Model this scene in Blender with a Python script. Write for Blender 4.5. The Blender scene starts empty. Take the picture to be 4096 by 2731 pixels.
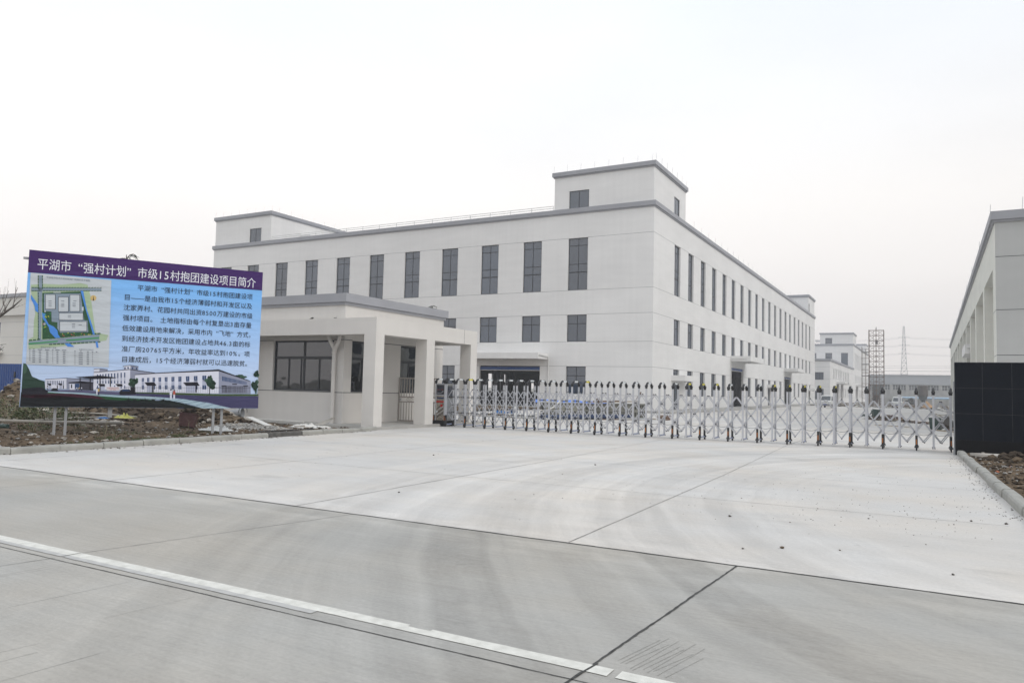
import bpy, bmesh, math, random
from mathutils import Vector, Matrix, noise
R = math.radians
SC = bpy.context.scene
COL = SC.collection

# ------------------------------------------------------------------ camera
cd = bpy.data.cameras.new('camera'); cam = bpy.data.objects.new('camera', cd); COL.objects.link(cam)
cd.sensor_width = 36.0; cd.lens = 26.163; cd.clip_start = 0.1; cd.clip_end = 6000
YAW, PITCH, ROLL = 0.509403, 0.0623835, 0.0246458
_c, _s = math.cos(YAW), math.sin(YAW)
fwd = Vector((-_s, _c, 0)); rgt = Vector((_c, _s, 0)); up = Vector((0, 0, 1))
f2 = fwd * math.cos(PITCH) + up * math.sin(PITCH); u2 = up * math.cos(PITCH) - fwd * math.sin(PITCH)
r3 = rgt * math.cos(ROLL) + u2 * math.sin(ROLL); u3 = u2 * math.cos(ROLL) - rgt * math.sin(ROLL)
cam.matrix_world = Matrix(((r3.x, u3.x, -f2.x, 0), (r3.y, u3.y, -f2.y, 0), (r3.z, u3.z, -f2.z, 1.6), (0, 0, 0, 1)))
SC.camera = cam

# ------------------------------------------------------------------ light
SUN_DIR = Vector((0.86, -0.22, 0.78)).normalized()
wd = bpy.data.worlds.new('World'); SC.world = wd; wd.use_nodes = True
nt = wd.node_tree; nt.nodes.clear()
sky = nt.nodes.new('ShaderNodeTexSky'); sky.sky_type = 'NISHITA'; sky.sun_disc = False
sky.sun_elevation = math.asin(SUN_DIR.z); sky.sun_rotation = math.atan2(SUN_DIR.x, SUN_DIR.y)
sky.dust_density = 6.0; sky.air_density = 1.2; sky.ozone_density = 2.0
tc = nt.nodes.new('ShaderNodeTexCoord'); sx = nt.nodes.new('ShaderNodeSeparateXYZ')
nt.links.new(tc.outputs['Generated'], sx.inputs[0])
rmp = nt.nodes.new('ShaderNodeValToRGB')          # the overcast veil: warm grey at the horizon, white above, faintly blue high up
cr = rmp.color_ramp
cr.elements[0].position = 0.0; cr.elements[0].color = (0.745, 0.70, 0.67, 1)
cr.elements[1].position = 1.0; cr.elements[1].color = (0.84, 0.90, 0.98, 1)
for p_, c_ in ((0.10, (0.775, 0.735, 0.71, 1)), (0.24, (0.85, 0.825, 0.80, 1)), (0.46, (0.80, 0.84, 0.885, 1))):
    e = cr.elements.new(p_); e.color = c_
nt.links.new(sx.outputs['Z'], rmp.inputs[0])
mul = nt.nodes.new('ShaderNodeMixRGB'); mul.blend_type = 'MULTIPLY'; mul.inputs[0].default_value = 1
mul.inputs[2].default_value = (12.4, 12.4, 12.4, 1)
cn = nt.nodes.new('ShaderNodeTexNoise'); cn.inputs['Scale'].default_value = 1.7; cn.inputs['Detail'].default_value = 5     # faint unevenness of the cloud layer
cmp_ = nt.nodes.new('ShaderNodeMapping'); cmp_.inputs['Scale'].default_value = (1, 1, 2.6); nt.links.new(tc.outputs['Generated'], cmp_.inputs[0]); nt.links.new(cmp_.outputs[0], cn.inputs['Vector'])
cmr = nt.nodes.new('ShaderNodeMapRange'); cmr.inputs[1].default_value = .35; cmr.inputs[2].default_value = .65; cmr.inputs[3].default_value = .955; cmr.inputs[4].default_value = 1.04; nt.links.new(cn.outputs['Fac'], cmr.inputs[0])
cvs = nt.nodes.new('ShaderNodeVectorMath'); cvs.operation = 'SCALE'; cw = nt.nodes.new('ShaderNodeMapRange'); cw.inputs[1].default_value = .1; cw.inputs[2].default_value = -.9; cw.inputs[3].default_value = 1.0; cw.inputs[4].default_value = 1.13; nt.links.new(sx.outputs['X'], cw.inputs[0])     # the cloud sheet is thinner towards the west
cws = nt.nodes.new('ShaderNodeVectorMath'); cws.operation = 'SCALE'; nt.links.new(rmp.outputs[0], cws.inputs[0]); nt.links.new(cw.outputs[0], cws.inputs['Scale']); nt.links.new(cws.outputs[0], cvs.inputs[0]); nt.links.new(cmr.outputs[0], cvs.inputs['Scale'])
nt.links.new(cvs.outputs[0], mul.inputs[1])
mx = nt.nodes.new('ShaderNodeMixRGB'); mx.inputs[0].default_value = 0.92
nt.links.new(sky.outputs[0], mx.inputs[1]); nt.links.new(mul.outputs[0], mx.inputs[2])
bg = nt.nodes.new('ShaderNodeBackground'); bg.inputs[1].default_value = 0.1
wo = nt.nodes.new('ShaderNodeOutputWorld')
nt.links.new(mx.outputs[0], bg.inputs[0]); nt.links.new(bg.outputs[0], wo.inputs[0])
sd = bpy.data.lights.new('sun', 'SUN'); sd.energy = 0.9; sd.angle = R(22); sd.color = (1.0, 0.955, 0.89)
sun = bpy.data.objects.new('sun', sd); COL.objects.link(sun)
sun.rotation_euler = SUN_DIR.to_track_quat('Z', 'Y').to_euler(); sun.location = (20, -10, 40)
SC.view_settings.view_transform = 'Standard'; SC.view_settings.look = 'None'
SC.view_settings.exposure = 0.0; SC.view_settings.gamma = 1.0

# ------------------------------------------------------------------ materials
def _principled(name):
    m = bpy.data.materials.new(name); m.use_nodes = True
    return m, m.node_tree, m.node_tree.nodes['Principled BSDF']

def mat(name, col, rough=0.7, var=0.06, scale=1.5, bump=0.0, bscale=60.0, metal=0.0, spec=0.4, col2=None, coat=0.0, stretch=None, detail=6):
    """colour with soft blotches, optional second colour and fine bump; world space"""
    m, t, b = _principled(name)
    N = t.nodes; L = t.links
    g = N.new('ShaderNodeTexCoord')
    mp = N.new('ShaderNodeMapping')
    if stretch: mp.inputs['Scale'].default_value = stretch
    L.new(g.outputs['Object'], mp.inputs[0])
    n = N.new('ShaderNodeTexNoise'); n.inputs['Scale'].default_value = scale; n.inputs['Detail'].default_value = detail
    L.new(mp.outputs[0], n.inputs['Vector'])
    r = N.new('ShaderNodeValToRGB')
    a = [max(0, c * (1 - var)) for c in col] + [1]
    z = ([c for c in col2] if col2 else [min(1, c * (1 + var)) for c in col]) + [1]
    r.color_ramp.elements[0].color = a; r.color_ramp.elements[1].color = z
    r.color_ramp.elements[0].position = 0.3; r.color_ramp.elements[1].position = 0.7
    L.new(n.outputs['Fac'], r.inputs[0]); L.new(r.outputs[0], b.inputs['Base Color'])
    b.inputs['Roughness'].default_value = rough; b.inputs['Metallic'].default_value = metal
    b.inputs['Specular IOR Level'].default_value = spec
    if coat: b.inputs['Coat Weight'].default_value = coat
    if bump:
        n2 = N.new('ShaderNodeTexNoise'); n2.inputs['Scale'].default_value = bscale; n2.inputs['Detail'].default_value = 4
        L.new(g.outputs['Object'], n2.inputs['Vector'])
        bp = N.new('ShaderNodeBump'); bp.inputs['Strength'].default_value = bump; bp.inputs['Distance'].default_value = 0.02
        L.new(n2.outputs['Fac'], bp.inputs['Height']); L.new(bp.outputs[0], b.inputs['Normal'])
    return m

def stucco(name, col, bump=0.25):
    """rolled wall paint: faint cloudy patches, weak rain runs and fine grain"""
    m, t, b = _principled(name); N = t.nodes; L = t.links; g = N.new('ShaderNodeTexCoord'); fac = None
    for sc, st, lo, hi in ((0.16, (1, 1, 1.6), .95, 1.035), (1.1, (.35, .35, 2.2), .975, 1.02), (2.2, (1.6, 1.6, .06), .978, 1.012)):
        mp = N.new('ShaderNodeMapping'); mp.inputs['Scale'].default_value = st; L.new(g.outputs['Object'], mp.inputs[0])
        n = N.new('ShaderNodeTexNoise'); n.inputs['Scale'].default_value = sc; n.inputs['Detail'].default_value = 6; L.new(mp.outputs[0], n.inputs['Vector'])
        r = N.new('ShaderNodeMapRange'); r.inputs[1].default_value = .32; r.inputs[2].default_value = .68; r.inputs[3].default_value = lo; r.inputs[4].default_value = hi; L.new(n.outputs['Fac'], r.inputs[0])
        if fac is None: fac = r.outputs[0]
        else: k = N.new('ShaderNodeMath'); k.operation = 'MULTIPLY'; L.new(fac, k.inputs[0]); L.new(r.outputs[0], k.inputs[1]); fac = k.outputs[0]
    v = N.new('ShaderNodeVectorMath'); v.operation = 'SCALE'; v.inputs[0].default_value = col; L.new(fac, v.inputs['Scale']); L.new(v.outputs[0], b.inputs['Base Color'])
    b.inputs['Roughness'].default_value = .88; b.inputs['Specular IOR Level'].default_value = .2
    n2 = N.new('ShaderNodeTexNoise'); n2.inputs['Scale'].default_value = 50; L.new(g.outputs['Object'], n2.inputs['Vector']); bp = N.new('ShaderNodeBump'); bp.inputs['Strength'].default_value = bump; bp.inputs['Distance'].default_value = .015; L.new(n2.outputs['Fac'], bp.inputs['Height']); L.new(bp.outputs[0], b.inputs['Normal'])
    return m

def concrete(name, base, streak, marks, sweep=.5):
    """brushed concrete: blotches, fine streaks along the road, damp stains and tyre marks worn into it"""
    m, t, b = _principled(name); N = t.nodes; L = t.links
    g = N.new('ShaderNodeNewGeometry')
    def noise_(scale, detail, sc3, rough=0.55):
        mp = N.new('ShaderNodeMapping'); mp.inputs['Scale'].default_value = sc3
        L.new(g.outputs['Position'], mp.inputs[0])
        n = N.new('ShaderNodeTexNoise'); n.inputs['Scale'].default_value = scale; n.inputs['Detail'].default_value = detail
        n.inputs['Roughness'].default_value = rough
        L.new(mp.outputs[0], n.inputs['Vector']); return n.outputs['Fac']
    def mrange(x, a0, a1, b0, b1):
        r = N.new('ShaderNodeMapRange'); r.clamp = True
        for i, v in enumerate((a0, a1, b0, b1)): r.inputs[i + 1].default_value = v
        L.new(x, r.inputs[0]); return r.outputs[0]
    def math_(op, x, y):
        k = N.new('ShaderNodeMath'); k.operation = op
        for i, v in enumerate((x, y)):
            if isinstance(v, (int, float)): k.inputs[i].default_value = v
            else: L.new(v, k.inputs[i])
        return k.outputs[0]
    big = mrange(noise_(0.22, 5, (1, 1, 1)), 0.3, 0.7, 0.90, 1.08)
    mid = mrange(noise_(1.3, 6, (0.45, 1.6, 1)), 0.3, 0.7, 1 - streak * 1.4, 1 + streak * 1.4)
    fine = mrange(noise_(10, 6, (0.10, 2.4, 1), 0.75), 0.34, 0.66, 1 - streak * 1.7, 1 + streak * 1.5)
    grain = mrange(noise_(42, 4, (0.6, 1, 1), 0.7), 0.28, 0.72, 0.90, 1.08)
    v = math_('MULTIPLY', math_('MULTIPLY', big, mid), math_('MULTIPLY', fine, grain))
    sp = N.new('ShaderNodeSeparateXYZ'); L.new(g.outputs['Position'], sp.inputs[0])
    dx = math_('SUBTRACT', sp.outputs[0], 8.0); dy = math_('SUBTRACT', sp.outputs[1], 14.0)
    dist = math_('SQRT', math_('ADD', math_('MULTIPLY', dx, dx), math_('MULTIPLY', dy, dy)), 0)
    wob = math_('MULTIPLY', math_('SUBTRACT', noise_(0.4, 3, (1, 1, 1)), 0.5), 0.5)
    dist = math_('ADD', dist, wob)
    patch = mrange(noise_(1.1, 5, (1, 1, 1)), 0.38, 0.62, 0.45, 1.0)
    tread = mrange(noise_(9, 2, (1, 1, 1)), 0.3, 0.7, 0.6, 1.0)
    for r0, w, amt in marks:
        d = math_('ABSOLUTE', math_('SUBTRACT', dist, r0), 0)
        k = mrange(d, w * 0.62, w * 0.9, 1.0, 0.0)
        k = math_('MULTIPLY', math_('MULTIPLY', k, patch), tread)
        v = math_('MULTIPLY', v, math_('ADD', 1.0, math_('MULTIPLY', k, amt)))
    # many faint tyre sweeps, drawn out along the same turning circle
    ang = math_('ARCTAN2', dy, dx); cx_ = N.new('ShaderNodeCombineXYZ'); L.new(math_('MULTIPLY', dist, 3.4), cx_.inputs[0]); L.new(math_('MULTIPLY', ang, 1.3), cx_.inputs[1])
    sw = N.new('ShaderNodeTexNoise'); sw.inputs['Scale'].default_value = 1.0; sw.inputs['Detail'].default_value = 5; sw.inputs['Roughness'].default_value = .65; L.new(cx_.outputs[0], sw.inputs['Vector'])
    zone = math_('MULTIPLY', mrange(dist, 8.5, 10.5, 0, 1), mrange(dist, 16, 19, 1, 0))
    v = math_('MULTIPLY', v, math_('ADD', 1.0, math_('MULTIPLY', zone, math_('MULTIPLY', math_('SUBTRACT', sw.outputs['Fac'], .5), sweep))))
    # spilled stains
    st = mrange(noise_(0.55, 4, (0.8, 1.7, 1)), 0.62, 0.74, 1.0, 0.82)
    v = math_('MULTIPLY', v, st); v = math_('MULTIPLY', v, mrange(noise_(3.4, 3, (1, 1, 1)), .70, .76, 1.0, .86)); v = math_('MULTIPLY', v, mrange(noise_(21, 2, (1, 1, 1)), .72, .78, 1.0, .84))
    # pale cement dust gathered along the slab edge at y = 7.2
    ed = mrange(math_('ABSOLUTE', math_('SUBTRACT', sp.outputs[1], 7.0), 0), 0.0, 0.75, 1.0, 0.0)
    ed = math_('MULTIPLY', ed, mrange(noise_(1.6, 6, (.5, 1.6, 1)), 0.47, 0.62, 0.0, 1.0)); v = math_('MULTIPLY', v, math_('ADD', 1.0, math_('MULTIPLY', ed, .22)))
    mixc = N.new('ShaderNodeMixRGB'); mixc.inputs[1].default_value = (*base, 1); mixc.inputs[2].default_value = (base[0] * 1.03, base[1] * 0.985, base[2] * 0.93, 1)
    L.new(mrange(noise_(0.35, 4, (1, 1, 1)), 0.4, 0.65, 0, 1), mixc.inputs[0])
    vm = N.new('ShaderNodeVectorMath'); vm.operation = 'SCALE'
    L.new(mixc.outputs[0], vm.inputs[0]); L.new(v, vm.inputs['Scale'])
    L.new(vm.outputs[0], b.inputs['Base Color'])
    b.inputs['Roughness'].default_value = 0.75; b.inputs['Specular IOR Level'].default_value = 0.35
    bp = N.new('ShaderNodeBump'); bp.inputs['Strength'].default_value = 0.35; bp.inputs['Distance'].default_value = 0.01
    L.new(noise_(12, 5, (0.15, 2.2, 1), 0.7), bp.inputs['Height']); L.new(bp.outputs[0], b.inputs['Normal'])
    return m

def glass(name, tint, rough=0.03, opaque=0.5, base=(0.02, 0.024, 0.03)):
    """dark tinted glazing: mirror coat by Fresnel over a partly see-through tinted pane"""
    m = bpy.data.materials.new(name); m.use_nodes = True; t = m.node_tree; N = t.nodes; L = t.links
    N.clear(); out = N.new('ShaderNodeOutputMaterial')
    tr = N.new('ShaderNodeBsdfTransparent'); tr.inputs[0].default_value = (*tint, 1)
    df = N.new('ShaderNodeBsdfDiffuse'); 
    oi = N.new('ShaderNodeObjectInfo'); vr = N.new('ShaderNodeMapRange'); vr.inputs[3].default_value = .72; vr.inputs[4].default_value = 1.3; L.new(oi.outputs['Random'], vr.inputs[0])
    vs_ = N.new('ShaderNodeVectorMath'); vs_.operation = 'SCALE'; vs_.inputs[0].default_value = base; L.new(vr.outputs[0], vs_.inputs['Scale']); L.new(vs_.outputs[0], df.inputs[0])
    gl = N.new('ShaderNodeBsdfGlossy'); gl.inputs['Roughness'].default_value = rough; gl.inputs[0].default_value = (0.93, 0.95, 1, 1)
    m1 = N.new('ShaderNodeMixShader'); m1.inputs[0].default_value = opaque
    L.new(tr.outputs[0], m1.inputs[1]); L.new(df.outputs[0], m1.inputs[2])
    fr = N.new('ShaderNodeFresnel'); fr.inputs[0].default_value = 2.0
    g = N.new('ShaderNodeTexCoord'); n = N.new('ShaderNodeTexNoise'); n.inputs['Scale'].default_value = 0.9
    L.new(g.outputs['Object'], n.inputs['Vector'])
    bp = N.new('ShaderNodeBump'); bp.inputs['Strength'].default_value = 0.03; bp.inputs['Distance'].default_value = 0.3
    L.new(n.outputs['Fac'], bp.inputs['Height']); L.new(bp.outputs[0], gl.inputs['Normal'])
    m2 = N.new('ShaderNodeMixShader'); L.new(fr.outputs[0], m2.inputs[0]); L.new(m1.outputs[0], m2.inputs[1]); L.new(gl.outputs[0], m2.inputs[2])
    L.new(m2.outputs[0], out.inputs[0])
    return m

M = {}
M['stucco'] = stucco('white_stucco', (0.745, 0.738, 0.728))
M['stucco_warm'] = stucco('cream_stucco', (0.655, 0.632, 0.602), .3)
M['stucco_grey'] = stucco('grey_grained_stucco', (0.455, 0.46, 0.452), .5)  # darker than the ivory bay front; warehouse south face only
M['scratch'] = mat('comb_scratch', (0.285, 0.28, 0.26), 0.9, 0.2, 6)
M['stucco_ivory'] = stucco('ivory_stucco', (0.70, 0.70, 0.645))
M['stucco_far'] = mat('pale_stucco', (0.66, 0.64, 0.60), 0.85, 0.03, 0.3, spec=0.2)
M['trim'] = mat('grey_cornice_paint', (0.315, 0.32, 0.345), 0.6, 0.05, 1.0, 0.1, 40)
M['groove'] = mat('joint_groove', (0.055, 0.06, 0.065), 0.8, 0.05)
M['groove_light'] = mat('thin_joint', (0.26, 0.265, 0.27), 0.8, 0.05)
M['frame'] = mat('dark_window_frame', (0.022, 0.025, 0.031), 0.45, 0.05)
M['glass'] = glass('tinted_window_glass', (0.28, 0.34, 0.42), 0.02, 0.9, (0.036, 0.054, 0.080))
M['glass_clear'] = glass('gatehouse_glass', (0.50, 0.52, 0.52), 0.02, 0.12, (0.06, 0.065, 0.065))
M['interior'] = mat('raw_interior', (0.24, 0.24, 0.235), 0.9, 0.1, 0.4)
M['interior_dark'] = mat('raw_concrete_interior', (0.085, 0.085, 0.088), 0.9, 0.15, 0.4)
M['blue_shutter'] = mat('blue_roller_shutter', (0.022, 0.085, 0.30), 0.45, 0.08, 3)
M['white_metal'] = mat('white_pipe_plastic', (0.68, 0.68, 0.66), 0.5, 0.04)
M['steel'] = mat('galvanised_steel', (0.30, 0.31, 0.325), 0.5, 0.08, 4, metal=0.2)
M['alu'] = mat('brushed_aluminium', (0.52, 0.53, 0.565), 0.34, 0.05, 5, metal=0.4)
M['black'] = mat('black_plastic', (0.012, 0.012, 0.014), 0.4, 0.1, 8)
M['tyre'] = mat('black_rubber', (0.015, 0.015, 0.016), 0.8, 0.1, 8)
M['white_label'] = mat('white_reflector_plate', (0.66, 0.70, 0.72), 0.4, 0.03)
M['yellow_label'] = mat('yellow_reflector_plate', (0.70, 0.62, 0.03), 0.4, 0.03)
M['orange'] = mat('orange_reflector', (0.40, 0.13, 0.025), 0.35, 0.05)
M['rail_blue'] = mat('bluish_bottom_rail', (0.34, 0.39, 0.56), 0.4, 0.05, metal=0.3)
M['panel_glass'] = glass('control_panel_glass', (0.1, 0.1, 0.12), 0.05, 0.9, (0.012, 0.014, 0.03))
M['red'] = mat('red_enamel', (0.42, 0.025, 0.02), 0.4, 0.1)
M['led'] = mat('red_display_digits', (0.5, 0.03, 0.02), 0.4, 0.1)
M['chrome'] = mat('embossed_chrome', (0.50, 0.46, 0.40), 0.22, 0.5, 18, 0.9, 22, metal=0.8)
M['gate_brown'] = mat('bronze_painted_steel', (0.30, 0.27, 0.24), 0.45, 0.05)
M['granite'] = mat('black_granite_slab', (0.006, 0.008, 0.013), 0.6, 0.25, 30, spec=0.03)
M['granite_base'] = mat('black_granite_base', (0.005, 0.005, 0.006), 0.4, 0.25, 30, spec=0.05)
M['granite_joint'] = mat('granite_joint', (0.026, 0.029, 0.033), 0.8, 0.6, 4)
M['kerb'] = mat('kerb_concrete', (0.33, 0.325, 0.30), 0.85, 0.16, 3.0, 0.5, 40)
M['kerb_joint'] = mat('kerb_mortar', (0.10, 0.095, 0.085), 0.9, 0.1)
M['wet_cement'] = mat('dark_cement_smear', (0.10, 0.095, 0.088), 0.9, 0.3, 6, 0.8, 30)
M['pavement'] = mat('pavement_concrete', (0.38, 0.37, 0.35), 0.85, 0.10, 1.2, 0.3, 30)
M['road'] = concrete('old_road_concrete', (0.380, 0.371, 0.348), 0.04, ((12.3, 0.34, -0.26), (14.35, 0.36, -0.26), (13.3, 0.3, -0.10), (10.4, 0.7, -0.16), (9.4, .25, -0.12), (16.4, 0.5, -0.10)))
M['apron'] = concrete('new_forecourt_concrete', (0.555, 0.541, 0.520), 0.03, ((12.15, 0.38, -0.15), (13.95, 0.42, -0.14), (13.1, 0.35, 0.09), (15.2, 0.4, 0.10), (15.8, 0.2, -0.08), (10.9, 0.5, -0.07), (17, .5, .07)))
M['joint'] = mat('tar_joint', (0.06, 0.06, 0.058), 0.9, 0.4, 6)
M['joint_thin'] = mat('sawn_joint', (0.22, 0.215, 0.20), 0.9, 0.3, 6)
M['paint'] = mat('worn_white_paint', (0.62, 0.61, 0.56), 0.75, 0.10, 12, col2=(0.72, 0.71, 0.66))
M['paint_faded'] = mat('faded_white_paint', (0.45, 0.445, 0.43), 0.75, 0.12, 9)
M['soil'] = mat('bare_soil', (0.086, 0.060, 0.038), 0.95, 0.35, 3.2, 0.9, 25, spec=0.1, col2=(0.160, 0.116, 0.076), detail=10)
M['clod'] = mat('clay_clods', (0.040, 0.030, 0.022), 0.95, 0.35, 4.0, 0.7, 30, spec=0.1, col2=(0.100, 0.076, 0.055), detail=8)
M['clod_pale'] = mat('dried_clay', (0.105, 0.078, 0.052), 0.95, 0.3, 4.0, 0.7, 30, spec=0.1, col2=(0.175, 0.132, 0.090), detail=8)
M['stone'] = mat('pale_stones', (0.36, 0.33, 0.29), 0.9, 0.3, 5, spec=0.2)
M['gravel'] = mat('grey_crushed_gravel', (0.30, 0.29, 0.275), 0.9, 0.35, 14, 0.8, 40)
M['brick'] = mat('broken_brick', (0.36, 0.12, 0.065), 0.9, 0.2, 8)
M['darkstone'] = mat('dark_pebbles', (0.10, 0.09, 0.08), 0.9, 0.2, 8)
M['ground'] = mat('waste_ground', (0.20, 0.185, 0.155), 0.95, 0.25, 0.3, col2=(0.27, 0.25, 0.215), detail=10)
M['leaf'] = mat('weed_leaves', (0.055, 0.085, 0.025), 0.6, 0.4, 5, col2=(0.13, 0.16, 0.06))
M['leaf_dry'] = mat('dry_stems', (0.25, 0.22, 0.14), 0.8, 0.2, 5)
M['grassy'] = mat('short_grass', (0.06, 0.085, 0.03), 0.8, 0.3, 6)
M['needles'] = mat('dark_needles', (0.035, 0.045, 0.03), 0.8, 0.3, 6)
M['bark'] = mat('tree_bark', (0.115, 0.098, 0.082), 0.9, 0.2, 6)
M['bamboo'] = mat('weathered_pole', (0.36, 0.33, 0.28), 0.7, 0.15, 4)
M['wood'] = mat('site_timber', (0.33, 0.27, 0.20), 0.85, 0.2, 4)
M['brown'] = mat('rusty_brown', (0.13, 0.075, 0.05), 0.85, 0.25, 6)
M['rust_red'] = mat('dull_red_steel', (0.105, 0.048, 0.044), 0.7, 0.25, 7)
M['cloth_white'] = mat('white_woven_plastic', (0.62, 0.61, 0.58), 0.8, 0.08, 6)
M['yellow_bag'] = mat('yellow_plastic', (0.52, 0.50, 0.10), 0.5, 0.15, 8)
M['blue_plastic'] = mat('blue_plastic', (0.02, 0.13, 0.36), 0.5, 0.15, 6)
M['tarp_blue'] = mat('bright_blue_tarpaulin', (0.10, 0.23, 0.68), 0.5, 0.12, 3)
M['pipe_navy'] = mat('navy_pipe', (0.015, 0.035, 0.10), 0.4, 0.1, 3)
M['blue_sheet'] = mat('blue_corrugated_sheet', (0.018, 0.072, 0.27), 0.5, 0.10, 1.5)
M['form_steel'] = mat('grey_green_steel', (0.235, 0.235, 0.205), 0.6, 0.14, 3)
M['form_dark'] = mat('dark_grey_paint', (0.10, 0.10, 0.09), 0.7, 0.2, 3)  # plain dark grey for the beam backs, scrap and rubble
M['stencil'] = mat('blue_stencil_paint', (0.03, 0.07, 0.19), 0.7, 0.1)
M['green_crate'] = mat('dark_green_steel', (0.030, 0.060, 0.052), 0.6, 0.2, 5)
M['van_white'] = mat('white_van_paint', (0.66, 0.66, 0.64), 0.35, 0.03, coat=0.4)
M['van_grey'] = mat('grey_bumper', (0.24, 0.24, 0.25), 0.6, 0.05)
M['car_glass'] = mat('car_glass', (0.09, 0.10, 0.11), 0.25, 0.1, spec=0.35)
M['lamp_red'] = mat('red_tail_lamp', (0.40, 0.03, 0.02), 0.25, 0.05)
M['lamp_white'] = mat('clear_headlamp', (0.62, 0.62, 0.62), 0.2, 0.05)
M['plate_blue'] = mat('blue_licence_plate', (0.02, 0.05, 0.26), 0.4, 0.05)
M['silo'] = mat('grey_silo_steel', (0.15, 0.165, 0.17), 0.6, 0.12, 1.2)
M['silo_dark'] = mat('dark_silo_steel', (0.11, 0.10, 0.095), 0.7, 0.15, 1.2)
M['rust'] = mat('rusty_scaffold_tube', (0.15, 0.105, 0.085), 0.8, 0.2, 3)
M['pylon'] = mat('pylon_steel', (0.20, 0.205, 0.215), 0.6, 0.1)
M['wire'] = mat('power_wire', (0.14, 0.14, 0.15), 0.6, 0.1)
M['clad'] = mat('grey_cladding', (0.33, 0.345, 0.365), 0.6, 0.05, 0.1)
M['clad_low'] = mat('dark_open_bay', (0.10, 0.105, 0.11), 0.8, 0.2, 0.2)
M['pipe_pale'] = mat('pale_blue_pipe', (0.38, 0.52, 0.66), 0.45, 0.06)
M['lowwall'] = mat('rendered_boundary_wall', (0.34, 0.335, 0.32), 0.85, 0.15, 0.6)
M['sand'] = mat('orange_sand', (0.42, 0.27, 0.15), 0.9, 0.15, 2)

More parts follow.
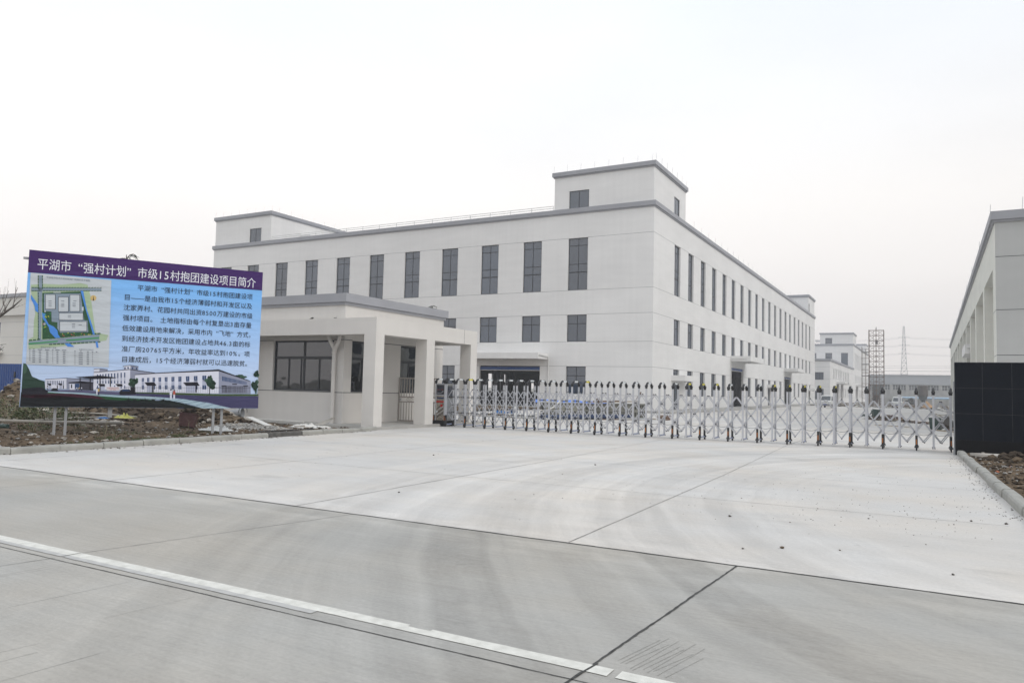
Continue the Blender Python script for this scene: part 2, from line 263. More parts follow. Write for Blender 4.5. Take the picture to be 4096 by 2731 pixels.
# ------------------------------------------------------------------ mesh helpers
class MB:
    def __init__(s): s.v = []; s.f = []; s.mi = []; s.cur = 0; s.mats = []
    def m(s, key):
        if key not in s.mats: s.mats.append(key)
        s.cur = s.mats.index(key); return s
    def face(s, pts):
        b = len(s.v); s.v += [tuple(p) for p in pts]; s.f.append(tuple(range(b, b + len(pts)))); s.mi.append(s.cur)
    def box(s, x0, x1, y0, y1, z0, z1):
        b = len(s.v)
        s.v += [(x0, y0, z0), (x1, y0, z0), (x1, y1, z0), (x0, y1, z0), (x0, y0, z1), (x1, y0, z1), (x1, y1, z1), (x0, y1, z1)]
        for q in ((0, 3, 2, 1), (4, 5, 6, 7), (0, 1, 5, 4), (1, 2, 6, 5), (2, 3, 7, 6), (3, 0, 4, 7)):
            s.f.append(tuple(b + i for i in q)); s.mi.append(s.cur)
    def bar(s, p, q, w, h=None, upv=(0, 0, 1)):
        p = Vector(p); q = Vector(q); h = h or w; d = (q - p)
        if d.length < 1e-6: return
        d.normalize(); u = Vector(upv)
        if abs(d.dot(u)) > 0.99: u = Vector((1, 0, 0))
        a = d.cross(u).normalized(); c = a.cross(d).normalized(); b = len(s.v)
        for o in (p, q):
            for i, j in ((-1, -1), (1, -1), (1, 1), (-1, 1)): s.v.append(tuple(o + a * (i * w / 2) + c * (j * h / 2)))
        for k in ((3, 2, 1, 0), (4, 5, 6, 7), (0, 1, 5, 4), (1, 2, 6, 5), (2, 3, 7, 6), (3, 0, 4, 7)):
            s.f.append(tuple(b + i for i in k)); s.mi.append(s.cur)
    def tube(s, pts, r, n=8, cap=True):
        pts = [Vector(p) for p in pts]; rr = r if isinstance(r, (list, tuple)) else [r] * len(pts)
        b = len(s.v); pa = None
        for i, p in enumerate(pts):
            d = (pts[min(i + 1, len(pts) - 1)] - pts[max(i - 1, 0)])
            if d.length < 1e-9: d = Vector((0, 0, 1))
            d.normalize()
            if pa is None:
                u = Vector((0, 0, 1)) if abs(d.z) < 0.9 else Vector((1, 0, 0)); pa = d.cross(u).normalized()
            else:
                pa = pa - d * pa.dot(d)
                pa = pa.normalized() if pa.length > 1e-6 else d.orthogonal().normalized()
            c = d.cross(pa)
            for k in range(n):
                t = 2 * math.pi * k / n; s.v.append(tuple(p + pa * (rr[i] * math.cos(t)) + c * (rr[i] * math.sin(t))))
        for i in range(len(pts) - 1):
            for k in range(n):
                s.f.append((b + i * n + k, b + i * n + (k + 1) % n, b + (i + 1) * n + (k + 1) % n, b + (i + 1) * n + k)); s.mi.append(s.cur)
        if cap:
            s.f.append(tuple(b + k for k in reversed(range(n)))); s.mi.append(s.cur)
            e = b + (len(pts) - 1) * n; s.f.append(tuple(e + k for k in range(n))); s.mi.append(s.cur)
    def chunk(s, c, r, rnd, flat=0.7, sq=1.0):
        """one irregular lump: a jittered octahedron-based solid"""
        b = len(s.v); t = rnd.uniform(0, 6.28); ct, st = math.cos(t), math.sin(t)
        base = [(1, 0, 0), (0, 1, 0), (-1, 0, 0), (0, -1, 0), (0, 0, 1), (0, 0, -1), (.6, .6, .5), (-.6, .6, .5), (-.6, -.6, .5), (.6, -.6, .5)]
        for x, y, z in base:
            k = rnd.uniform(0.65, 1.2) * r; x, y = x * sq, y
            s.v.append((c[0] + (x * ct - y * st) * k, c[1] + (x * st + y * ct) * k, c[2] + z * k * flat))
        for q in ((6, 4, 9), (7, 4, 6), (8, 4, 7), (9, 4, 8), (0, 6, 9), (1, 7, 6), (2, 8, 7), (3, 9, 8), (0, 1, 6), (1, 2, 7), (2, 3, 8), (3, 0, 9), (0, 5, 1), (1, 5, 2), (2, 5, 3), (3, 5, 0)):
            s.f.append(tuple(b + i for i in q)); s.mi.append(s.cur)
    def prism(s, prof, axis, a0, a1):
        """closed profile (list of 2-D points) swept along an axis 0/1/2"""
        def P(p, a): return (a, p[0], p[1]) if axis == 0 else ((p[0], a, p[1]) if axis == 1 else (p[0], p[1], a))
        n = len(prof); b = len(s.v)
        s.v += [P(p, a0) for p in prof] + [P(p, a1) for p in prof]
        for k in range(n):
            s.f.append((b + k, b + (k + 1) % n, b + n + (k + 1) % n, b + n + k)); s.mi.append(s.cur)
        s.f.append(tuple(b + k for k in reversed(range(n)))); s.mi.append(s.cur)
        s.f.append(tuple(b + n + k for k in range(n))); s.mi.append(s.cur)
    def mesh(s, name, smooth=False, fix=True):
        me = bpy.data.meshes.new(name); me.from_pydata(s.v, [], s.f)
        for k in s.mats: me.materials.append(M[k])
        if s.mats and len(s.mats) > 1: me.polygons.foreach_set('material_index', s.mi)
        if smooth: me.polygons.foreach_set('use_smooth', [True] * len(s.f))
        me.update()
        if fix:
            bm = bmesh.new(); bm.from_mesh(me); bmesh.ops.recalc_face_normals(bm, faces=bm.faces); bm.to_mesh(me); bm.free()
        return me
    def build(s, name, parent=None, smooth=False, off=None, fix=True):
        """links the collected shapes as ONE mesh; coordinates are world ones unless off says otherwise"""
        o0 = Vector(off) if off is not None else (world_loc(parent) if parent else Vector((0, 0, 0)))
        if o0.length > 0: s.v = [(x - o0.x, y - o0.y, z - o0.z) for x, y, z in s.v]
        o = bpy.data.objects.new(name, s.mesh(name, smooth, fix)); COL.objects.link(o)
        if parent: o.parent = parent
        elif off is not None: o.location = off
        return o

def world_loc(o):
    l = Vector((0, 0, 0))
    while o: l += o.location; o = o.parent
    return l

def tag(o, label=None, cat=None, group=None, kind=None):
    if label: o['label'] = label
    if cat: o['category'] = cat
    if group: o['group'] = group
    if kind: o['kind'] = kind
    return o

def root(name, loc, label, cat, group=None):
    o = bpy.data.objects.new(name, None); COL.objects.link(o); o.location = loc; o.empty_display_size = 0.3
    return tag(o, label, cat, group)

def put(name, mesh, parent, loc, rz=0.0):
    """a part that uses shared mesh data, placed at a world point under its (unrotated) parent"""
    o = bpy.data.objects.new(name, mesh); COL.objects.link(o); o.parent = parent
    o.location = Vector(loc) - world_loc(parent); o.rotation_euler = (0, 0, rz); return o

def facade(mb, key, org, ud, w, z0, z1, holes, depth, lines=(), line_key='groove_light', reveal=None, vlines=()):
    """wall face with real openings; holes = (u0,u1,z0,z1[,no_sill]); reveals run inwards"""
    ux, uy = ud; nx, ny = uy, -ux
    us = sorted({0, w} | {h[0] for h in holes} | {h[1] for h in holes}); zs = sorted({z0, z1} | {h[2] for h in holes} | {h[3] for h in holes})
    def P(u, z, d=0): return (org[0] + ux * u - nx * d, org[1] + uy * u - ny * d, z)
    mb.m(key)
    for i in range(len(us) - 1):
        k = 0
        while k < len(zs) - 1:
            def hole(k_):
                uc, zc = (us[i] + us[i + 1]) / 2, (zs[k_] + zs[k_ + 1]) / 2
                return any(h[0] < uc < h[1] and h[2] < zc < h[3] for h in holes)
            if hole(k): k += 1; continue
            e = k
            while e + 1 < len(zs) - 1 and not hole(e + 1): e += 1
            mb.face([P(us[i], zs[k]), P(us[i + 1], zs[k]), P(us[i + 1], zs[e + 1]), P(us[i], zs[e + 1])]); k = e + 1
    mb.m(reveal or key)
    for h in holes:
        a, b, c, d = h[:4]
        mb.face([P(a, c), P(a, d), P(a, d, depth), P(a, c, depth)]); mb.face([P(b, c), P(b, c, depth), P(b, d, depth), P(b, d)])
        mb.face([P(a, d), P(b, d), P(b, d, depth), P(a, d, depth)]); mb.face([P(a, c), P(a, c, depth), P(b, c, depth), P(b, c)])
    mb.m(line_key)
    for z in lines:
        segs = [(0, w)]
        for h in holes:
            if h[2] - 0.015 <= z <= h[3] + 0.015:
                segs = [s_ for (p, q) in segs for s_ in ((p, min(q, h[0])), (max(p, h[1]), q)) if s_[1] - s_[0] > 0.01]
        for p, q in segs:
            mb.face([P(p, z - .012, -.004), P(q, z - .012, -.004), P(q, z + .012, -.004), P(p, z + .012, -.004)])
    for u, za, zb in vlines:
        mb.face([P(u - .012, za, -.005), P(u + .012, za, -.005), P(u + .012, zb, -.005), P(u - .012, zb, -.005)])

_WIN = {}
def win_meshes(w, h, vb, hb, fw=0.055):
    key = (round(w, 2), round(h, 2), vb, hb, fw)
    if key not in _WIN:
        f = MB().m('frame')
        f.box(0, fw, -.03, .03, 0, h); f.box(w - fw, w, -.03, .03, 0, h); f.box(fw, w - fw, -.03, .03, 0, fw); f.box(fw, w - fw, -.03, .03, h - fw, h)
        for z, t in hb: f.box(fw, w - fw, -.027, .027, z - t / 2, z + t / 2)
        for x, za, zb, t in vb: f.box(x - t / 2, x + t / 2, -.024, .024, za, zb)
        g = MB().m('glass'); g.box(fw, w - fw, -.006, .006, fw, h - fw)
        _WIN[key] = (f.mesh('window'), g.mesh('pane'))
    return _WIN[key]

def window(parent, org, ud, u0, u1, z0, z1, depth, vb=(), hb=(), fw=0.055):
    """window (frame) > pane, set back in its opening"""
    fm, gm = win_meshes(u1 - u0, z1 - z0, tuple(vb), tuple(hb), fw)
    nx, ny = ud[1], -ud[0]; p = (org[0] + ud[0] * u0 - nx * depth, org[1] + ud[1] * u0 - ny * depth, z0)
    o = put('window', fm, parent, p, math.atan2(ud[1], ud[0]))
    q = bpy.data.objects.new('pane', gm); COL.objects.link(q); q.parent = o
    return o

def cornice(mb, x0, x1, y0, y1, zt, hb=0.36, hs=0.10, ov=0.16, ov2=0.08, inner=0.35):
    """two-step parapet cap running round a rectangle"""
    mb.m('trim')
    for o, za, zb in ((ov, zt - hb, zt), (ov2, zt - hb - hs, zt - hb)):
        t = inner + o
        mb.box(x0 - o, x1 + o, y0 - o, y0 - o + t, za, zb); mb.box(x0 - o, x1 + o, y1 + o - t, y1 + o, za, zb)
        mb.box(x0 - o, x0 - o + t, y0 - o + t, y1 + o - t, za, zb); mb.box(x1 + o - t, x1 + o, y0 - o + t, y1 + o - t, za, zb)
# ================================================================== THE SETTING
def structure(mb, name, **k):
    o = mb.build(name, **k); o['kind'] = 'structure'; return o

g = MB().m('ground'); g.face([(-3000, -1500, -.06), (3000, -1500, -.06), (3000, 4500, -.06), (-3000, 4500, -.06)]); structure(g, 'ground')

def wavy(mb, p, q, w, rnd, step=0.18, amp=0.5, z=.0035):
    """tar-filled crack: a strip with ragged edges"""
    p = Vector((p[0], p[1])); q = Vector((q[0], q[1])); d = q - p; L = d.length; d /= L; n = Vector((-d.y, d.x)); k = max(2, int(L / step))
    pts = []
    for i in range(k + 1):
        t = p + d * (L * i / k); o = (noise.noise((t.x * 1.7, t.y * 1.7, 3.1))) * w * amp
        pts.append((t + n * (o + w * rnd.uniform(.3, .7)), t + n * (o - w * rnd.uniform(.3, .7))))
    for i in range(k):
        a, b = pts[i]; c, e = pts[i + 1]; mb.face([(b.x, b.y, z), (e.x, e.y, z), (c.x, c.y, z), (a.x, a.y, z)])

rnd = random.Random(11)
g = MB().m('road'); g.face([(-300, -40, 0), (300, -40, 0), (300, 7.2, 0), (-300, 7.2, 0)])
g.m('joint')
for x0 in range(-60, 40, 4): wavy(g, (x0, 3.87), (x0 + 4, 3.87), .010, rnd, .08)
for i, x in enumerate((-31.6, -26.6, -21.6, -16.6, -11.6, -1.66, 3.4, 8.4)):
    wavy(g, (x + .1, 7.18), (x - .11, 3.2), .018 if i == 5 else .008, rnd, .06); wavy(g, (x - .11, 3.2), (x - .2, -6), .018 if i == 5 else .008, rnd, .06)
g.m('joint_thin'); wavy(g, (-6.2, 7.18), (-6.76, 4.14), .008, rnd, .1); wavy(g, (-6.76, 3.9), (-7.4, 0), .008, rnd, .1)
g.m('scratch')
for k in range(10):                                       # finishing comb scratches
    x = -1.52 + k * .036; wavy(g, (x, 4.82 - k * .012 + rnd.uniform(-.10, .10)), (x - .1 - rnd.uniform(0, .02), 4.17 + rnd.uniform(0, .12)), .0035, rnd, .03, 1.2, .002)
for k in range(26):
    x = rnd.uniform(-7, 1); y = rnd.uniform(2.4, 3.8); wavy(g, (x, y), (x - rnd.uniform(.05, .12), y - rnd.uniform(.5, 1.3)), .003, rnd, .18, .5, .002)
structure(g, 'road')

g = MB(); g.m('paint')
for a, b in ((-60, -6.77), (-6.75, -1.585), (-1.535, 40)):
    k = max(1, int((b - a) / .09)) if b - a < 12 else max(1, int((b - a) / .25))
    for i in range(k):
        xa, xb = a + (b - a) * i / k, a + (b - a) * (i + 1) / k
        ja = [noise.noise((x * 5, 0, 0)) * .007 + noise.noise((x * 23, 4, 0)) * .004 for x in (xa, xb)]; jb = [noise.noise((x * 6, 9, 0)) * .005 for x in (xa, xb)]
        bite = .03 if -3.05 < xa < -2.93 else 0
        g.m('paint'); g.face([(xa, 4.02 + jb[0], .0045), (xb, 4.02 + jb[1], .0045), (xb, 4.135 + ja[1] - bite, .0045), (xa, 4.135 + ja[0] - bite, .0045)])
        if xb < -3.6 + .8 * noise.noise((xa, 7, 7)): g.m('paint_faded'); g.face([(xa, 3.955 + jb[0], .0045), (xb, 3.955 + jb[1], .0045), (xb, 4.02 + jb[1], .0045), (xa, 4.02 + jb[0], .0045)])
g.m('joint'); wavy(g, (-1.70, 4.17), (-1.735, 3.93), .016, rnd, .05, .5, .006)
structure(g, 'road_marking')

g = MB().m('apron')
g.face([(-16.9, 7.2, 0), (1.6, 7.2, 0), (1.0, 25.2, 0), (-17.2, 25.2, 0)]); g.face([(-70, 25.2, 0), (26, 25.2, 0), (26, 125, 0), (-70, 128, 0)])
g.m('joint')
for x0 in range(-17, 2): wavy(g, (x0, 7.2), (x0 + 1, 7.2), .03, rnd)
g.m('joint_thin')
for x in (-15.2, -11.2, -7.2, -3.3):
    wavy(g, (x, 7.24), (x - .2, 15), .013, rnd, .3); wavy(g, (x - .2, 15), (x - .6, 25), .013, rnd, .3); wavy(g, (x - .6, 25), (x - 1, 120), .02, rnd, 2)
for y in (11.35, 15.4, 19.5, 24.4, 29, 34, 39, 44, 50, 58, 68, 80, 95, 110):
    wavy(g, (-16.4 if y < 20 else -16, y - .2), (0.9, y + .15), .011 if y < 30 else .03, rnd, .4)
structure(g, 'forecourt')

def gh(x, y):     # soil height field left of the kerb
    z = .10 + .05 * noise.noise((x * .5, y * .5, 0)) + .035 * noise.noise((x * 2.3, y * 2.3, 5)) + .018 * noise.noise((x * 7, y * 7, 9))
    e = (-16.55 - .041 * (y - 8.2)) - x
    z = min(z, .09 + e * .15) if e < .5 else z
    if y > 19.6 and x > -25.4: z -= .5 * min(1, (y - 19.6) / .8) * min(1, (x + 25.4) / 1.2)
    return z
def grid(key, x0, x1, nx, y0, y1, ny, fn, skip=None):
    mb = MB().m(key)
    for j in range(ny + 1):
        for i in range(nx + 1):
            x = x0 + (x1 - x0) * i / nx; y = y0 + (y1 - y0) * j / ny; mb.v.append((x, y, fn(x, y)))
    for j in range(ny):
        for i in range(nx):
            b = j * (nx + 1) + i; mb.f.append((b, b + 1, b + nx + 2, b + nx + 1)); mb.mi.append(0)
    return mb
def xl(y): return -16.42 - .041 * (y - 8.2)              # outer face of the left kerb
mb = MB().m('soil'); NX, NY = 150, 90
for j in range(NY + 1):
    y = 7.5 + 12.9 * j / NY
    for i in range(NX + 1):
        x = xl(y) - .06 - 40 * (i / NX) ** 1.6; mb.v.append((x, y, gh(x, y)))
for j in range(NY):
    for i in range(NX):
        b = j * (NX + 1) + i; mb.f.append((b, b + NX + 1, b + NX + 2, b + 1)); mb.mi.append(0)
b0 = grid('soil', -57, -26, 90, 20.2, 54, 60, gh)
off = len(mb.v); mb.v += b0.v; mb.f += [tuple(i + off for i in f) for f in b0.f]; mb.mi += b0.mi
structure(mb, 'soil', smooth=True)
def xr(y): return .72 + .0328 * (25.1 - y)
def ghr(x, y):
    e = x - xr(y) - .18
    return min(.07 + .08 * noise.noise((x * .8, y * .8, 2)) + .05 * noise.noise((x * 2.7, y * 2.7, 5)) + .02 * noise.noise((x * 8, y * 8, 9)) + .03 * e, .11 + e * .2)
mb = MB().m('soil'); NX, NY = 90, 110
for j in range(NY + 1):
    y = 7.4 + 17.8 * j / NY
    for i in range(NX + 1):
        x = xr(y) + .16 + 12 * (i / NX) ** 1.4; mb.v.append((x, y, ghr(x, y)))
for j in range(NY):
    for i in range(NX):
        b = j * (NX + 1) + i; mb.f.append((b, b + 1, b + NX + 2, b + NX + 1)); mb.mi.append(0)
structure(mb, 'soil_verge', smooth=True)

def kerb_run(pts, side, w=.15, h=.135, blk=.98):
    """kerb blocks along a polyline; side = +1 when the soil lies to the left of the walking direction"""
    mb = MB(); kr = random.Random(5)
    for (x0, y0), (x1, y1) in zip(pts, pts[1:]):
        p = Vector((x0, y0, 0)); q = Vector((x1, y1, 0)); L = (q - p).length; d = (q - p) / L; n = Vector((-d.y, d.x, 0)) * side; k = max(1, round(L / blk))
        for i in range(k):
            a = p + d * (L * i / k + .008); b = p + d * (L * (i + 1) / k - .008); dz = kr.uniform(-.012, .012); dn = kr.uniform(-.014, .014); tl = kr.uniform(-.008, .008)
            mb.m('kerb'); prof = ((0, -.05), (0, h - .045), (.018, h - .012), (.045, h), (w, h), (w, -.05)); bb = len(mb.v)
            for o, t in ((a, tl), (b, -tl)):
                for u, z in prof: v = o + n * (u + dn); mb.v.append((v.x, v.y, z + dz + t))
            m_ = len(prof)
            for s_ in range(m_): mb.f.append((bb + s_, bb + (s_ + 1) % m_, bb + m_ + (s_ + 1) % m_, bb + m_ + s_)); mb.mi.append(mb.cur)
            mb.f.append(tuple(bb + s_ for s_ in range(m_))); mb.mi.append(mb.cur); mb.f.append(tuple(bb + m_ + s_ for s_ in range(m_))); mb.mi.append(mb.cur)
            mb.m('kerb_joint'); c = b + d * .008; c0 = c + n * (.03); c1 = c + n * (w - .02)
            mb.bar((c0.x, c0.y, h / 2 - .02), (c1.x, c1.y, h / 2 - .02), .02, h - .04)
    return mb
structure(kerb_run([(-60, 7.6), (-20, 7.6), (-18.2, 7.62), (-17.1, 7.72), (-16.5, 7.95), (-16.33, 8.4), (-16.62, 15.5)], 1), 'kerb')
structure(kerb_run([(-16.68, 16.9), (-16.84, 20.62)], 1), 'kerb_by_gatehouse')
mb = kerb_run([(-16.62, 15.5), (-16.68, 16.9)], 1); mb.mats = ['wet_cement', 'wet_cement']; structure(mb, 'kerb_smeared_with_cement')
structure(kerb_run([(.71, 25.35), (.80, 22.55), (.92, 19.25), (1.02, 15.9), (1.13, 12.6), (1.3, 7.6), (1.7, 7.35), (14, 7.3)], -1 * -1), 'kerb_right')

# ================================================================== MAIN FACTORY BUILDING
FX0, FX1, FY0, FY1 = -68.7, -18.37, 55.0, 149.6
fb = root('factory_building', (FX1, FY0, 0), 'long white three-storey factory building with roof towers, behind the gatehouse and folding gate', 'building')
LINES = (13.95, 9.65, 7.67, 5.45, 3.48, 1.24)
cols = [-24.77 - 4.185 * k for k in range(11)]
yc = [61.28, 65.42, 69.59, 73.78, 78.06, 82.23, 86.54, 90.77, 94.94, 99.17, 103.5, 107.83, 112.13, 116.5, 120.73, 125.16, 129.5, 133.88, 138.17, 142.65]
fh, sh = [], []      # openings as (u0,u1,z0,z1,kind)
for i, x in enumerate(cols):
    u = x - FX0; fh.append((u - .875, u + .875, 9.67, 13.95, 3)); fh.append((u - .875, u + .875, 5.46, 7.67, 2))
    if i not in (1, 2): fh.append((u - .875, u + .875, 1.25, 3.48, 1))
fh.append((-33.88 - FX0, -28.02 - FX0, .15, 3.48, 0))
side_doors = [(60.39, 62.12, .15, 2.36), (81.45, 87.48, .15, 4.38), (102.54, 104.3, .15, 2.36), (115.45, 121.56, .15, 4.25), (141.2, 142.9, .15, 2.3)]
for y in yc:
    u = y - FY0; sh.append((u - .86, u + .86, 9.67, 13.95, 3)); sh.append((u - .86, u + .86, 5.46, 7.67, 2))
    if not any(d[0] - 1.3 < y < d[1] + 1.3 and d[3] > 3 for d in side_doors):
        lo = 1.25
        for d in side_doors:
            if d[3] < 3 and d[0] - 1.0 < y < d[1] + 1.0: lo = 2.78
        sh.append((u - .86, u + .86, lo, 3.48, 1))
for d in side_doors: sh.append((d[0] - FY0, d[1] - FY0, d[2], d[3], 0))
wb = MB()
facade(wb, 'stucco', (FX0, FY0), (1, 0), FX1 - FX0, -.2, 16.0, fh, .22, LINES)
facade(wb, 'stucco', (FX1, FY0), (0, 1), FY1 - FY0, -.2, 16.0, sh, .24, LINES, vlines=((96.66 - FY0, -.2, 16),))
wh = [(FY1 - b_, FY1 - a_, z0, z1) for a_, b_, z0, z1 in ((114.3, 115.75, .96, 4.1), (117.3, 118.6, 0.2, 4.1), (120.0, 120.6, .2, 4.1), (130.9, 132.3, .9, 2.7))]
facade(wb, 'stucco', (FX0, FY1), (0, -1), FY1 - FY0, -.2, 16.0, wh, .22, LINES)
facade(wb, 'stucco', (FX1, FY1), (-1, 0), FX1 - FX0, -.2, 16.0, [], .22, LINES)
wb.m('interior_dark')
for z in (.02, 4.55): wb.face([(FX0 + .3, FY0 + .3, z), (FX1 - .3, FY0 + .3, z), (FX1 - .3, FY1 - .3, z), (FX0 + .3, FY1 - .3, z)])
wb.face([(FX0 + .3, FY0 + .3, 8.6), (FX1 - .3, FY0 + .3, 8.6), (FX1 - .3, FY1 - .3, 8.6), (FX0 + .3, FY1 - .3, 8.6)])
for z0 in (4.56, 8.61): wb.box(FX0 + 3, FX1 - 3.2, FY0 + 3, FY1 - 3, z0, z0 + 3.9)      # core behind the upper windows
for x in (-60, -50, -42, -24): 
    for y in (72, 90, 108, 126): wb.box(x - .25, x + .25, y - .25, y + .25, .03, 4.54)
wb.m('trim'); wb.face([(FX0 + .2, FY0 + .2, 15.4), (FX1 - .2, FY0 + .2, 15.4), (FX1 - .2, FY1 - .2, 15.4), (FX0 + .2, FY1 - .2, 15.4)])
wb.build('wall', fb)
cb = MB(); cornice(cb, FX0, FX1, FY0, FY1, 16.4, .36, .10); cb.build('cornice', fb)
H3 = ((.62, .05), (2.14, .05), (2.81, .09))[:]
hb3 = ((3.66, .05), (2.14, .05), (1.48, .09)); vb3 = ((.875, .055, 4.22, .05),)
hb2 = ((1.47, .06),); vb2 = ((.875, .055, 2.15, .05),)
for h in fh:
    if h[4]:
        z0 = h[2]; w_ = h[1] - h[0]; vb = ((w_ / 2, .055, h[3] - h[2] - .055, .05),)
        window(fb, (FX0, FY0), (1, 0), h[0], h[1], h[2], h[3], .16, vb, hb3 if h[4] == 3 else hb2)
for h in sh:
    if h[4]:
        w_ = h[1] - h[0]; hh = h[3] - h[2]; vb = ((w_ / 2, .055, hh - .055, .05),)
        window(fb, (FX1, FY0), (0, 1), h[0], h[1], h[2], h[3], .18, vb, hb3 if h[4] == 3 else (hb2 if hh > 1.5 else ()))
# roof towers: three parts of the building, each with its own cap and windows
def tower(x0, x1, y0, y1, fh_, sh_, name='roof_tower'):
    t = MB()
    facade(t, 'stucco', (x0, y0), (1, 0), x1 - x0, 15.0, 19.15, fh_, .15); facade(t, 'stucco', (x1, y0), (0, 1), y1 - y0, 15.0, 19.15, sh_, .15)
    facade(t, 'stucco', (x0, y1), (0, -1), y1 - y0, 15.0, 19.15, [], .15); facade(t, 'stucco', (x1, y1), (-1, 0), x1 - x0, 15.0, 19.15, [], .15)
    cornice(t, x0, x1, y0, y1, 19.56, .34, .10, .18, .09)
    t.m('trim'); t.face([(x0, y0, 19.3), (x1, y0, 19.3), (x1, y1, 19.3), (x0, y1, 19.3)])
    o = t.build(name, fb)
    for h in fh_: window(fb, (x0, y0), (1, 0), *h[:4], .1, ((.87, .055, 1.4, .05),), ())
    for h in sh_: window(fb, (x1, y0), (0, 1), *h[:4], .1, ((.8, .055, 1.4, .05),), ())
tower(-27.02, -18.42, 55.06, 63.7, [(1.34, 3.12, 16.43, 17.9)], [(5.25, 6.85, 16.45, 18.0)])
tower(-68.64, -60.1, 55.06, 66.5, [(5.37, 7.13, 16.4, 17.9)], [])
tower(-27.0, -18.42, 141.2, 149.5, [], [(.6, 1.7, 16.45, 18.05)])
p = MB().m('stucco'); p.box(-60.1, -58.6, 59.2, 63.4, 17.35, 17.75); p.m('frame'); p.box(-60.12, -60.05, 60.2, 61.4, 15.6, 17.3); p.build('tower_canopy', fb)
p = MB().m('stucco'); p.box(-27.0, -28.4, 143.5, 146.5, 17.3, 17.6); p.build('tower_canopy', fb)
# parapet railing
p = MB().m('white_metal')
for z in (16.62, 16.8): p.tube([(-59.9, 55.05, z), (-27.1, 55.05, z)], .028, 6)
x = -59.9
while x < -27: p.tube([(x, 55.05, 16.3), (x, 55.05, 16.8)], .028, 6); x += 2.05
p.build('railing', fb)
rod = MB().m('steel'); rod.tube([(0, 0, 0), (.03, 0, .6)], .008, 4); rodm = rod.mesh('lightning_rod')
spots = [(-27.1 + 1.22 * k, 55.0, 19.55) for k in range(8)] + [(-18.3, 55.1 + 1.4 * k, 19.55) for k in range(7)] + [(-68.7 + 1.25 * k, 55, 19.55) for k in range(8)] + [(-60.0, 56 + 1.7 * k, 19.55) for k in range(6)]
spots += [(-18.3, 66 + 2.6 * k, 16.4) for k in range(28)] + [(-26 + 1.5 * k, 141.2, 19.55) for k in range(6)]
for s_ in spots: put('lightning_rod', rodm, fb, s_)
# entrances
def canopy_x(y0, y1, z0, z1, out, pipe=True, lamp=True):
    """canopy on the long side wall (faces +x)"""
    c = MB().m('stucco'); c.box(FX1 + .001, FX1 + out, y0, y1, z0, z1); o = c.build('canopy', fb)
    if pipe:
        q = MB().m('white_metal'); q.tube([(FX1 + out * .85, y0 - .04, z0 + .3), (FX1 + .12, y0 - .04, z0 + .24), (FX1 + .06, y0 - .1, z0 + .1), (FX1 + .06, y0 - .1, .15)], .045, 6); q.build('drain_pipe', o)
    if lamp:
        q = MB().m('lamp_white'); q.tube([(FX1 + out * .6, (y0 + y1) / 2, z0 - .001), (FX1 + out * .6, (y0 + y1) / 2, z0 - .09)], [.2, .14], 10); q.build('ceiling_lamp', o)
canopy_x(59.94, 63.9, 2.52, 2.98, 1.15, False); canopy_x(80.9, 88.3, 5.05, 5.6, 2.1); canopy_x(102.1, 104.9, 2.5, 2.9, 1.1, False); canopy_x(115.0, 122.2, 5.0, 5.5, 2.0); canopy_x(140.8, 143.5, 2.45, 2.85, 1.1, False)
c = MB().m('stucco'); c.box(-34.6, -27.3, 53.2, FY0 - .001, 4.02, 4.5); o = c.build('canopy', fb)
q = MB().m('white_metal'); q.tube([(-27.24, 53.3, 4.33), (-27.24, 54.8, 4.25), (-27.2, 54.94, 4.1), (-27.2, 54.94, .15)], .045, 6); q.build('drain_pipe', o)
q = MB().m('lamp_white'); q.tube([(-30.8, 54, 4.019), (-30.8, 54, 3.93)], [.22, .15], 10); q.build('ceiling_lamp', o)
def shutter(u0, u1, z0, z1, front):
    s_ = MB().m('blue_shutter'); k = int((z1 - z0 - .06) / .085)
    for i in range(k):
        a = z0 + .06 + i * .085
        if front: s_.box(u0, u1, FY0 + .14, FY0 + .19, a, a + .07)
        else: s_.box(FX1 - .19, FX1 - .14, u0, u1, a, a + .07)
    o = s_.build('roller_shutter', fb); b = MB().m('white_metal')
    if front: b.box(u0, u1, FY0 + .13, FY0 + .2, z0, z0 + .055)
    else: b.box(FX1 - .2, FX1 - .13, u0, u1, z0, z0 + .055)
    b.build('bottom_bar', o)
shutter(-33.88, -28.02, 3.08, 3.47, True); shutter(81.45, 87.48, 4.05, 4.37, False); shutter(115.45, 121.56, 3.95, 4.24, False)
for d in side_doors:
    if d[3] < 3:
        q = MB().m('frame'); q.box(FX1 - .2, FX1 - .12, d[0], d[0] + .08, .15, d[3]); q.box(FX1 - .2, FX1 - .12, d[1] - .08, d[1], .15, d[3]); q.box(FX1 - .2, FX1 - .12, d[0] + .08, d[1] - .08, d[3] - .08, d[3]); q.box(FX1 - .19, FX1 - .13, (d[0] + d[1]) / 2 - .04, (d[0] + d[1]) / 2 + .04, .15, d[3] - .08)
        o = q.build('door', fb); q = MB().m('glass'); q.box(FX1 - .165, FX1 - .155, d[0] + .08, d[1] - .08, .16, d[3] - .08); q.build('pane', o)
pv = MB().m('pavement'); pv.box(-62, FX1, 53.1, FY0, -.05, .15); pv.box(FX1, -16.3, 53.1, 150.5, -.05, .15)
for y in (62, 71, 80.2): pv.box(-16.3, -15.9, y, y + 8, -.05, .12)
structure(pv, 'pavement')

